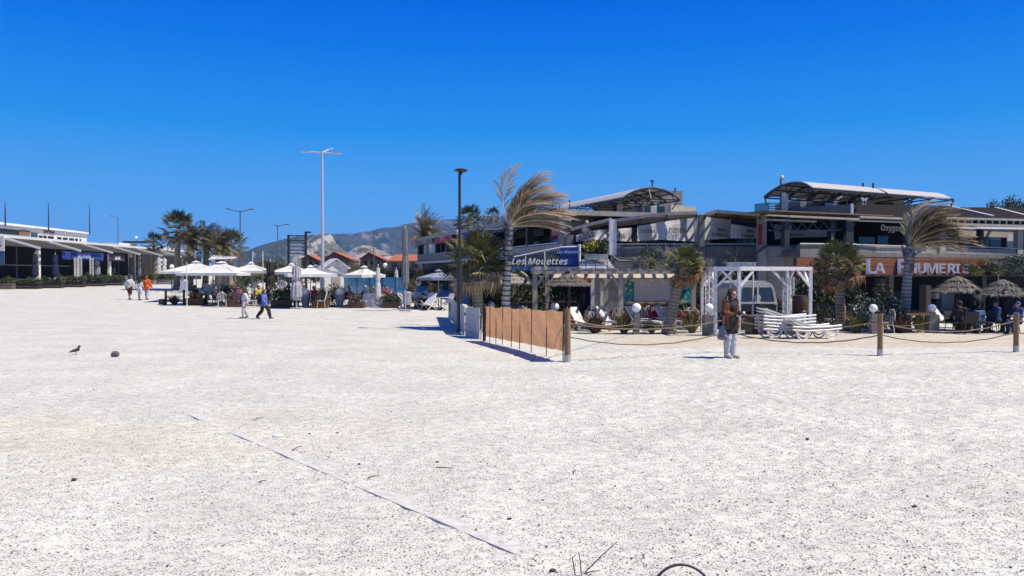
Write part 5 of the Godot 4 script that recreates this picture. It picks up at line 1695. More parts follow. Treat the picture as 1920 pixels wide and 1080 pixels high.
func build_far_things() -> void:
	house("small red roofed house left of the tall white mast", 562, 601, 487, 477, 175, false)
	house("red roofed house with dark gable just right of the tall white mast", 604, 664, 486, 472, 165, false)
	house("red roofed house with dark gable, second right of the white mast", 672, 724, 486, 473, 185, false)
	house("wide red hip roofed house behind the tall folded parasol", 724, 792, 489, 476, 180, true)
	var hut := thing("white_hut", "white gabled hut behind the café parasols near the mast", "hut", on(630, 68), deg_to_rad(24))
	var g := hut.position.y
	var yr := hgt(486, 68) - g
	var ye := hgt(500, 68) - g
	var mb := MB.new()
	mb.box(Vector3(-1.0, 0, -2.2), Vector3(1.0, ye, 0)); mb.tri(Vector3(-1, ye, 0.0), Vector3(1, ye, 0.0), Vector3(0, yr - 0.1, 0.0)); mb.tri(Vector3(1, ye, -2.2), Vector3(-1, ye, -2.2), Vector3(0, yr - 0.1, -2.2))
	part(hut, "wall", mb, mat("white_wall"))
	mb = MB.new()
	for s in [-1, 1]: mb.hexa([Vector3(s * 1.25 if s < 0 else 0.0, ye - 0.2 if s < 0 else yr, 0.25), Vector3(0.0 if s < 0 else 1.25, yr if s < 0 else ye - 0.2, 0.25), Vector3(0.0 if s < 0 else 1.25, yr if s < 0 else ye - 0.2, -2.6), Vector3(s * 1.25 if s < 0 else 0.0, ye - 0.2 if s < 0 else yr, -2.6), Vector3(s * 1.25 if s < 0 else 0.0, (ye - 0.2 if s < 0 else yr) + 0.08, 0.25), Vector3(0.0 if s < 0 else 1.25, (yr if s < 0 else ye - 0.2) + 0.08, 0.25), Vector3(0.0 if s < 0 else 1.25, (yr if s < 0 else ye - 0.2) + 0.08, -2.6), Vector3(s * 1.25 if s < 0 else 0.0, (ye - 0.2 if s < 0 else yr) + 0.08, -2.6)])
	part(hut, "roof", mb, mat("white_paint"))
	mb = MB.new()
	mb.box(Vector3(-0.4, 0.0, 0.0), Vector3(0.4, 1.9, 0.04))
	part(hut, "door", mb, mat("pale_panel"))
	# trees and hedges
	var dk := [Color(0.03, 0.042, 0.018), Color(0.05, 0.06, 0.025), Color(0.022, 0.03, 0.014)]
	var md := [Color(0.06, 0.075, 0.02), Color(0.1, 0.11, 0.03), Color(0.04, 0.055, 0.02)]
	var tree := leaf_ball("tree_dark", 2600, Vector3(1, 1.5, 1), 0.1, dk, 10)
	var hedge := leaf_ball("hedge", 2400, Vector3(1.2, 0.95, 0.8), 0.075, md, 12)
	for t in [[545, 512, 95, 2.2, 30], [497, 486, 100, 3.0, 34], [515, 482, 105, 3.0, 36], [470, 494, 90, 2.4, 26], [455, 500, 82, 2.2, 20], [655, 492, 110, 3.0, 40], [620, 470, 240, 6.0, 0], [625, 492, 95, 2.4, 0], [590, 496, 100, 2.4, 0]]:
		var w := on(t[0], t[2])
		var hh := hgt(t[1], t[2]) - w.y
		var o := thing("dark_tree", {545: "dark tree behind the louvred sign frame", 497: "dark green tree left of the single street lamp", 515: "dark green tree right of the single street lamp", 470: "low dark tree behind the second white parasol", 455: "low dark tree right of the double street lamp", 655: "dark tree right of the white hut", 620: "distant green tree between the red roofed houses", 625: "bush like tree behind the white hut", 590: "dark tree left of the white hut"}[t[0]], "tree", w)
		var tm := MB.new()
		tm.tube([Vector3(0, -0.2, 0), Vector3(0.1, hh * 0.6, 0)], [0.2, 0.1], 7)
		part(o, "trunk", tm, mat("dark_wood"))
		var c := part(o, "crown", tree, vmat("leaf", 0.6, 0.2))
		c.transform = Transform3D(Basis(Vector3.UP, rng.randf() * 6.0).scaled(Vector3(t[3] * 0.9, hh / 1.35, t[3] * 0.9)), Vector3.ZERO)
	for i in 6:
		var px := 668.0 + i * 23.0
		var w := on(px, 84)
		plant("hedge_bush", ["hedge bush beside the white hut, leftmost of the green hedge", "hedge bush second from the hut in the green hedge", "hedge bush behind the slim white folded parasol", "hedge bush left of the tall folded parasol", "hedge bush behind the tall folded parasol", "rightmost hedge bush beside the receding wing"][i], "bush", hedge, w - Vector3(0, 0.2, 0), Vector3(1.5, (hgt(489 + (i % 2) * 3, 84) - w.y) / 0.9, 1.4), "green hedge behind the café")
	# lamps
	var grey := Color(0.12, 0.125, 0.135)
	var tall := on(605, 56)
	var mast := lamp_post("tall white mast with three lamp heads behind the café", tall, hgt(284, 56) - tall.y, [[-0.95, -0.02, 0.55], [0.75, -0.12, 0.6], [0.35, 0.3, 0.3, -0.8]], Color(0.55, 0.56, 0.57), 0.0, 0.13, 0.075)
	mast.set_meta("category", "lamp mast")
	for t in [[451, 395, 66, [[-0.95, 0.12, 0.25], [0.9, 0.1, 0.25]], "dark double armed street lamp right of the palm group"], [521, 423, 84, [[-0.15, 0.02, 0.1], [0.75, 0.1, 0.5]], "grey street lamp with one long arm before the hills"], [701, 437, 100, [[-0.1, 0.0, 0.1], [0.7, 0.05, 0.6]], "slender street lamp before the grey mountain"], [222, 407, 122, [[-0.9, 0.15, 0.4]], "street lamp with one arm above the left row's roofs"], [925, 391, 105, [[-0.7, 0.0, 0.2], [0.7, 0.25, 0.3]], "double street lamp behind the receding wing's roof"], [1148, 425, 70, [], ""]]:
		if t[3].is_empty(): continue
		var w := on(t[0], t[2])
		lamp_post(t[4], w, hgt(t[1], t[2]) - w.y, t[3], grey, 0.0, 0.08, 0.05)
	for t in [[322, 500, 70, "small globe topped white lamp near the palms"], [722, 497, 75, "small white globe lamp in front of the green hedge"], [256, 445, 128, "white globe lamp above the roofs of the left row"]]:
		var w := on(t[0], t[2])
		globe_lamp(t[3], w, hgt(t[1], t[2]) - w.y, 0.2, "post")
	# louvred sign frame
	var sf := thing("sign_frame", "dark twin posts carrying a stack of grey sign boards", "sign", on(558, 66))
	g = sf.position.y
	for t in [[-0.76, 440], [0.72, 434]]:
		mb = MB.new()
		mb.box(Vector3(t[0] - 0.09, 0, -0.09), Vector3(t[0] + 0.09, hgt(t[1], 66) - g, 0.09))
		part(sf, "post", mb, mat("dark_frame"))
	mb = MB.new()
	mb.box(Vector3(0.8, hgt(437, 66) - g, -0.1), Vector3(1.15, hgt(434, 66) - g, 0.1))
	part(sf, "lamp_head", mb, mat("dark_frame"))
	mb = MB.new()
	mb.box(Vector3(-0.67, hgt(452, 66) - g, -0.06), Vector3(0.63, hgt(450, 66) - g, 0.06)); mb.box(Vector3(-0.67, hgt(443, 66) - g, -0.06), Vector3(0.63, hgt(441, 66) - g, 0.06))
	part(sf, "crossbar", mb, mat("dark_frame"))
	for i in 4:
		mb = MB.new()
		mb.cbox(Vector3(0, hgt(457.5 + 6.4 * i, 66) - g, 0), Vector3(1.24, 0.25, 0.05), Basis(Vector3.RIGHT, -0.25))
		part(sf, "sign_slat", mb, mat("slat_pale", 0.36, 0.38, 0.42, 0.4))
	# little white slatted roof beyond the café
	var sr := thing("slatted_roof", "small white slatted roof beside the palm group beyond the café", "pergola", on(419, 66))
	for i in 10:
		mb = MB.new()
		mb.beam(Vector3(-1.0 + 0.22 * i, hgt(487 - 0.2 * i, 66) - sr.position.y, 0.6), Vector3(-1.15 + 0.22 * i, hgt(479 + 0.3 * i, 66) - sr.position.y, -0.9), 0.11, 0.05)
		part(sr, "slat", mb, mat("white_paint"))
	for x in [-0.95, 0.95]:
		mb = MB.new()
		mb.box(Vector3(x - 0.05, 0, -0.2), Vector3(x + 0.05, hgt(485, 66) - sr.position.y, -0.1))
		part(sr, "post", mb, mat("old_wood"))
	# palms of the background
	var gr := Color(0.075, 0.085, 0.035)
	var w := on(331, 74)
	fan_palm("tall fan palm, leftmost of the palm group", w, hgt(432, 74) - w.y, Vector3(0.2, 0, 0), 0.3, 0.24, 1.3, 40, 0.22, gr, Color(0.22, 0.16, 0.09))
	w = on(431, 76)
	fan_palm("fan palm at the right end of the palm group", w, hgt(462, 76) - w.y, Vector3(0.1, 0, 0), 0.3, 0.24, 1.2, 36, 0.15, gr, Color(0.2, 0.15, 0.09))
	var wind := Vector3(0.9, 0.05, 0.1)
	for t in [[356, 462, 73, "dense date palm left in the middle of the palm group"], [385, 460, 75, "dense date palm in the middle of the palm group"], [408, 470, 72, "low date palm between the two fan palms"]]:
		w = on(t[0], t[2])
		feather_palm(t[3], w, hgt(t[1], t[2]) - w.y, Vector3(0.15, 0, 0), 0.3, 0.26, 2.5, 34, wind * 0.5, 1.0, Color(0.07, 0.075, 0.03), Color(0.17, 0.13, 0.07), [Color(0.1, 0.08, 0.055), Color(0.2, 0.16, 0.11), 0.2], 0.55)
	w = on(290, 118)
	fan_palm("little dark fan palm above the end of the left row", w, hgt(457, 118) - w.y, Vector3.ZERO, 0.3, 0.25, 1.2, 26, 0.1, Color(0.04, 0.05, 0.02), Color(0.1, 0.08, 0.04))
	w = on(796, 82)
	feather_palm("large date palm behind the far end of the wing", w, hgt(445, 82) - w.y, Vector3(0.1, 0, 0), 0.35, 0.3, 3.4, 64, wind * 0.2, 0.85, Color(0.1, 0.1, 0.055), Color(0.26, 0.21, 0.14), [Color(0.1, 0.08, 0.055), Color(0.2, 0.16, 0.11), 0.2], 0.5)
	w = on(880, 90)
	fan_palm("fan palm rising behind the wing roof beside the lamp", w, hgt(415, 90) - w.y, Vector3.ZERO, 0.3, 0.25, 1.3, 36, 0.1, Color(0.06, 0.075, 0.03), Color(0.17, 0.13, 0.07))
	w = on(923, 98)
	fan_palm("small fan palm behind the wing roof below the double lamp", w, hgt(408, 98) - w.y, Vector3.ZERO, 0.3, 0.25, 0.85, 24, 0.1, Color(0.05, 0.065, 0.03), Color(0.15, 0.12, 0.06))
	w = on(1905, 62)
	for t in [[1882, 64, 384, "dark tree top behind the pergola roof near the right edge"], [1912, 62, 378, "dark tree top at the right picture edge"]]:
		w = on(t[0], t[1])
		var o := thing("dark_tree", t[3], "tree", w)
		var hh: float = hgt(t[2] - 12, t[1]) - w.y
		var tm := MB.new()
		tm.tube([Vector3.ZERO, Vector3(0, hh * 0.8, 0)], [0.25, 0.12], 8)
		part(o, "trunk", tm, mat("dark_wood"))
		var c := part(o, "crown", tree, vmat("leaf", 0.6, 0.2))
		c.transform = Transform3D(Basis().scaled(Vector3(1.5, 2.0, 1.5)), Vector3(0, hh - 2.6, 0))

# ---------------------------------------------------------------- the café under white parasols
func build_cafe() -> void:
	var white := Color(0.78, 0.77, 0.74)
	for t in [[368, 489, 50, 509, 55, 4, white, 0.12, "large white square parasol at the left end of the café"], [415, 490, 58, 512, 51, 4, white, -0.1, "large white square parasol overlapping the leftmost one"], [471, 491, 37, 508, 52, 4, white, 0.1, "white square parasol in front of the two white flag poles"], [547, 493, 34, 510, 53, 4, white, -0.06, "white parasol behind the folded white parasol"], [582, 497, 44, 514, 47.5, 4, white, 0.35, "white parasol with shaded underside in front of the mast"], [592, 496, 46, 513, 54, 4, Color(0.25, 0.27, 0.33), 0.3, "grey blue parasol half hidden behind a white one"], [683, 498, 42, 515, 48, 6, Color(0.78, 0.76, 0.68), 0.1, "cream white parasol in front of the glass screens"], [822, 505, 42, 520, 46.5, 8, Color(0.25, 0.28, 0.38), 0.2, "grey blue round parasol beside the picket fence"], [1421, 528, 26, 538, 37, 8, Color(0.4, 0.4, 0.4), 0.1, "pale parasol behind the white delivery van"]]:
		var w := on(t[0], t[4])
		parasol(t[8], w, t[2] * t[4] / F, hgt(t[3], t[4]) - w.y, hgt(t[1], t[4]) - w.y, t[5], t[6], t[7])
	for t in [[422, 52, 494, 0.3, Color(0.6, 0.59, 0.57), "white folded parasol left of the dark palm trunk", 0.28], [507, 51, 492, 0.36, Color(0.035, 0.03, 0.03), "black folded parasol between two white open ones", 0.3], [556, 46, 499, 0.38, Color(0.42, 0.42, 0.45), "grey white folded parasol in front of an open one", 0.2], [709, 47, 502, 0.17, Color(0.75, 0.74, 0.7), "slim white folded parasol before the glass screens", 0.2], [760, 44, 430, 0.24, Color(0.2, 0.205, 0.23), "tall grey folded parasol standing before the hedge", 0.27], [857, 33, 440, 0.12, Color(0.02, 0.02, 0.025), "slim black folded parasol just behind the street lamp", 0.2], [743, 60, 506, 0.2, Color(0.6, 0.6, 0.6), "small white folded parasol behind the glass screens", 0.2]]:
		var w := on(t[0], t[1])
		folded_parasol(t[5], w, hgt(t[2], t[1]) - w.y, t[3], t[4], t[6])
	# flag poles, one with a yellow sign
	for t in [[474, 471, 52.5, "white flag pole behind the third parasol"], [493, 471, 52, "white flag pole carrying a yellow sign"], [350, 492, 49, "thin pale pole in front of the leftmost parasol"]]:
		var w := on(t[0], t[2])
		var o := thing("flag_pole", t[3], "pole", w)
		var mb := MB.new()
		mb.tube([Vector3.ZERO, Vector3(0, hgt(t[1], t[2]) - w.y, 0)], [0.035, 0.025], 6)
		part(o, "pole", mb, mat("white_paint"))
		if t[0] == 493:
			mb = MB.new()
			mb.box(at(484, 509, 51.9) - w, at(493, 517, 51.95) - w)
			part(o, "yellow_sign", mb, mat("sign_yellow", 0.75, 0.5, 0.01, 0.6))
	# planters along the front
	var brown := Color(0.2, 0.095, 0.05)
	var planters := [[347, 381, 573, "reddish wooden planter with yellow green grasses"], [425, 458, 576, "wooden planter behind the woman in pale pink"], [507, 543, 577, "wooden planter with broad leaves behind the blue jacket walker"], [586, 614, 578, "wooden planter between the two globe pots"], [651, 681, 578, "dark wooden planter left of the openwork screens"], [716, 745, 578, "low wooden planter between the openwork screens"], [776, 806, 580, "low wooden planter beside the white deck chairs"]]
	var tuftc := [Color(0.16, 0.17, 0.05), Color(0.22, 0.2, 0.08), Color(0.1, 0.12, 0.04)]
	for i in planters.size():
		var t = planters[i]
		var a := gp(t[0], t[2])
		var b := gp(t[1], t[2])
		shrub_pot_box(t[3], (a + b) / 2 + Vector3(0, 0, -0.3), b.x - a.x, 0.5 if i < 4 else 0.4, 0.55, 0.0, brown * (0.8 + 0.07 * ((i * 3) % 5)))
		for k in 2:
			var p := a.lerp(b, 0.3 + 0.4 * k) + Vector3(0, 0.42 if i < 4 else 0.3, -0.3)
			if i in [0, 6]: plant("planter_grass", "%s grass tuft in the %s" % [["left", "right"][k], t[3].substr(t[3].find("wooden"))], "plant", spike_tuft("tuft_a", 130, 0.6, 0.55, 0.03, tuftc), p, Vector3(1, 0.8 if i == 6 else 1.0, 1))
			else: plant("planter_shrub", "%s shrub in the %s" % [["left", "right"][k], t[3].replace("wooden ", "")], "plant", leaf_ball("planter_bush%d" % (i % 3), 420, Vector3(0.5, 0.8, 0.45), 0.14 if i == 2 else 0.09, [[Color(0.07, 0.09, 0.03), Color(0.12, 0.13, 0.06)], [Color(0.05, 0.06, 0.03), Color(0.14, 0.1, 0.07)], [Color(0.04, 0.065, 0.025), Color(0.09, 0.11, 0.05)]][i % 3]), p, Vector3(1.1, 0.75 + 0.4 * (1 if i == 2 else 0), 1))
	# globe pots
	for t in [[573, 575, "grey pot with a large white globe, left of two"], [637, 575, "grey pot with a large white globe, right of two"]]:
		var w := gp(t[0], t[1])
		var o := thing("globe_pot", t[2], "planter", w)
		var mb := MB.new()
		mb.lathe([Vector2(0, 0), Vector2(0.2, 0), Vector2(0.3, 0.62), Vector2(0.34, 0.62), Vector2(0.34, 0.72), Vector2(0.29, 0.72), Vector2(0.27, 0.66), Vector2(0, 0.66)], Vector3.ZERO, 18)
		part(o, "pot", mb, mat("pot_grey", 0.42, 0.43, 0.47, 0.6, 0, "soft", 0.7))
		mb = MB.new()
		mb.ball(Vector3(0, 0.88, 0), Vector3.ONE * 0.27, 18)
		part(o, "globe", mb, mat("opal_globe"))
	for t in [[514, 566, 548, "white globe lamp beside the blue jacket walker"], [528, 560, 535, "white globe lamp behind the broad leaved planter"], [477, 560, 535, "white globe lamp under the third white parasol"]]:
		var w := gp(t[0], t[1] + 8)
		globe_lamp(t[3], w, hgt(t[2], -w.z) - w.y, 0.24, "post")
	# rope posts at the left
	for t in [[311, 571, "dark wooden rope post at the café's left corner"], [345, 572, "dark wooden rope post beside the grassy planter"]]:
		var w := gp(t[0], t[1])
		var mb := MB.new()
		mb.tube([Vector3.ZERO, Vector3(0, 0.98, 0), Vector3(0, 1.0, 0)], [0.075, 0.075, 0.06], 9)
		var o := part(self, "rope_post", mb, mat("dark_wood"))
		o.position = w
		tag(o, t[2], "post")
	rope("upper dark rope between the café's left corner posts", gp(311, 571) + Vector3(0, 0.9, 0), gp(345, 572) + Vector3(0, 0.9, 0), 0.12)
	rope("lower dark rope between the café's left corner posts", gp(311, 571) + Vector3(0, 0.6, 0), gp(345, 572) + Vector3(0, 0.6, 0), 0.16)
	var bx := MB.new()
	bx.box(Vector3(-0.16, 0, -0.16), Vector3(0.16, 0.36, 0.16))
	var blk := part(self, "black_box", bx, mat("dark_frame"))
	blk.position = gp(304, 571)
	tag(blk, "small black box at the foot of the café's corner post", "box")
	plant("corner_bush", "brown spiky bush between the café's corner posts", "bush", spike_tuft("tuft_b", 170, 0.7, 0.8, 0.04, [Color(0.12, 0.07, 0.05), Color(0.08, 0.07, 0.04), Color(0.15, 0.1, 0.07)]), gp(327, 571), Vector3.ONE)
	# menu easel
	var ez := thing("menu_easel", "white menu board on an easel under the leftmost parasol", "menu board", gp(345, 556))
	var mb := MB.new()
	mb.cbox(Vector3(0, 0.78, 0), Vector3(0.6, 0.95, 0.04), Basis(Vector3.RIGHT, -0.15))
	part(ez, "board", mb, mat("board_pale", 0.5, 0.52, 0.58, 0.5))
	for s in [-1, 1]:
		mb = MB.new()
		mb.tube([Vector3(s * 0.33, 0, 0.14), Vector3(s * 0.27, 1.35, -0.08)], [0.025], 5)
		part(ez, "leg", mb, mat("steel_pale"))
	var sc := thing("menu_easel", "pale screen panel on a stand behind the menu easel", "menu board", gp(378, 548))
	mb = MB.new()
	mb.box(Vector3(0.1, 0.6, -0.05), Vector3(1.2, 1.3, 0.0))
	part(sc, "board", mb, mat("board_pale"))
	for s in [0.2, 1.1]:
		mb = MB.new()
		mb.tube([Vector3(s, 0, 0), Vector3(s, 0.6, -0.02)], [0.03], 5)
		part(sc, "leg", mb, mat("steel_pale"))
	# openwork screens of white leaves
	for t in [[680, 716, 577, "white openwork leaf screen, left of two"], [717, 753, 577, "white openwork leaf screen, right of two"]]:
		var a := gp(t[0], t[2])
		var b := gp(t[1], t[2])
		var wd := b.x - a.x
		var o := thing("openwork_screen", t[3], "screen", (a + b) / 2)
		mb = MB.new()
		var arc := [Vector3(-wd / 2, 0, 0), Vector3(-wd / 2, 0.62, 0)]
		for i in 9: arc.append(Vector3(-wd / 2 * cos(PI * i / 8.0), 0.62 + 0.22 * sin(PI * i / 8.0), 0))
		arc.append(Vector3(wd / 2, 0.0, 0))
		mb.tube(arc, [0.03], 6)
		part(o, "frame", mb, mat("white_paint"))
		mb = MB.new()
		for i in 330:
			var p := Vector3(rng.randf_range(-0.48, 0.48) * wd, rng.randf_range(0.03, 0.8), rng.randf_range(-0.02, 0.02))
			var q := rng.randf() * TAU
			mb.blade(p, p + Vector3(cos(q), sin(q), 0) * rng.randf_range(0.1, 0.2), 0.08, Vector3(rng.randf_range(0.2, 1.2), rng.randf_range(0, 0.6), 1).normalized(), 0.02)
		stuff(part(o, "leaf_lattice", mb, mat("white_paint")))
	mb = MB.new()
	for k in 2:
		var arc := []
		for i in 9: arc.append(Vector3(0.55 * (1.0 - cos(PI / 2 * i / 8.0)) * 1.2 + k * 0.16, 0.86 * cos(PI / 2 * i / 8.0), 0.02 * i))
		mb.tube(arc, [0.03], 5)
	for i in 7: mb.tube([Vector3(0.05 + 0.09 * i, 0.84 - 0.02 * i * i, 0), Vector3(0.24 + 0.08 * i, 0.83 - 0.022 * i * i, 0)], [0.025], 4)
	var arch := part(self, "curved_trellis", mb, mat("white_paint"))
	arch.position = gp(745, 577)
	tag(arch, "white curved trellis leg right of the openwork screens", "trellis")
	# glass wind screens
	for i in 5:
		var d := 57.0
		var p0 := 646.0 + i * 24.0
		var w := on(p0 + 11.5, d)
		var o := thing("glass_screen", ["leftmost glass wind screen beside the white hut", "second glass wind screen from the white hut", "middle glass wind screen under the cream parasol", "glass wind screen behind the slim folded parasol", "glass wind screen left of the tall folded parasol"][i], "glass screen", w, 0.0, "glass wind screens behind the café")
		mb = MB.new()
		mb.box(Vector3(-0.43, 0.15, -0.01), Vector3(0.43, hgt(520, d) - w.y, 0.01))
		part(o, "pane", mb, glass("glass_blue", 0.05, 0.22, 0.42, 0.72))
		mb = MB.new()
		for s in [-1, 1]: mb.box(Vector3(s * 0.46 - 0.02, 0, -0.03), Vector3(s * 0.46 + 0.02, hgt(519, d) - w.y, 0.03))
		part(o, "posts", mb, mat("steel_dark"))
	# grey bin, tables, chairs
	var bw := on(763, 45.2)
	var bin := thing("litter_bin", "grey cylindrical bin under the tall folded parasol", "bin", bw)
	mb = MB.new()
	mb.lathe([Vector2(0, 0.3), Vector2(0.25, 0.3), Vector2(0.27, 1.0), Vector2(0.24, 1.06), Vector2(0, 1.08)], Vector3.ZERO, 16)
	part(bin, "drum", mb, mat("bin_grey", 0.33, 0.36, 0.38, 0.5))
	mb = MB.new()
	mb.lathe([Vector2(0, 0), Vector2(0.2, 0), Vector2(0.2, 0.29), Vector2(0, 0.29)], Vector3.ZERO, 12)
	part(bin, "foot", mb, mat("steel_dark"))
	var purple := Color(0.17, 0.07, 0.18)
	var blackc := Color(0.03, 0.028, 0.03)
	var whitec := Color(0.68, 0.68, 0.68)
	var kinds := {}
	var where := {"p": "purple café chairs among the dark tables", "b": "black café chairs under the white parasols", "w": "white wire chairs inside the café"}
	var many := {"p": 10, "b": 10, "w": 8}
	var got := {"p": 0, "b": 0, "w": 0}
	for t in [[398, 48.5, "b"], [405, 50.5, "w"], [408, 49.5, "b"], [416, 47.5, "w"], [428, 50, "p"], [438, 48.5, "p"], [447, 50.5, "p"], [455, 48.8, "p"], [466, 51, "b"], [470, 47, "w"], [478, 49, "b"], [488, 47.6, "w"], [497, 50, "b"], [534, 50, "b"], [545, 48.5, "w"], [562, 49.5, "b"], [598, 48.8, "p"], [603, 46.6, "w"], [608, 47.4, "p"], [616, 48.6, "p"], [625, 50, "p"], [648, 49, "b"], [661, 50.5, "b"], [668, 48, "p"], [688, 50, "b"], [699, 48.5, "w"], [724, 49, "w"], [736, 50.5, "p"]]:
		var w := on(t[0], t[1])
		var k: String = t[2]
		var l := nth(got[k], many[k], where[k])
		got[k] += 1
		if not kinds.has(k):
			kinds[k] = chair("cafe_chair", l, {"p": purple, "b": blackc, "w": whitec}[k], w, t[0] * 1.3, k == "w")
			kinds[k].set_meta("group", where[k])
		else: dup(kinds[k], l, w, t[0] * 1.3)
	var tb: Node3D = null
	var gn := 0
	for t in [[403, 49], [433, 49.3], [450, 49.6], [472, 49.5], [540, 49.2], [604, 48], [622, 48.8], [656, 49.6], [692, 49.2], [730, 49.6]]:
		var w := on(t[0], t[1])
		var l := nth(gn, 10, "small dark square café tables under the white parasols")
		gn += 1
		if tb == null:
			tb = table(l, Color(0.13, 0.08, 0.12), w, 0.2)
			tb.set_meta("group", "dark café tables")
		else: dup(tb, l, w, t[0] * 0.4)
	# plants inside the café
	for t in [[428, 50, 532, "dark bush left of the first globe lamp"], [445, 54, 530, "dark bush with yellow flowers under the third parasol"], [500, 50, 537, "dark bush behind the blue jacket walker"], [535, 54, 532, "dark bush under the fourth parasol"], [602, 52, 538, "dark bush right of the person in red"], [632, 49.5, 530, "silvery thin branched bush right of the mast"], [785, 48, 545, "grey green bush beside the grey bin"], [775, 53, 522, "tall green bush under the receding wing"], [812, 54, 530, "green bush behind the grey blue parasol"], [400, 60, 525, "dark bush behind the leftmost parasols"], [455, 62, 515, "dark tall bush behind the third parasol"], [560, 62, 520, "dark bush behind the folded white parasol"]]:
		var w := on(t[0], t[1])
		plant("cafe_bush", t[3], "bush", leaf_ball("cafe_bush%d" % (t[0] % 3), 900, Vector3(0.8, 1.0, 0.7), 0.11, [[Color(0.02, 0.03, 0.014), Color(0.04, 0.05, 0.02)], [Color(0.05, 0.06, 0.03), Color(0.11, 0.12, 0.07)], [Color(0.03, 0.04, 0.02), Color(0.07, 0.06, 0.04)]][t[0] % 3], 8), w, Vector3(1.0, hgt(t[2], t[1]) - w.y, 1.0))
	# white deck chairs and table by the round parasol
	var dc: Node3D = null
	for t in [[788, 46, 0.6, "white folding deck chair, leftmost beside the round grey parasol"], [802, 45, -0.5, "white folding deck chair left of the round parasol's pole"], [812, 48, 2.2, "white folding deck chair behind the round parasol's table"], [834, 45.5, -0.9, "white folding deck chair right of the round parasol's pole"]]:
		var w := on(t[0], t[1])
		if dc == null:
			dc = thing("deck_chair", t[3], "chair", w, t[2])
			mb = MB.new()
			mb.hexa([Vector3(-0.26, 0.32, 0.4), Vector3(0.26, 0.32, 0.4), Vector3(0.26, 0.3, -0.1), Vector3(-0.26, 0.3, -0.1), Vector3(-0.26, 0.36, 0.4), Vector3(0.26, 0.36, 0.4), Vector3(0.26, 0.34, -0.1), Vector3(-0.26, 0.34, -0.1)])
			part(dc, "seat", mb, mat("plastic_white"))
			mb = MB.new()
			mb.hexa([Vector3(-0.26, 0.34, -0.1), Vector3(0.26, 0.34, -0.1), Vector3(0.26, 0.31, -0.14), Vector3(-0.26, 0.31, -0.14), Vector3(-0.26, 1.0, -0.55), Vector3(0.26, 1.0, -0.55), Vector3(0.26, 0.98, -0.59), Vector3(-0.26, 0.98, -0.59)])
			part(dc, "backrest", mb, mat("plastic_white"))
			for s in [-1, 1]:
				mb = MB.new()
				mb.tube([Vector3(s * 0.28, 0, 0.42), Vector3(s * 0.28, 0.55, -0.28)], [0.022], 5)
				part(dc, "leg", mb, mat("plastic_white"))
				mb = MB.new()
				mb.tube([Vector3(s * 0.28, 0, -0.5), Vector3(s * 0.28, 0.58, 0.3)], [0.022], 5)
				part(dc, "leg", mb, mat("plastic_white"))
		else: dup(dc, t[3], w, t[2])
	table("white table under the round grey blue parasol", Color(0.7, 0.7, 0.68), on(827, 46), 0.1, 0.6)
	table("low white table between the white deck chairs", Color(0.66, 0.66, 0.66), on(808, 46.6), 0.5, 0.45)

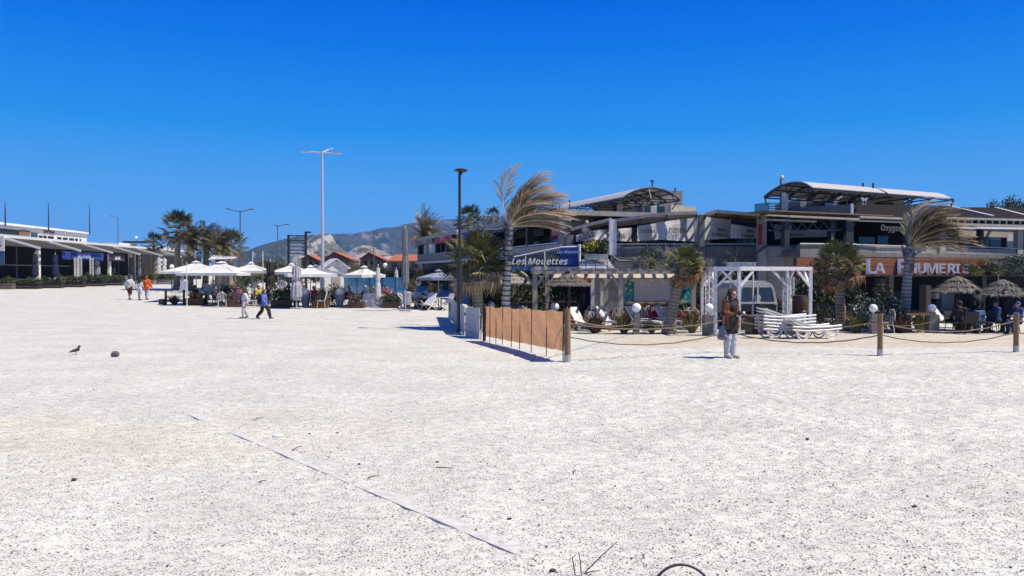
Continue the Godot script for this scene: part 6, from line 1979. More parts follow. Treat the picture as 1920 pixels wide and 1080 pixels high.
# ---------------------------------------------------------------- pergola, kiosk and what stands round them
func build_beach_bar() -> void:
	var d := 34.0
	var o := thing("pergola", "long weathered wooden pergola in front of the shuttered kiosk", "pergola", Vector3.ZERO)
	var wood := mat("old_wood")
	for t in [[1003, 33.2], [1026, 36], [1136, 36], [1164, 33.2], [1330, 33.2], [1300, 36]]:
		var w := on(t[0], t[1])
		var mb := MB.new()
		mb.beam(w, Vector3(w.x, hgt(509, 34), w.z), 0.2, 0.2)
		part(o, "post", mb, wood)
		var tip := Vector3(w.x, hgt(510, 34), w.z)
		for s in [-1, 1]:
			mb = MB.new()
			var pts := []
			for i in 6: pts.append(tip + Vector3(s * 0.62 * i / 5.0, -0.72 * pow(1.0 - i / 5.0, 1.6), 0))
			mb.tube(pts, [0.06], 6)
			part(o, "curved_brace", mb, wood)
	for t in [[996, 1352, 33.0], [996, 1352, 36.2]]:
		var mb := MB.new()
		slab(mb, t[0], 508, t[1], 513.5, t[2], 0.15)
		part(o, "main_beam", mb, wood)
	for i in 17:
		var mb := MB.new()
		var px := 1000.0 + i * 21.6
		mb.box(Vector3(xat(px, 33.5) - 0.055, hgt(507.6, 34), -32.5), Vector3(xat(px, 33.5) + 0.055, hgt(504, 34), -36.9))
		part(o, "rafter", mb, wood)
	var mb := MB.new()
	slab(mb, 1060, 510, 1068, 517, 32.8, 0.25)
	part(o, "loudspeaker", mb, mat("dark_frame"))
	# pale fabric sheets, sloping down towards the front between the rafters
	var cv := mat("canvas_pale", 0.75, 0.7, 0.6, 0.9)
	cv.backlight_enabled = true
	cv.backlight = Color(0.9, 0.85, 0.75)
	for i in 14:
		mb = MB.new()
		var p0 := 1034.0 + i * 21.6
		var y0 := hgt(521.5, 33.6)
		var y1 := hgt(511, 34.7)
		mb.hexa([Vector3(xat(p0, 33.6), y0, -33.6), Vector3(xat(p0 + 20.6, 33.6), y0, -33.6), Vector3(xat(p0 + 20.6, 33.6), y1, -34.7), Vector3(xat(p0, 33.6), y1, -34.7), Vector3(xat(p0, 33.6), y0 + 0.015, -33.6), Vector3(xat(p0 + 20.6, 33.6), y0 + 0.015, -33.6), Vector3(xat(p0 + 20.6, 33.6), y1 + 0.015, -34.7), Vector3(xat(p0, 33.6), y1 + 0.015, -34.7)])
		part(o, "fabric_sheet", mb, cv)
	# kiosk
	var k := thing("beach_kiosk", "shuttered beach kiosk with teal and green poster panels", "kiosk", Vector3.ZERO)
	d = 37.5
	mb = MB.new()
	slab(mb, 1112, 519, 1306, 620, d + 0.1, 2.4)
	part(k, "wall", mb, mat("kiosk_wall", 0.6, 0.58, 0.54, 0.9, 0, "soft", 2.0))
	mb = MB.new()
	slab(mb, 1108, 515, 1310, 519, d - 0.4, 3.2)
	part(k, "roof", mb, mat("white_paint"))
	mb = MB.new()
	slab(mb, 1188, 527.8, 1257, 566.5, d + 0.07, 0.02)
	var sh := part(k, "roller_shutter", mb, mat("shutter_white", 0.82, 0.82, 0.83, 0.5, 0, "soft", 1.0))
	for i in 15:                                      # roller shutter, slat by slat
		mb = MB.new()
		slab(mb, 1189, 528 + i * 2.5, 1256, 530.2 + i * 2.5, d - 0.02 - 0.01 * (i % 2), 0.08)
		part(sh, "shutter_slat", mb, mat("shutter_white"))
	mb = MB.new()
	slab(mb, 1183, 523, 1262, 527.6, d - 0.15, 0.2)
	part(k, "shutter_box", mb, mat("white_paint"))
	for t in [[1140, 1163, 523, 565]]:
		mb = MB.new()
		slab(mb, t[0], t[2], t[1], t[3], d, 0.08)
		part(k, "side_shutter", mb, mat("shutter_grey", 0.42, 0.4, 0.38, 0.7))
	for t in [[1171, 1187, "poster_left"], [1278, 1295, "poster_right"]]:
		var im := Image.create(48, 128, false, Image.FORMAT_RGB8)
		for y in 128:
			for x in 48:
				var n := wob.get_noise_2d(x * 0.05 + t[0], y * 0.04)
				var c := Color(0.02, 0.42, 0.25).lerp(Color(0.03, 0.55, 0.62), smoothstep(30, 80, y + n * 40.0))
				c = c.lightened(0.18)
				if n > 0.25: c = c.lerp(Color(0.75, 0.9, 0.85), 0.7)
				if n < -0.3: c = c.lerp(Color(0.01, 0.25, 0.12), 0.6)
				im.set_pixel(x, y, c)
		var pm := StandardMaterial3D.new()
		pm.resource_name = t[2]
		pm.albedo_texture = ImageTexture.create_from_image(im)
		pm.roughness = 0.5
		mb = MB.new()
		var a := at(t[0], 521, d - 0.05)
		var b := at(t[1], 573, d - 0.05)
		mb.quad(Vector3(a.x, b.y, a.z), Vector3(b.x, b.y, a.z), Vector3(b.x, a.y, a.z), a)
		mb.box(Vector3(a.x, b.y, a.z - 0.004), Vector3(b.x, a.y, a.z - 0.04))
		part(k, "poster", mb, pm)
	mb = MB.new()
	slab(mb, 1166, 567, 1306, 571, d - 0.7, 0.8)
	part(k, "counter_top", mb, mat("post_wood"))
	mb = MB.new()
	slab(mb, 1170, 571.2, 1300, 600, d - 0.3, 0.3)
	part(k, "counter_front", mb, mat("teal_board", 0.03, 0.13, 0.15, 0.8, 0, "dirt", 0.8))
	text(k, "counter_lettering", "Ristorante", 0.34, at(1234, 577, d - 0.36), Basis(), mat("letter_orange", 0.42, 0.2, 0.04, 0.7, 0, ""), "Droid Serif", 0.04, true, 0.15)
	mb = MB.new()
	slab(mb, 1268, 525, 1275, 566, d - 0.05, 0.1)
	slab(mb, 1126, 516, 1134, 575, d - 0.3, 0.2)
	part(k, "frame", mb, mat("white_paint"))
	# painted banner panel
	var bp := thing("painted_panel", "tall dark panel painted with orange and violet swirls", "panel", Vector3.ZERO)
	var im := Image.create(48, 128, false, Image.FORMAT_RGB8)
	for y in 128:
		for x in 48:
			var n := wob.get_noise_2d(x * 0.06, y * 0.045 + 30.0)
			var c := Color(0.02, 0.02, 0.12).lerp(Color(0.25, 0.05, 0.3), smoothstep(0.0, 0.4, n))
			if y < 50 and n > -0.2: c = c.lerp(Color(0.85, 0.4, 0.05), smoothstep(50, 15, y))
			im.set_pixel(x, y, c)
	var pm2 := StandardMaterial3D.new()
	pm2.resource_name = "painted_swirls"
	pm2.albedo_texture = ImageTexture.create_from_image(im)
	mb = MB.new()
	var pa := at(1093, 520, 35.5)
	var pb := at(1107, 578, 35.5)
	mb.quad(Vector3(pa.x, pb.y, pa.z), Vector3(pb.x, pb.y, pa.z), Vector3(pb.x, pa.y, pa.z), pa)
	mb.box(Vector3(pa.x, pb.y, pa.z - 0.004), Vector3(pb.x, pa.y, pa.z - 0.06))
	part(bp, "painting", mb, pm2)
	mb = MB.new()
	mb.box(Vector3(pb.x + 0.01, pb.y - 0.4, pa.z + 0.06), Vector3(pb.x + 0.17, pa.y + 0.1, pa.z - 0.1))
	part(bp, "white_post", mb, mat("white_paint"))
	# dark foliage behind the pergola and along the bar
	var dk := [Color(0.018, 0.026, 0.012), Color(0.035, 0.045, 0.018), Color(0.05, 0.06, 0.022)]
	var bush := [leaf_ball("dark_bush_a", 1700, Vector3(1, 1, 0.8), 0.1, dk, 9), leaf_ball("dark_bush_b", 1700, Vector3(1, 1, 0.8), 0.08, [Color(0.05, 0.065, 0.02), Color(0.03, 0.04, 0.015), Color(0.08, 0.09, 0.03)], 9), leaf_ball("blue_bush", 1700, Vector3(1, 1, 0.8), 0.09, [Color(0.035, 0.06, 0.055), Color(0.05, 0.08, 0.07), Color(0.02, 0.035, 0.03)], 9)]
	for t in [[895, 34, 525, 1.0, 0, "dense ivy like bush on the palm trunk behind the picket fence"], [925, 35, 520, 1.3, 0, "dark bush left of the ringed palm trunk"], [968, 36.5, 512, 1.4, 1, "dark bush right of the ringed palm trunk"], [1010, 37.5, 515, 1.3, 0, "dark bush behind the left pergola posts"], [1048, 38, 515, 1.3, 1, "dark bush behind the dark thatched parasol"], [1082, 38.5, 528, 1.0, 1, "leafy bush beside the painted panel"], [1318, 37, 540, 1.0, 0, "dark bush between the kiosk and the truss tower"], [1322, 39, 498, 1.5, 1, "tall pale green bush behind the kiosk's right end"], [1352, 40, 492, 1.4, 1, "pale green tall bush behind the white box sign"], [1380, 36, 515, 1.2, 0, "bush behind the woman's head"], [1455, 37, 560, 1.0, 0, "dark bush right of the white van"], [1508, 36, 540, 1.2, 0, "dark bush behind the cabana's right post"], [1535, 35, 515, 1.5, 0, "tall dark bush between cabana and fan palm"], [1562, 36, 505, 1.5, 0, "dark bush behind the fan palm trunk"], [1605, 35.5, 530, 1.4, 0, "big dark bush right of the fan palm"], [1640, 34.5, 545, 1.3, 1, "yellow green bush under the orange fascia"], [1632, 31, 565, 1.2, 2, "blue green bush behind the globe lamp"], [1665, 31.5, 565, 1.1, 2, "blue green bush left of the windblown palm"], [1826, 44.0, 492, 1.2, 1, "climbing plant over the fascia's right end"], [1862, 44.8, 488, 1.5, 1, "climbing plant right of the last sign letter"], [1893, 45.2, 486, 1.6, 2, "greyish climbing plant on the right fascia"], [1924, 45.5, 482, 1.7, 2, "greyish climbing plant at the right picture edge"]]:
		var hi := hgt(t[2], t[1])
		var lo := gy(xat(t[0], t[1]), -t[1]) if t[0] < 1800 else hgt(517, t[1])
		plant("dark_bush" if t[0] < 1800 else "climbing_plant", t[5], "bush" if t[0] < 1800 else "climber", bush[t[4]], Vector3(xat(t[0], t[1]), lo, -t[1]), Vector3(t[3], (hi - lo) / 0.9, t[3]))
	for t in [[1210, 40, 488, "small fan palm head poking up behind the kiosk, left"], [1228, 40.5, 490, "small fan palm head poking up behind the kiosk, right"]]:
		var w := on(t[0], t[1])
		fan_palm(t[3], w, hgt(t[2] + 6, t[1]) - w.y, Vector3.ZERO, 0.15, 0.13, 0.5, 22, 0.1, Color(0.06, 0.085, 0.04), Color(0.12, 0.1, 0.05))
	for t in [[1250, 41, 458, "leafless silver branched shrub above the kiosk roof"], [1320, 41, 478, "leafless silver branched shrub behind the box sign"], [1872, 45, 478, "bare grey shrub on the right parapet"]]:
		var w := on(t[0], t[1])
		mb = MB.new()
		mb.col = Color(0.33, 0.31, 0.27)
		for i in 60:
			var p := Vector3(0, hgt(t[2] + 40, t[1]) - w.y, 0)
			var q := Vector3(rng.randf_range(-1, 1), rng.randf_range(0.6, 1.4), rng.randf_range(-0.6, 0.6)).normalized()
			var e := p + q * rng.randf_range(0.7, 1.25)
			mb.tube([p, p.lerp(e, 0.6) + Vector3(0, 0.05, 0), e], [0.014, 0.01, 0.005], 4, false)
			mb.tube([p.lerp(e, 0.6), p.lerp(e, 0.8) + Vector3(rng.randf_range(-.25, .25), 0.2, 0)], [0.008, 0.004], 4, false)
		mb.tube([Vector3.ZERO, Vector3(0, hgt(t[2] + 38, t[1]) - w.y, 0)], [0.05, 0.03], 6, false)
		var bs := part(self, "bare_shrub", mb, vmat("bark", 0.95))
		bs.position = w
		tag(bs, t[3], "shrub")
	# thatched parasols
	for t in [[948, 34.5, 1.25, 530, 514, Color(0.45, 0.41, 0.35), "pale thatched parasol behind the ringed palm trunk"], [1067, 31.5, 0.95, 534, 518, Color(0.2, 0.185, 0.17), "dark thatched parasol in front of the pergola"], [1796, 33, 1.05, 547, 522, Color(0.2, 0.19, 0.185), "grey thatched parasol below the fascia, left of two"], [1880, 31.5, 0.98, 553, 528, Color(0.17, 0.165, 0.16), "grey thatched parasol near the right edge"]]:
		var w := on(t[0], t[1])
		thatch_parasol(t[6], w, t[2], hgt(t[3], t[1]) - w.y, hgt(t[4], t[1]) - w.y, t[5])
	# tables and wire chairs before the kiosk
	var wn := 0
	var ch: Node3D = null
	for t in [[955, 33], [985, 34], [1000, 33.5], [1028, 34], [1110, 34.5], [1162, 34], [1179, 34.4], [1190, 35], [1208, 33.8], [1222, 34.8], [1242, 34], [1252, 34.6], [1282, 34], [1308, 34.2], [1660, 30.6]]:
		var w := on(t[0], t[1])
		var l := nth(wn, 15, "white wire chairs by the beach bar")
		wn += 1
		if ch == null:
			ch = chair("wire_chair", l, Color(0.72, 0.72, 0.71), w, 0.6, true)
			ch.set_meta("group", "white wire chairs by the beach bar")
		else: dup(ch, l, w, t[0] * 0.9)
	for t in [[1118, 34.2, "white cloth covered table beside the painted panel"], [1283, 34.8, "white cloth covered table at the kiosk's right end"], [966, 32, "white topped table behind the canvas fence"], [1042, 33, "white topped table under the dark thatched parasol"]]:
		var w := on(t[0], t[1])
		var tb := table(t[2], Color(0.66, 0.67, 0.68), w, 0.1, 0.42)
		if t[0] in [1118, 1283]:
			mb = MB.new()
			mb.hexa([Vector3(-0.46, 0.12, 0.46), Vector3(0.46, 0.12, 0.46), Vector3(0.46, 0.12, -0.46), Vector3(-0.46, 0.12, -0.46), Vector3(-0.43, 0.755, 0.43), Vector3(0.43, 0.755, 0.43), Vector3(0.43, 0.755, -0.43), Vector3(-0.43, 0.755, -0.43)])
			part(tb, "cloth", mb, mat("white_cloth", 0.7, 0.71, 0.73, 0.9))
	var rc: Node3D = null
	var cn := 0
	for t in [[1071, 33.8], [1117, 34.4], [1155, 34.8], [1176, 34.2], [1212, 34.4], [1235, 34.8], [1270, 34.2], [1290, 33.2], [1308, 34]]:
		var w := on(t[0], t[1])
		var l := nth(cn, 9, "round crimson cushion chairs behind the white sun loungers")
		cn += 1
		if rc == null:
			rc = thing("cushion_chair", l, "chair", w, 0.3, "round crimson cushion chairs")
			mb = MB.new()
			mb.ball(Vector3(0, 0.56, -0.14), Vector3(0.29, 0.25, 0.11), 14)
			part(rc, "back_cushion", mb, mat("red_cloth"))
			mb = MB.new()
			mb.ball(Vector3(0, 0.34, 0.1), Vector3(0.26, 0.08, 0.25), 14)
			part(rc, "seat_cushion", mb, mat("red_cloth"))
			for s in [-1, 1]:
				mb = MB.new()
				mb.tube([Vector3(s * 0.3, 0, 0.3), Vector3(s * 0.28, 0.3, 0.0), Vector3(s * 0.32, 0.0, -0.35)], [0.02], 5)
				part(rc, "leg", mb, mat("white_paint"))
		else: dup(rc, l, w, sin(t[0] * 1.7) * 0.6)
	mb = MB.new()
	for i in 22:
		var f := 600 * i / 21.0
		mb.tube([at(940 + f * 0.24, 566, 35.2), at(940 + f * 0.24, 590, 35.2)], [0.02], 4)
	mb.tube([at(938, 566, 35.2), at(1086, 566, 35.2)], [0.03], 5); mb.tube([at(938, 580, 35.2), at(1086, 580, 35.2)], [0.02], 5)
	tag(part(self, "garden_railing", mb, mat("steel_dark")), "thin dark railing before the bushes behind the canvas fence", "railing")
	mb = MB.new()
	for i in 24: mb.tube([at(1528 + i * 4.2, 572, 32.0), at(1528 + i * 4.2, 604, 32.0)], [0.015], 4)
	mb.tube([at(1528, 572, 32), at(1626, 572, 32)], [0.02], 5); mb.tube([at(1528, 588, 32), at(1626, 588, 32)], [0.015], 5)
	tag(part(self, "garden_railing", mb, mat("steel_dark")), "thin dark railing behind the fan palm trunk right of the cabana", "railing")

# ---------------------------------------------------------------- nearest row: fence, ropes, palms, loungers, cabana
func build_front() -> void:
	var mb: MB
	# street lamp
	var w := gp(862, 622)
	var d := -w.z
	var lamp := thing("street_lamp", "dark slim street lamp with a disc head by the picket fence", "street lamp", w)
	var lh := hgt(322, d) - w.y
	mb = MB.new()
	mb.tube([Vector3(0, 0, 0), Vector3(0, 2.6, 0), Vector3(0, 2.65, 0), Vector3(0, lh, 0)], [0.115, 0.105, 0.062, 0.05], 14)
	part(lamp, "pole", mb, mat("lamp_bronze", 0.06, 0.055, 0.06, 0.4, 0.5, "soft", 0.6))
	mb = MB.new()
	mb.lathe([Vector2(0, 0), Vector2(0.21, 0), Vector2(0.21, 0.025), Vector2(0.12, 0.03)], Vector3.ZERO, 14)
	part(lamp, "base_plate", mb, mat("lamp_bronze"))
	mb = MB.new()
	mb.lathe([Vector2(0.05, -0.12), Vector2(0.06, -0.03), Vector2(0.25, 0.02), Vector2(0.26, 0.06), Vector2(0.2, 0.1), Vector2(0.06, 0.13), Vector2(0, 0.135)], Vector3(0.05, lh, 0), 20)
	part(lamp, "lamp_head", mb, mat("lamp_bronze"))
	# white picket fence: from far left corner towards the camera, then along to the canvas
	var f := thing("picket_fence", "white weathered picket fence beside the street lamp", "fence", Vector3.ZERO)
	var pm := mat("picket_white", 0.6, 0.6, 0.6, 0.85, 0, "dirt", 0.6, 3.0)
	for seg in [[841, 595, 871, 629, 15], [873, 630, 899, 636, 10]]:
		var a := gp(seg[0], seg[1])
		var b := gp(seg[2], seg[3])
		var dir := (b - a).normalized()
		var n: int = maxi(6, int((b - a).length() / 0.15))
		for i in n:
			var p := a.lerp(b, (i + 0.5) / n)
			mb = MB.new()
			var hh := 1.02 + rng.randf_range(-0.04, 0.04)
			mb.cbox(p + Vector3(0, hh / 2, 0), Vector3(0.025, hh, (b - a).length() / n * 0.93), Basis(dir.cross(Vector3.UP), Vector3.UP, -dir).rotated(dir.cross(Vector3.UP), rng.randf_range(-0.02, 0.02)))
			part(f, "picket", mb, pm)
		mb = MB.new()
		var off := dir.cross(Vector3.UP) * 0.03
		for y in [0.25, 0.8]: mb.beam(a + Vector3(0, y, 0) - off, b + Vector3(0, y, 0) - off, 0.03, 0.07)
		part(f, "rail", mb, pm)
	mb = MB.new()
	var e := gp(901, 637)
	mb.beam(e, e + Vector3(0.12, 1.1, 0), 0.09, 0.05)
	part(f, "end_post", mb, pm)
	mb = MB.new()
	mb.cbox(gp(845, 600) + Vector3(-0.05, 0.62, 0.08), Vector3(0.03, 0.4, 0.45), Basis(Vector3.UP, 0.2))
	part(f, "dark_plaque", mb, mat("dark_frame"))
	mb = MB.new()
	mb.cbox(gp(871, 629) + Vector3(0.05, 0.75, 0.05), Vector3(0.12, 0.1, 0.03))
	part(f, "dark_plaque", mb, mat("dark_frame"))
	# canvas wind break
	var a := gp(911, 640)
	var b := gp(1058, 679)
	var c := thing("canvas_windbreak", "tan canvas windbreak on thin wooden rods", "windbreak", Vector3.ZERO)
	mb = MB.new()
	var n := 56
	var up := [hgt(574, -a.z) - a.y, hgt(583, -b.z) - b.y]
	var lo := [hgt(631, -a.z) - a.y, hgt(659, -b.z) - b.y]
	var nrm := (b - a).cross(Vector3.UP).normalized()
	var q := []
	for j in 9:
		for i in n + 1:
			var u := float(i) / n
			var k := j / 8.0
			var p := a.lerp(b, u)
			var sag := sin(PI * fmod(u * 8.0, 1.0))
			p.y += lerpf(lerpf(lo[0], lo[1], u) + 0.015 * sag, lerpf(up[0], up[1], u) - 0.022 * sag + 0.012 * sin(u * 23.0), k)
			p += nrm * (0.03 * sag * (0.6 + 0.4 * sin(k * 5.0 + u * 19.0)) + 0.012 * wob.get_noise_2d(u * 9.0, k * 2.0) + 0.01 * sin(k * 7.0 + u * 40.0))
			q.append(p)
	for j in 8:
		for i in n:
			var k := j * (n + 1) + i
			mb.quad(q[k], q[k + 1], q[k + n + 2], q[k + n + 1])
	var cm := mat("canvas_tan", 0.7, 0.46, 0.29, 0.9, 0, "soft", 0.8)
	cm.backlight_enabled = true
	cm.backlight = Color(1.0, 0.9, 0.78)
	part(c, "canvas", mb, cm)
	for u in [0.0, 0.085, 0.185, 0.285, 0.415, 0.525, 0.67, 0.835, 1.0]:
		mb = MB.new()
		var p := a.lerp(b, u) + nrm * 0.03
		var tp := p + Vector3(rng.randf_range(-0.025, 0.025), lerpf(up[0], up[1], u) + 0.05, 0)
		mb.tube([p - Vector3(0, 0.1, 0), tp], [0.013, 0.011], 6)
		part(c, "rod", mb, mat("rod_wood", 0.09, 0.05, 0.035, 0.8))
	# wooden rope posts
	var posts := {}
	var pw := mat("post_wood")
	for t in [[1064, 679, 1.18, "stout wooden post at the right end of the canvas windbreak", 0.07], [1372, 661, 1.0, "wooden rope post hidden behind the standing woman", 0.06], [1650, 667, 1.0, "wooden rope post in front of the globe lamp, middle right", 0.062], [1905, 660, 1.0, "wooden rope post near the right picture edge", 0.062], [2140, 660, 1.0, "wooden rope post beyond the right edge", 0.062], [908, 640, 1.15, "dark post at the left end of the canvas windbreak", 0.05]]:
		var g := gp(t[0], t[1])
		posts[t[0]] = g
		var o := thing("rope_post", t[3], "post", g)
		mb = MB.new()
		mb.tube([Vector3(0, -0.1, 0), Vector3(0, t[2] - 0.015, 0), Vector3(0, t[2], 0)], [t[4] * 1.03, t[4], t[4] * 0.85], 14)
		part(o, "shaft", mb, pw if t[0] != 908 else mat("dark_wood"))
		if t[0] in [1064, 1650, 1905]:
			mb = MB.new()
			mb.tube([Vector3(0, -0.05, 0), Vector3(0, 0.16, 0)], [t[4] * 1.12], 14)
			part(o, "pale_foot", mb, mat("steel_pale"))
	var rp := func(l: String, i: int, k: int, h: float, sag: float): rope(l, posts[i] + Vector3(0, h, 0), posts[k] + Vector3(0, h, 0), sag)
	rp.call("lower sagging rope between the canvas windbreak and the woman", 1064, 1372, 0.56, 0.26)
	rp.call("upper rope from the windbreak post to the woman", 1064, 1372, 0.86, 0.2)
	rp.call("lower sagging rope right of the standing woman", 1372, 1650, 0.5, 0.22)
	rp.call("upper rope right of the standing woman past the stacked loungers", 1372, 1650, 0.82, 0.2)
	rp.call("lower sagging rope between the two right posts", 1650, 1905, 0.5, 0.22)
	rp.call("upper rope between the two right posts", 1650, 1905, 0.8, 0.26)
	rp.call("lower rope running out of the picture at right", 1905, 2140, 0.5, 0.2)
	rp.call("upper rope running out of the picture at right", 1905, 2140, 0.8, 0.2)
	# globe lamps
	for t in [[1193, 627, 577, 0.16, "stone", "globe lamp on a stacked stone pillar before the sun loungers"], [1329, 629, 577, 0.15, "slab", "globe lamp on a grey slab pillar left of the cabana"], [1637, 626, 578, 0.14, "stone", "globe lamp on a dark stone pillar behind the rope post"], [1747, 624, 578, 0.14, "slab", "globe lamp on a grey slab pillar near the right parasols"], [1156, 604, 573, 0.13, "post", "small globe lamp behind the second sun lounger"], [1012, 604, 575, 0.13, "post", "globe lamp above the canvas windbreak, middle of three"], [1040, 612, 575.5, 0.15, "post", "globe lamp above the canvas windbreak, right of three"], [920, 612, 572, 0.14, "post", "globe lamp above the canvas windbreak, left of three"], [1515, 606, 575, 0.13, "post", "globe lamp beside the cabana's right post"]]:
		var g := gp(t[0], t[1])
		globe_lamp(t[5], g, hgt(t[2], -g.z) - g.y, t[3] * -g.z / 25.0 * 0.95, t[4])
	for t in [[1193, 1329, "thin white rope between the stone and slab globe pillars"], [1637, 1747, "thin white rope between the two right globe pillars"]]:
		var g0 := gp(t[0], 627)
		var g1 := gp(t[1], 627)
		rope(t[2], g0 + Vector3(0, 0.42, 0.15), g1 + Vector3(0, 0.5, 0.15), 0.12, 0.015)
	rope("thin white rope from the windbreak to the stone globe pillar", posts[1064] + Vector3(0, 0.95, -0.1), gp(1193, 627) + Vector3(0, 0.45, 0.15), 0.15, 0.015)
	# palms
	var pink := Color(0.66, 0.54, 0.44)
	w = on(947, 31)
	feather_palm("windblown date palm with pale ringed trunk behind the windbreak", w, hgt(425, 31) - w.y, Vector3((956 - 947) * 31 / F, 0, 0.0), 0.19, 0.15, 2.7, 52, Vector3(1.25, 0.28, 0.12), 0.65, Color(0.27, 0.24, 0.15), pink, [Color(0.1, 0.1, 0.1), Color(0.48, 0.46, 0.44), 0.2], 0.6)
	w = on(1697, 32)
	feather_palm("windblown date palm in front of the orange sign fascia", w, hgt(462, 32) - w.y, Vector3((1706 - 1697) * 32 / F, 0, 0), 0.22, 0.16, 2.5, 58, Vector3(1.3, 0.2, 0.12), 0.6, Color(0.19, 0.18, 0.09), Color(0.5, 0.4, 0.28), [Color(0.13, 0.125, 0.125), Color(0.3, 0.29, 0.29), 0.16], 0.58)
	var olive := Color(0.1, 0.105, 0.035)
	var brown := Color(0.2, 0.12, 0.055)
	w = on(897, 31)
	fan_palm("shaggy fan palm behind the white picket fence", w, hgt(497, 31) - w.y, Vector3(-0.1, 0, 0), 0.24, 0.2, 0.9, 70, 0.3, Color(0.15, 0.145, 0.055), Color(0.36, 0.28, 0.17))
	w = gp(1254, 626)
	fan_palm("fan palm with stout leaning trunk before the kiosk", w, hgt(502, -w.z) - w.y, Vector3((1281 - 1254) * -w.z / F, 0, 0), 0.25, 0.14, 0.55, 62, 0.45, Color(0.13, 0.14, 0.04), Color(0.32, 0.18, 0.07))
	w = gp(1578, 620)
	fan_palm("fan palm with stout trunk right of the stacked loungers", w, hgt(500, -w.z) - w.y, Vector3(-0.2, 0, 0), 0.25, 0.15, 0.8, 60, 0.15, Color(0.1, 0.115, 0.045), brown)
	# flower bed
	var sp := [spike_tuft("flax", 120, 1.0, 0.65, 0.05, [Color(0.16, 0.13, 0.05), Color(0.11, 0.08, 0.05), Color(0.2, 0.17, 0.07)]), spike_tuft("red_flax", 150, 0.8, 0.75, 0.045, [Color(0.08, 0.035, 0.035), Color(0.12, 0.06, 0.05), Color(0.1, 0.08, 0.05)]), spike_tuft("yucca", 110, 0.85, 0.7, 0.05, [Color(0.22, 0.22, 0.05), Color(0.14, 0.15, 0.05), Color(0.3, 0.27, 0.09)])]
	for t in [[1115, 625, 1, 1.1, "reddish spiky plant right of the first sun lounger"], [1170, 626, 0, 1.0, "brown green flax left of the stone globe pillar"], [1297, 624, 0, 1.1, "brown green flax right of the leaning fan palm"], [1604, 624, 2, 0.9, "yellow green yucca right of the stout fan palm"], [1688, 624, 1, 1.2, "dark reddish spiky plant below the windblown palm"], [1724, 622, 2, 1.0, "yellow green spiky plant left of the slab globe pillar"], [1808, 624, 1, 1.2, "reddish spiky plant before the dark bar tables"], [1222, 626, 2, 0.6, "small yellowish tuft by the leaning palm's foot"], [1640, 612, 1, 0.7, "low dark tuft behind the stone globe pillar"]]:
		plant("spiky_plant", t[4], "plant", sp[t[2]], gp(t[0], t[1]), Vector3.ONE * t[3])
	for t in [[1098, 618, 0.6, "low grey green bush beside the windbreak post"], [1215, 624, 0.7, "dark little bush right of the stone globe pillar"], [1535, 618, 0.5, "low bush behind the stacked loungers"], [1395, 622, 0.8, "bush behind the standing woman"]]:
		plant("bed_bush", t[3], "bush", leaf_ball("bed_bush", 700, Vector3(0.6, 0.8, 0.5), 0.07, [Color(0.04, 0.05, 0.025), Color(0.07, 0.07, 0.045), Color(0.11, 0.08, 0.06)], 7), gp(t[0], t[1]), Vector3.ONE * t[2])
	# reclining sun loungers
	var sl: Node3D = null
	for t in [[1090, 620, 0.85, "white cushioned sun lounger next to the windbreak post"], [1142, 617, 0.85, "white cushioned sun lounger, second from the windbreak"], [1196, 616, 0.85, "white cushioned sun lounger behind the stone globe pillar"], [1250, 615, 0.85, "white cushioned sun lounger behind the leaning palm trunk"], [1600, 612, 0.3, "white cushioned sun lounger right of the stout fan palm"], [1622, 614, 0.3, "white cushioned sun lounger left of the dark globe pillar"], [1770, 614, 0.85, "white cushioned sun lounger right of the slab globe pillar"], [1545, 610, -0.4, "white cushioned sun lounger behind the stacked loungers"]]:
		var g := gp(t[0], t[1])
		if sl == null:
			sl = thing("sun_lounger", t[3], "sun lounger", g, t[2])
			mb = MB.new()
			mb.box(Vector3(-0.32, 0.28, 0.0), Vector3(0.32, 0.37, 1.3))
			part(sl, "mattress", mb, mat("white_cloth2", 0.74, 0.73, 0.7, 0.9, 0, "soft", 0.5))
			mb = MB.new()
			mb.hexa([Vector3(-0.32, 0.28, 0.0), Vector3(0.32, 0.28, 0.0), Vector3(0.32, 0.33, -0.08), Vector3(-0.32, 0.33, -0.08), Vector3(-0.32, 0.96, -0.45), Vector3(0.32, 0.96, -0.45), Vector3(0.32, 0.98, -0.52), Vector3(-0.32, 0.98, -0.52)])
			part(sl, "backrest", mb, mat("white_cloth2"))
			mb = MB.new()
			for s in [-1, 1]: mb.box(Vector3(s * 0.33 - 0.02, 0.2, -0.6), Vector3(s * 0.33 + 0.02, 0.275, 1.34))
			mb.beam(Vector3(0, 0.24, -0.55), Vector3(0, 0.7, -0.4), 0.05, 0.03)
			part(sl, "frame", mb, pw)
			for s in [-1, 1]:
				for z in [-0.5, 1.2]:
					mb = MB.new()
					mb.box(Vector3(s * 0.33 - 0.025, 0, z - 0.03), Vector3(s * 0.33 + 0.025, 0.2, z + 0.03))
					part(sl, "leg", mb, pw)
		else: dup(sl, t[3], g, t[2])
	# white plastic loungers, stacked
	var pl: Node3D = null
	var base := gp(1474, 634)
	var yaw := deg_to_rad(98)
	var names := ["lowest white plastic lounger of the left stack", "second white plastic lounger from below in the left stack", "third white plastic lounger from below in the left stack", "fourth white plastic lounger from below in the left stack", "topmost white plastic lounger of the left stack", "lowest white plastic lounger of the right stack", "topmost white plastic lounger of the right stack"]
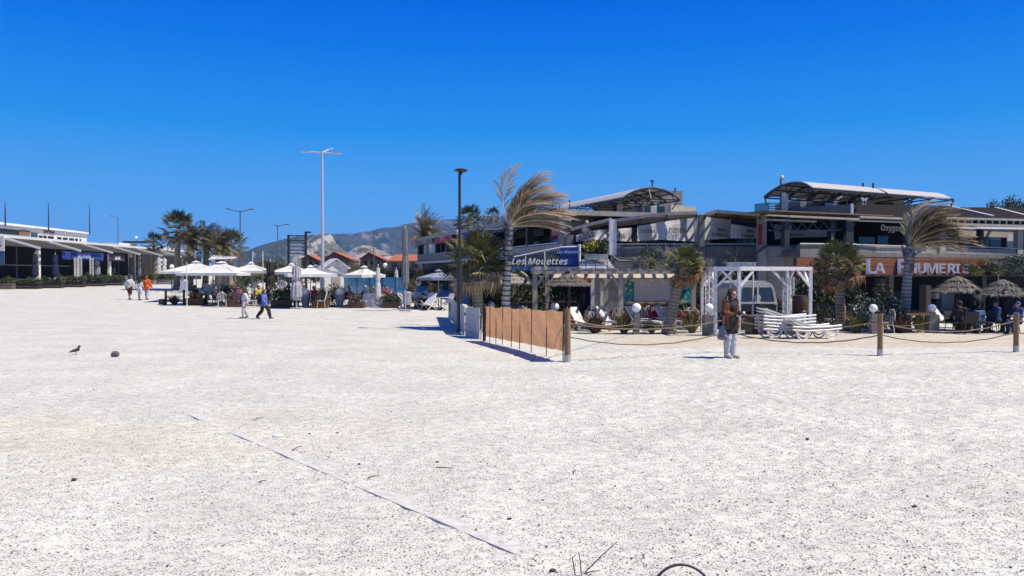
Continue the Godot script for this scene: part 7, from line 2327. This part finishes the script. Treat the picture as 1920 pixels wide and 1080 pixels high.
	for i in 7:
		var g := base + (Vector3(0, 0.11 * i, -0.1) if i < 5 else Vector3(0.75, 0.11 * (i - 5), 0.3))
		if pl == null:
			pl = thing("plastic_lounger", names[i], "sun lounger", g, yaw, "stacked white plastic loungers")
			var m := mat("plastic_white")
			for s in [-1, 1]:
				mb = MB.new()
				mb.tube([Vector3(s * 0.33, 0.34, -0.95), Vector3(s * 0.33, 0.3, -0.4), Vector3(s * 0.33, 0.31, 0.3), Vector3(s * 0.33, 0.36, 0.95)], [0.035], 7)
				part(pl, "side_rail", mb, m)
				for z in [-0.55, 0.55]:
					mb = MB.new()
					var arc := []
					for k in 9: arc.append(Vector3(s * 0.33, 0.32 - 0.32 * sin(PI * k / 8.0), z + 0.27 * cos(PI * k / 8.0)))
					mb.tube(arc, [0.028], 6)
					part(pl, "leg_loop", mb, m)
			for k in 11:
				mb = MB.new()
				mb.box(Vector3(-0.32, 0.315, -0.12 + 0.095 * k), Vector3(0.32, 0.335, -0.055 + 0.095 * k))
				part(pl, "slat", mb, m)
			mb = MB.new()
			var bk := [Vector3(0, 0.33, -0.14), Vector3(0, 0.6, -0.9)]
			for s in [-1, 1]: mb.beam(bk[0] + Vector3(s * 0.32, 0, 0), bk[1] + Vector3(s * 0.32, 0, 0), 0.03, 0.04)
			var rest := part(pl, "backrest", mb, m)
			for k in 9:
				mb = MB.new()
				mb.beam(bk[0].lerp(bk[1], k / 8.5) - Vector3(0.31, 0, 0), bk[0].lerp(bk[1], k / 8.5) + Vector3(0.31, 0, 0), 0.07, 0.02)
				part(rest, "slat", mb, m)
		else: dup(pl, names[i], g, yaw + (0.0 if i < 5 else 0.12))
	# white timber cabana
	var o := thing("timber_cabana", "white open timber cabana frame behind the standing woman", "cabana", Vector3.ZERO)
	var wp := mat("white_paint")
	var cf := [gp(1341, 630), gp(1408, 634), gp(1519, 628)]
	cf[1].z = cf[0].z + 0.3
	var ct := hgt(506.5, -cf[1].z)
	var bk := [Vector3(cf[0].x + 0.1, cf[0].y, cf[0].z - 2.4), Vector3(cf[2].x - 0.1, cf[2].y, cf[2].z - 2.2)]
	for p in cf + bk:
		mb = MB.new()
		mb.beam(Vector3(p.x, p.y, p.z), Vector3(p.x, ct, p.z), 0.11, 0.11)
		part(o, "post", mb, wp)
	for pr in [[cf[0], cf[1]], [cf[1], cf[2]], [cf[0], bk[0]], [cf[2], bk[1]], [bk[0], bk[1]]]:
		mb = MB.new()
		var p0 := Vector3(pr[0].x, ct + 0.06, pr[0].z)
		var p1 := Vector3(pr[1].x, ct + 0.06, pr[1].z)
		var ex := (p1 - p0).normalized() * 0.06
		mb.beam(p0 - ex, p1 + ex, 0.11, 0.14)
		part(o, "beam", mb, wp)
		for s in [0, 1]:
			mb = MB.new()
			var pa: Vector3 = [p0, p1][s]
			var dr: Vector3 = (p1 - p0).normalized() * (1 if s == 0 else -1)
			mb.beam(pa + dr * 0.62 + Vector3(0, -0.07, 0), pa + dr * 0.05 + Vector3(0, -0.66, 0), 0.07, 0.08)
			part(o, "brace", mb, wp)
	var bs := thing("box_sign", "blank white box sign standing above the cabana roof", "sign", Vector3.ZERO)
	for r in [[1366, 1388.5], [1389.5, 1412], [1413, 1417]]:
		mb = MB.new()
		slab(mb, r[0], 493, r[1], 505, 31.5, 0.3)
		part(bs, "panel", mb, wp)
	mb = MB.new()
	slab(mb, 1362, 491.5, 1420, 492.8, 31.4, 0.5)
	part(bs, "cap", mb, mat("steel_pale"))
	mb = MB.new()
	for px in [1370, 1412]: mb.tube([at(px, 504.9, 31.65), on(px, 31.65)], [0.03], 6)
	part(bs, "legs", mb, wp)
	# hot tub like plank box
	var hb := thing("plank_box", "dark red plank clad box behind the stacked loungers", "box", Vector3.ZERO)
	for i in 24:
		mb = MB.new()
		var p0 := 1411.0 + i * 3.9
		slab(mb, p0, 597, p0 + 3.6, 631, 29.6 - 0.01 * (i % 2), 0.05)
		part(hb, "plank", mb, mat("plank_red", 0.07, 0.035, 0.035, 0.8, 0, "grain", 0.5, 4.0))
	mb = MB.new()
	slab(mb, 1408, 593, 1508, 597, 29.5, 1.3)
	part(hb, "top", mb, mat("plank_top", 0.13, 0.06, 0.06, 0.8, 0, "grain", 0.5))
	mb = MB.new()
	slab(mb, 1412, 597.3, 1504, 631, 29.7, 1.0)
	part(hb, "core", mb, mat("dark_frame"))
	# delivery van seen from the front
	var vw := on(1420, 33)
	var v := thing("delivery_van", "old white rounded van with dark opening behind the cabana", "van", vw)
	var prof := [Vector2(-0.86, 0.45), Vector2(-0.86, 1.15), Vector2(-0.74, 1.75), Vector2(-0.6, 1.98), Vector2(-0.3, 2.1), Vector2(0.3, 2.1), Vector2(0.6, 1.98), Vector2(0.74, 1.75), Vector2(0.86, 1.15), Vector2(0.86, 0.45)]
	mb = MB.new()
	for i in prof.size() - 1:
		var a2 := prof[i] as Vector2
		var b2 := prof[i + 1] as Vector2
		mb.quad(Vector3(b2.x, b2.y, 0), Vector3(a2.x, a2.y, 0), Vector3(a2.x, a2.y, -3.6), Vector3(b2.x, b2.y, -3.6))
		mb.tri(Vector3(0, 1.2, 0.1), Vector3(b2.x, b2.y, 0), Vector3(a2.x, a2.y, 0))
		mb.tri(Vector3(0, 1.2, -3.65), Vector3(a2.x, a2.y, -3.6), Vector3(b2.x, b2.y, -3.6))
	part(v, "body", mb, mat("van_white", 0.62, 0.62, 0.6, 0.3, 0, "dirt", 0.8))
	mb = MB.new()
	mb.hexa([Vector3(-0.72, 1.22, 0.09), Vector3(0.72, 1.22, 0.09), Vector3(0.72, 1.22, 0.02), Vector3(-0.72, 1.22, 0.02), Vector3(-0.6, 1.82, 0.04), Vector3(0.6, 1.82, 0.04), Vector3(0.6, 1.82, -0.05), Vector3(-0.6, 1.82, -0.05)])
	part(v, "windscreen", mb, mat("pane_blue"))
	mb = MB.new()
	mb.box(Vector3(-0.03, 1.2, 0.05), Vector3(0.03, 1.84, 0.105)); mb.box(Vector3(-0.8, 1.13, 0.03), Vector3(0.8, 1.19, 0.14))
	part(v, "windscreen_frame", mb, mat("white_paint"))
	mb = MB.new()
	mb.box(Vector3(-0.78, 0.82, 0.08), Vector3(0.78, 1.08, 0.13))
	part(v, "dark_band", mb, mat("dark_frame"))
	mb = MB.new()
	mb.box(Vector3(-0.9, 0.34, 0.05), Vector3(0.9, 0.5, 0.2))
	part(v, "bumper", mb, mat("steel_pale"))
	for s in [-1, 1]:
		mb = MB.new()
		mb.ball(Vector3(s * 0.62, 0.68, 0.1), Vector3(0.12, 0.12, 0.06), 12)
		part(v, "headlight", mb, mat("steel_pale"))
		for z in [-0.6, -2.9]:
			mb = MB.new()
			mb.xf = Transform3D(Basis(Vector3.BACK, PI / 2), Vector3(s * 0.78, 0.32, z))
			mb.lathe([Vector2(0, -0.1), Vector2(0.28, -0.1), Vector2(0.33, -0.06), Vector2(0.33, 0.06), Vector2(0.28, 0.1), Vector2(0, 0.1)], Vector3.ZERO, 16)
			var wh := part(v, "wheel", mb, mat("dark_frame"))
			mb = MB.new()
			mb.xf = Transform3D(Basis(Vector3.BACK, PI / 2), Vector3(s * 0.78, 0.32, z))
			mb.lathe([Vector2(0, -0.105), Vector2(0.18, -0.105), Vector2(0.2, 0.0), Vector2(0.18, 0.105), Vector2(0, 0.105)], Vector3.ZERO, 14)
			part(wh, "rim", mb, mat("steel_pale"))
	for t in [[1478, 31, 520, "white lattice truss tower inside the cabana's right half"], [1333, 29.5, 508, "white lattice truss tower beside the cabana's left post"]]:
		var g := on(t[0], t[1])
		truss_tower(t[3], g, hgt(t[2], t[1]) - g.y)
	# white covered thing and dark barrel in the cabana
	folded_parasol("white cloth wrapped folded parasol inside the cabana", on(1477, 32.2), hgt(532, 32.2) - on(1477, 32.2).y, 0.24, Color(0.5, 0.5, 0.5), 0.35)
	var br := thing("wooden_barrel", "dark wooden barrel table beside the cabana's right post", "barrel", on(1501, 30))
	mb = MB.new()
	mb.lathe([Vector2(0, 0.7), Vector2(0.24, 0.7), Vector2(0.3, 1.0), Vector2(0.3, 1.25), Vector2(0.26, 1.5), Vector2(0, 1.5)], Vector3.ZERO, 16)
	mb.lathe([Vector2(0, 0), Vector2(0.2, 0), Vector2(0.2, 0.69), Vector2(0, 0.69)], Vector3.ZERO, 12)
	part(br, "staves", mb, mat("dark_wood"))
	mb = MB.new()
	mb.lathe([Vector2(0.27, 0.84), Vector2(0.292, 0.86), Vector2(0.297, 0.9), Vector2(0.28, 0.92)], Vector3.ZERO, 16)
	part(br, "hoop", mb, mat("steel_dark"))
	# wooden bar table and seats at the right
	var rt := thing("log_table", "rough log table left of the slab globe pillar", "table", on(1722, 31))
	mb = MB.new()
	mb.box(Vector3(-0.6, 0.72, -0.3), Vector3(0.5, 0.79, 0.3))
	part(rt, "tabletop", mb, pw)
	for x in [-0.5, 0.4]:
		mb = MB.new()
		mb.tube([Vector3(x, 0, 0), Vector3(x, 0.72, 0)], [0.07], 8)
		part(rt, "leg", mb, pw)
	var bc: Node3D = null
	var bn := 0
	for t in [[1790, 30.5], [1805, 31.5], [1818, 30], [1838, 31.5], [1852, 30.2], [1868, 31.5], [1895, 31]]:
		var g := on(t[0], t[1])
		var l := nth(bn, 7, "dark bar chairs under the grey thatched parasols")
		bn += 1
		if bc == null:
			bc = chair("bar_chair", l, Color(0.03, 0.03, 0.032), g, 0.4)
			bc.set_meta("group", "dark bar chairs under the thatched parasols")
		else: dup(bc, l, g, t[0] * 0.8)
	for t in [[1798, 31, "dark bar table under the left grey thatched parasol"], [1846, 31, "dark bar table between the grey thatched parasols"], [1884, 31.6, "dark bar table under the right grey thatched parasol"]]:
		table(t[2], Color(0.05, 0.04, 0.04), on(t[0], t[1]), 0.1)
	var bl := on(1838, 30.7)
	mb = MB.new()
	mb.hexa([Vector3(-0.16, 0.3, 0.14), Vector3(0.17, 0.34, 0.14), Vector3(0.15, 0.34, -0.14), Vector3(-0.16, 0.3, -0.14), Vector3(-0.15, 0.88, 0.1), Vector3(0.14, 0.9, 0.1), Vector3(0.12, 0.9, -0.1), Vector3(-0.15, 0.88, -0.1)])
	mb.tube([Vector3(0, 0, 0), Vector3(0, 0.86, 0)], [0.03], 6)
	var cl := part(self, "pale_blue_cloth", mb, mat("cloth_blue", 0.2, 0.3, 0.5, 0.9, 0, "soft", 0.4))
	cl.position = bl
	tag(cl, "pale blue cloth covered stand before the bar tables", "cloth")

# ---------------------------------------------------------------- people
func build_people() -> void:
	# woman standing with a phone
	var w := gp(1369, 671)
	var tall := hgt(541, -w.z) - w.y
	var yaw := deg_to_rad(32)
	person("woman with long dark hair and rust jacket looking at her phone", w, yaw, tall, {"cell": 0.014, "fine": 0.0045, "sleeves": true, "long_hair": true, "hem": 0.55, "flare": 0.01, "loose": 0.02, "top": Color(0.02, 0.015, 0.015), "legs": Color(0.55, 0.55, 0.6), "baggy": 0.006, "shoe": Color(0.5, 0.49, 0.48), "hair": Color(0.018, 0.01, 0.008), "skin": Color(0.4, 0.24, 0.17), "grip": 0.6, "palml": Vector3(-0.3, 0.6, 0.3), "palmr": Vector3(0.3, 0.6, 0.3),
		"joints": {"hd": Vector3(0.0, 1.565, 0.07), "nk": Vector3(0, 1.43, 0.02), "ell": Vector3(0.23, 1.1, 0.0), "elr": Vector3(-0.23, 1.1, 0.0), "wrl": Vector3(0.09, 1.07, 0.25), "wrr": Vector3(-0.09, 1.05, 0.25), "hipl": Vector3(0.085, 0.91, 0), "hipr": Vector3(-0.085, 0.91, 0), "anl": Vector3(0.08, 0.085, 0.02), "anr": Vector3(-0.08, 0.085, -0.04), "tol": Vector3(0.1, 0.03, 0.17), "tor": Vector3(-0.1, 0.03, 0.11)}})
	var woman: Node3D = get_child(get_child_count() - 1)
	var s := tall / 1.7
	var xf := Transform3D(Basis().scaled(Vector3.ONE * s), Vector3.ZERO)
	# open jacket over the tunic: two fronts, back and sleeves in one garment
	var jb := []
	for k in [-1, 1]:
		jb += [[Vector3(0.17 * k, 1.38, 0), Vector3(0.23 * k, 1.1, 0.0), 0.084, 0.068], [Vector3(0.23 * k, 1.1, 0.0), Vector3(0.13 * k, 1.07, 0.19), 0.065, 0.052]]
		jb += [[Vector3(0.15 * k, 1.36, -0.01), Vector3(0.165 * k, 0.78, 0.0), 0.085, 0.075], [Vector3(0.15 * k, 1.3, 0.05), Vector3(0.18 * k, 0.76, 0.07), 0.06, 0.05]]
	jb += [[Vector3(-0.08, 1.34, -0.06), Vector3(-0.08, 0.78, -0.08), 0.1, 0.085], [Vector3(0.08, 1.34, -0.06), Vector3(0.08, 0.78, -0.08), 0.1, 0.085], [Vector3(-0.1, 1.43, -0.05), Vector3(0.1, 1.43, -0.05), 0.06, 0.06]]
	part(woman, "jacket", blob(jb, 0.014, 0.03), mat("jacket_rust", 0.19, 0.065, 0.02, 0.85, 0, "soft", 0.2)).transform = xf
	var mb := MB.new()
	for k in [-1, 1]: mb.ball(Vector3(0.04 * k, 1.57, 0.145), Vector3(0.034, 0.024, 0.016), 10)
	mb.beam(Vector3(-0.02, 1.575, 0.155), Vector3(0.02, 1.575, 0.155), 0.008, 0.008)
	part(woman, "sunglasses", mb, mat("dark_glass")).transform = xf
	mb = MB.new()
	mb.ball(Vector3(0, 1.505, 0.148), Vector3(0.022, 0.007, 0.008), 8)
	part(woman, "mouth", mb, mat("lips", 0.3, 0.1, 0.09, 0.5, 0, "")).transform = xf
	var ph := thing("phone", "dark phone held by the woman in the rust jacket", "phone", w + Basis(Vector3.UP, yaw) * Vector3(0, 1.12, 0.33) * s, yaw)
	mb = MB.new()
	mb.cbox(Vector3.ZERO, Vector3(0.075, 0.01, 0.15), Basis(Vector3.RIGHT, 0.6))
	part(ph, "case", mb, mat("dark_frame"))
	mb = MB.new()
	mb.cbox(Basis(Vector3.RIGHT, 0.6) * Vector3(0, 0.0065, 0), Vector3(0.068, 0.002, 0.14), Basis(Vector3.RIGHT, 0.6))
	part(ph, "screen", mb, mat("dark_glass"))
	var bag := thing("shoulder_bag", "grey translucent bag hanging at the woman's side", "bag", w + Basis(Vector3.UP, yaw) * Vector3(-0.27, 0.52, 0.0) * s, yaw)
	part(bag, "pouch", blob([[Vector3(0, 0, -0.07), Vector3(0, 0.0, 0.09), 0.07, 0.07], [Vector3(0, 0.1, -0.05), Vector3(0, 0.26, 0.02), 0.065, 0.03], [Vector3(0, 0.1, 0.07), Vector3(0, 0.26, 0.04), 0.06, 0.03]], 0.014, 0.03), mat("bag_grey", 0.24, 0.24, 0.26, 0.5, 0, "dirt", 0.2))
	mb = MB.new()
	mb.tube([Vector3(0, 0.26, 0.03), Vector3(0.03, 0.55, 0.02), Vector3(0.1, 0.93, 0.06), Vector3(0.14, 0.96, 0.0)], [0.012], 6)
	part(bag, "strap", mb, mat("strap_pale", 0.4, 0.37, 0.33, 0.8))
	# three strollers at the left, backs to the camera
	var g := gp(243, 562)
	person("man in white T-shirt and dark red shorts walking away", g, deg_to_rad(172), hgt(517, -g.z) - g.y, {"pose": "walk", "stride": 0.16, "wide": 1.22, "top": Color(0.7, 0.7, 0.7), "legs": Color(0.07, 0.012, 0.018), "shorts": true, "shoe": Color(0.03, 0.03, 0.03), "skin": Color(0.2, 0.11, 0.075), "loose": 0.03})
	var man: Node3D = get_child(get_child_count() - 1)
	mb = MB.new()
	mb.tube([Vector3(0.2, 1.42, -0.02), Vector3(0.12, 1.3, -0.2), Vector3(-0.1, 1.1, -0.21), Vector3(-0.22, 0.98, -0.06)], [0.016], 5)
	part(man, "cross_strap", mb, mat("dark_frame")).transform = Transform3D(Basis().scaled(Vector3.ONE * (hgt(517, -g.z) - g.y) / 1.7), Vector3.ZERO)
	g = gp(262, 563)
	person("child in pale clothes between the two strolling adults", g, deg_to_rad(178), hgt(523, -g.z) - g.y, {"pose": "walk", "stride": 0.12, "dress": true, "hem": 0.5, "top": Color(0.6, 0.6, 0.62), "legs": Color(0.5, 0.5, 0.52), "long_hair": true, "skin": Color(0.3, 0.18, 0.13)})
	g = gp(275, 562)
	person("person in bright orange top and pale jeans walking away", g, deg_to_rad(176), hgt(517, -g.z) - g.y, {"pose": "walk", "stride": 0.16, "wide": 1.12, "sleeves": true, "hem": 0.25, "top": Color(0.75, 0.12, 0.015), "legs": Color(0.42, 0.46, 0.55), "hair": Color(0.25, 0.11, 0.05), "skin": Color(0.35, 0.2, 0.14), "loose": 0.03})
	# two walkers in front of the café
	g = gp(459, 597)
	person("woman in pale pink walking past the café with a dark bag", g, deg_to_rad(-62), hgt(541, -g.z) - g.y, {"pose": "walk", "stride": 0.14, "sleeves": true, "hem": 0.35, "flare": 0.01, "top": Color(0.7, 0.63, 0.61), "legs": Color(0.6, 0.5, 0.48), "long_hair": true, "hair": Color(0.05, 0.03, 0.02), "skin": Color(0.42, 0.25, 0.18), "loose": 0.03})
	var sc: float = (hgt(541, -g.z) - g.y) / 1.7
	var hb := thing("handbag", "dark handbag carried by the woman in pale pink", "bag", g + Vector3(-0.3, 0.9, 0.1) * sc, 0.5)
	part(hb, "pouch", blob([[Vector3(-0.08, 0, 0), Vector3(0.08, 0, 0), 0.09, 0.09], [Vector3(-0.05, 0.08, 0), Vector3(0.05, 0.08, 0), 0.06, 0.06]], 0.02, 0.04), mat("bag_dark", 0.03, 0.02, 0.02, 0.5))
	mb = MB.new()
	mb.tube([Vector3(-0.06, 0.12, 0), Vector3(0.05, 0.42, -0.05), Vector3(0.06, 0.12, 0)], [0.012], 5)
	part(hb, "strap", mb, mat("bag_dark"))
	g = gp(495, 598)
	person("walker in blue jacket and black trousers striding right", g, deg_to_rad(80), hgt(543, -g.z) - g.y, {"pose": "walk", "stride": 0.36, "sleeves": true, "hem": 0.22, "top": Color(0.1, 0.16, 0.55), "legs": Color(0.012, 0.012, 0.015), "baggy": 0.022, "shoe": Color(0.3, 0.3, 0.3), "hair": Color(0.06, 0.02, 0.015), "skin": Color(0.4, 0.24, 0.17), "long_hair": true, "loose": 0.03})
	sc = (hgt(543, -g.z) - g.y) / 1.7
	var bp := thing("backpack", "black backpack worn by the walker in the blue jacket", "bag", g + Vector3(-0.24, 1.15, -0.02) * sc, deg_to_rad(80))
	part(bp, "pack", blob([[Vector3(0, -0.16, 0), Vector3(0, 0.16, 0), 0.12, 0.1], [Vector3(-0.08, -0.15, 0), Vector3(-0.06, 0.1, 0), 0.09, 0.08], [Vector3(0.08, -0.15, 0), Vector3(0.06, 0.1, 0), 0.09, 0.08]], 0.025, 0.04), mat("dark_cloth", 0.015, 0.015, 0.02, 0.8))
	mb = MB.new()
	for k in [-1, 1]: mb.tube([Vector3(0.1 * k, 0.2, 0.05), Vector3(0.12 * k, 0.24, 0.16), Vector3(0.13 * k, 0.0, 0.3)], [0.02], 5)
	part(bp, "straps", mb, mat("dark_cloth"))
	# café staff and guests
	g = gp(387, 570)
	person("waiter in dark clothes with a pale apron beside the planter", g, deg_to_rad(-60), hgt(527, -g.z) - g.y, {"sleeves": true, "top": Color(0.06, 0.05, 0.05), "legs": Color(0.03, 0.028, 0.03), "skin": Color(0.35, 0.2, 0.14)})
	for t in [[588, 48.2, 20, Color(0.5, 0.02, 0.06), "seated guest in red top between the globe pots"], [366, 50, 160, Color(0.02, 0.02, 0.025), "seated guest in black under the leftmost parasol"], [403, 48.4, 80, Color(0.03, 0.03, 0.04), "seated guest in dark top left of the purple chairs"], [447, 49.2, -30, Color(0.5, 0.12, 0.1), "seated guest in salmon red top by the purple tables"], [485, 49, 40, Color(0.5, 0.38, 0.05), "seated guest in mustard top below the yellow sign"], [505, 49.5, -50, Color(0.025, 0.02, 0.02), "seated guest in black below the black folded parasol"], [552, 49, 30, Color(0.35, 0.35, 0.36), "seated guest in grey top behind the folded parasol"], [655, 49.3, 100, Color(0.3, 0.2, 0.17), "seated guest in brown top right of the right globe pot"], [684, 49.6, -70, Color(0.05, 0.05, 0.07), "seated guest in navy top and white cap under the cream parasol"], [698, 49.8, 60, Color(0.04, 0.04, 0.05), "seated guest in black left of the slim folded parasol"], [724, 49.4, 20, Color(0.25, 0.04, 0.05), "seated guest in dark red behind the right openwork screen"]]:
		var p := on(t[0], t[1])
		person(t[4], p, deg_to_rad(t[2]), 1.7, {"pose": "sit", "cell": 0.032, "fine": 0.011, "sleeves": true, "top": t[3], "legs": Color(0.04, 0.04, 0.06), "skin": Color(0.35, 0.2, 0.14), "hair": Color(0.5, 0.5, 0.5) if t[0] == 684 else Color(0.03, 0.02, 0.015)})
	# guests at the dark bar, right
	for t in [[1833, 31.2, 1.72, 200, Color(0.012, 0.012, 0.014), Color(0.2, 0.3, 0.5), "person in black top standing behind the pale blue cloth", "stand"], [1856, 31.6, 1.7, 40, Color(0.02, 0.02, 0.02), Color(0.015, 0.015, 0.02), "person in black standing between the grey thatched parasols", "stand"], [1886, 30.8, 1.75, -40, Color(0.014, 0.014, 0.016), Color(0.012, 0.012, 0.014), "person in black standing left of the right rope post", "stand"], [1909, 30.0, 1.66, -70, Color(0.03, 0.06, 0.2), Color(0.02, 0.03, 0.09), "person in navy blue at the right edge with blue cap", "sit"], [1800, 30.4, 1.7, 150, Color(0.02, 0.018, 0.018), Color(0.02, 0.02, 0.02), "seated guest in black under the left thatched parasol", "sit"], [1870, 30.8, 1.7, -100, Color(0.04, 0.08, 0.24), Color(0.02, 0.02, 0.03), "seated guest in blue under the right thatched parasol", "sit"]]:
		var p := on(t[0], t[1])
		person(t[6], p, deg_to_rad(t[3]), t[2], {"pose": t[7], "cell": 0.024, "sleeves": true, "top": t[4], "legs": t[5], "skin": Color(0.38, 0.22, 0.15), "hair": Color(0.04, 0.08, 0.25) if t[0] == 1909 else Color(0.02, 0.015, 0.012)})
	g = Vector3(xat(1100, 44.5), 3.3, -44.5)
	person("person in white on the upper terrace behind the yellow flowers", g, 0.3, 1.7, {"cell": 0.03, "fine": 0.01, "top": Color(0.65, 0.65, 0.65), "legs": Color(0.05, 0.05, 0.06), "hair": Color(0.6, 0.6, 0.6)})

# ---------------------------------------------------------------- things lying on the gravel
func build_litter() -> void:
	var g := gp(142, 665)
	var o := thing("pigeon", "dark pigeon standing on the gravel at the left", "pigeon", g, deg_to_rad(38))
	o.scale = Vector3.ONE * 0.72
	part(o, "body", blob([[Vector3(-0.06, 0.14, 0), Vector3(0.06, 0.17, 0), 0.045, 0.06], [Vector3(0.07, 0.19, 0), Vector3(0.1, 0.26, 0), 0.042, 0.028], [Vector3(0.105, 0.275, 0), Vector3(0.11, 0.28, 0), 0.03, 0.028], [Vector3(0.13, 0.275, 0), Vector3(0.155, 0.268, 0), 0.01, 0.005], [Vector3(-0.08, 0.135, 0), Vector3(-0.19, 0.095, 0), 0.035, 0.016]], 0.006, 0.03), mat("feather_dark", 0.018, 0.018, 0.022, 0.6, 0, "soft", 0.05))
	for k in [-1, 1]:
		part(o, "wing", blob([[Vector3(0.04, 0.19, 0.048 * k), Vector3(-0.08, 0.15, 0.045 * k), 0.03, 0.022], [Vector3(-0.08, 0.15, 0.045 * k), Vector3(-0.17, 0.11, 0.02 * k), 0.022, 0.01]], 0.006, 0.02), mat("feather_grey", 0.07, 0.07, 0.08, 0.6))
		var mb := MB.new()
		mb.tube([Vector3(0.0, 0.13, 0.025 * k), Vector3(0.01, 0.05, 0.025 * k), Vector3(0.005, 0.005, 0.025 * k)], [0.012, 0.006, 0.005], 5)
		for a in [-0.5, 0.0, 0.5]: mb.tube([Vector3(0.005, 0.005, 0.025 * k), Vector3(0.005 + 0.04 * cos(a), 0.003, 0.025 * k + 0.04 * sin(a))], [0.005, 0.003], 4)
		part(o, "leg", mb, mat("leg_red", 0.2, 0.06, 0.05, 0.6))
	g = gp(216, 669)
	var st := blob([[Vector3(-0.06, 0.06, 0), Vector3(0.07, 0.07, 0.01), 0.075, 0.07], [Vector3(-0.05, 0.1, -0.03), Vector3(0.06, 0.1, 0.0), 0.05, 0.045]], 0.014, 0.02)
	for i in st.v.size(): st.v[i] += st.n[i] * 0.008 * fine_n.get_noise_3dv(st.v[i] * 9.0)
	var rk := part(self, "rock", st, mat("rock_grey", 0.2, 0.2, 0.2, 0.95, 0, "speck", 0.2))
	rk.position = g
	rk.scale = Vector3(0.72, 0.9, 0.72)
	tag(rk, "fist sized grey rock right of the pigeon", "rock")
	var k := 0
	for t in [[139, 901, 0.02, "dark stone on the left foreground gravel"], [285, 936, 0.01, "tiny dark stone below the dark stone at left"], [955, 974, 0.014, "brown stone near the end of the concrete edging"], [956, 919, 0.013, "dark pebble above the brown stone"], [1036, 1072, 0.018, "brown stone at the bottom left of the dry weed"], [580, 815, 0.016, "dark pebble above the middle of the concrete edging"], [632, 813, 0.014, "dark pebble right of the pale stone"], [674, 871, 0.013, "dark pebble below the pale stone"], [1514, 824, 0.018, "dark stone on the right gravel"], [1715, 952, 0.02, "dark stone on the right foreground gravel"], [820, 868, 0.016, "dark stone above the short twig"]]:
		var m := MB.new()
		m.ball(Vector3(0, t[2] * 0.5, 0), Vector3(t[2] * 1.3, t[2] * 0.7, t[2]), 9)
		for i in m.v.size(): m.v[i] += m.n[i] * t[2] * 0.35 * wob.get_noise_3dv(m.v[i] * 40.0 + Vector3(k, 0, 0))
		var s := part(self, "stone", m, mat("stone_dark", 0.07, 0.065, 0.06, 0.95))
		s.position = gp(t[0], t[1])
		tag(s, t[3], "stone")
		k += 1
	var m2 := MB.new()
	m2.ball(Vector3(0, 0.012, 0), Vector3(0.07, 0.02, 0.05), 10)
	var pale := part(self, "stone", m2, mat("stone_pale", 0.7, 0.7, 0.68, 0.95))
	pale.position = gp(521, 819)
	tag(pale, "flat pale stone above the concrete edging", "stone")
	for t in [[[818, 880], [850, 883], "short dark twig on the middle gravel"], [[548, 847], [566, 840], "short twig lying on the concrete edging"], [[690, 899], [716, 897], "thin twig across the gap in the edging"], [[476, 790], [494, 785], "thin twig left of the concrete edging"], [[485, 908], [500, 906], "thin twig on the left foreground gravel"], [[1077, 884], [1079, 890], "tiny upright twig on the middle gravel"]]:
		var a := gp(t[0][0], t[0][1]) + Vector3(0, 0.02, 0)
		var b := gp(t[1][0], t[1][1]) + Vector3(0, 0.025, 0)
		var m := MB.new()
		m.tube([a, a.lerp(b, 0.5) + Vector3(0, 0.008, 0.01), b], [0.006, 0.005, 0.003], 5)
		tag(part(self, "twig", m, mat("twig", 0.1, 0.085, 0.07, 0.9)), t[2], "twig")
	# dry weed
	var wd := thing("dry_weed", "dry thin weed stalks at the bottom of the gravel", "weed", gp(1090, 1080))
	var root := wd.position
	for t in [[[1090, 1080], [1088, 1052], [1085, 1036], 0.05], [[1079, 1080], [1073, 1046], [1080, 1040], 0.05], [[1098, 1072], [1130, 1040], [1157, 1016], 0.1], [[1094, 1075], [1112, 1071], [1124, 1070], 0.03]]:
		var m := MB.new()
		var a := gp(t[0][0], t[0][1]) - root
		var tip := at(t[2][0], t[2][1], -root.z - 0.02) - root
		var mid := at(t[1][0], t[1][1], -root.z - 0.01) - root
		m.tube([a, mid, tip], [0.004, 0.0035, 0.0025], 5)
		part(wd, "stalk", m, mat("twig"))
	# rubber hose loop standing out of the gravel
	var m3 := MB.new()
	var c := gp(1280, 1112)
	var pts := []
	for i in 25:
		var a := PI * i / 24.0
		pts.append(c + Vector3(-0.19 * cos(a), 0.19 * sin(a) - 0.035, -0.05 * sin(a)))
	m3.tube(pts, [0.0085], 10)
	tag(part(self, "hose", m3, mat("rubber", 0.035, 0.035, 0.042, 0.5)), "black hose loop sticking out of the gravel at the bottom", "hose")
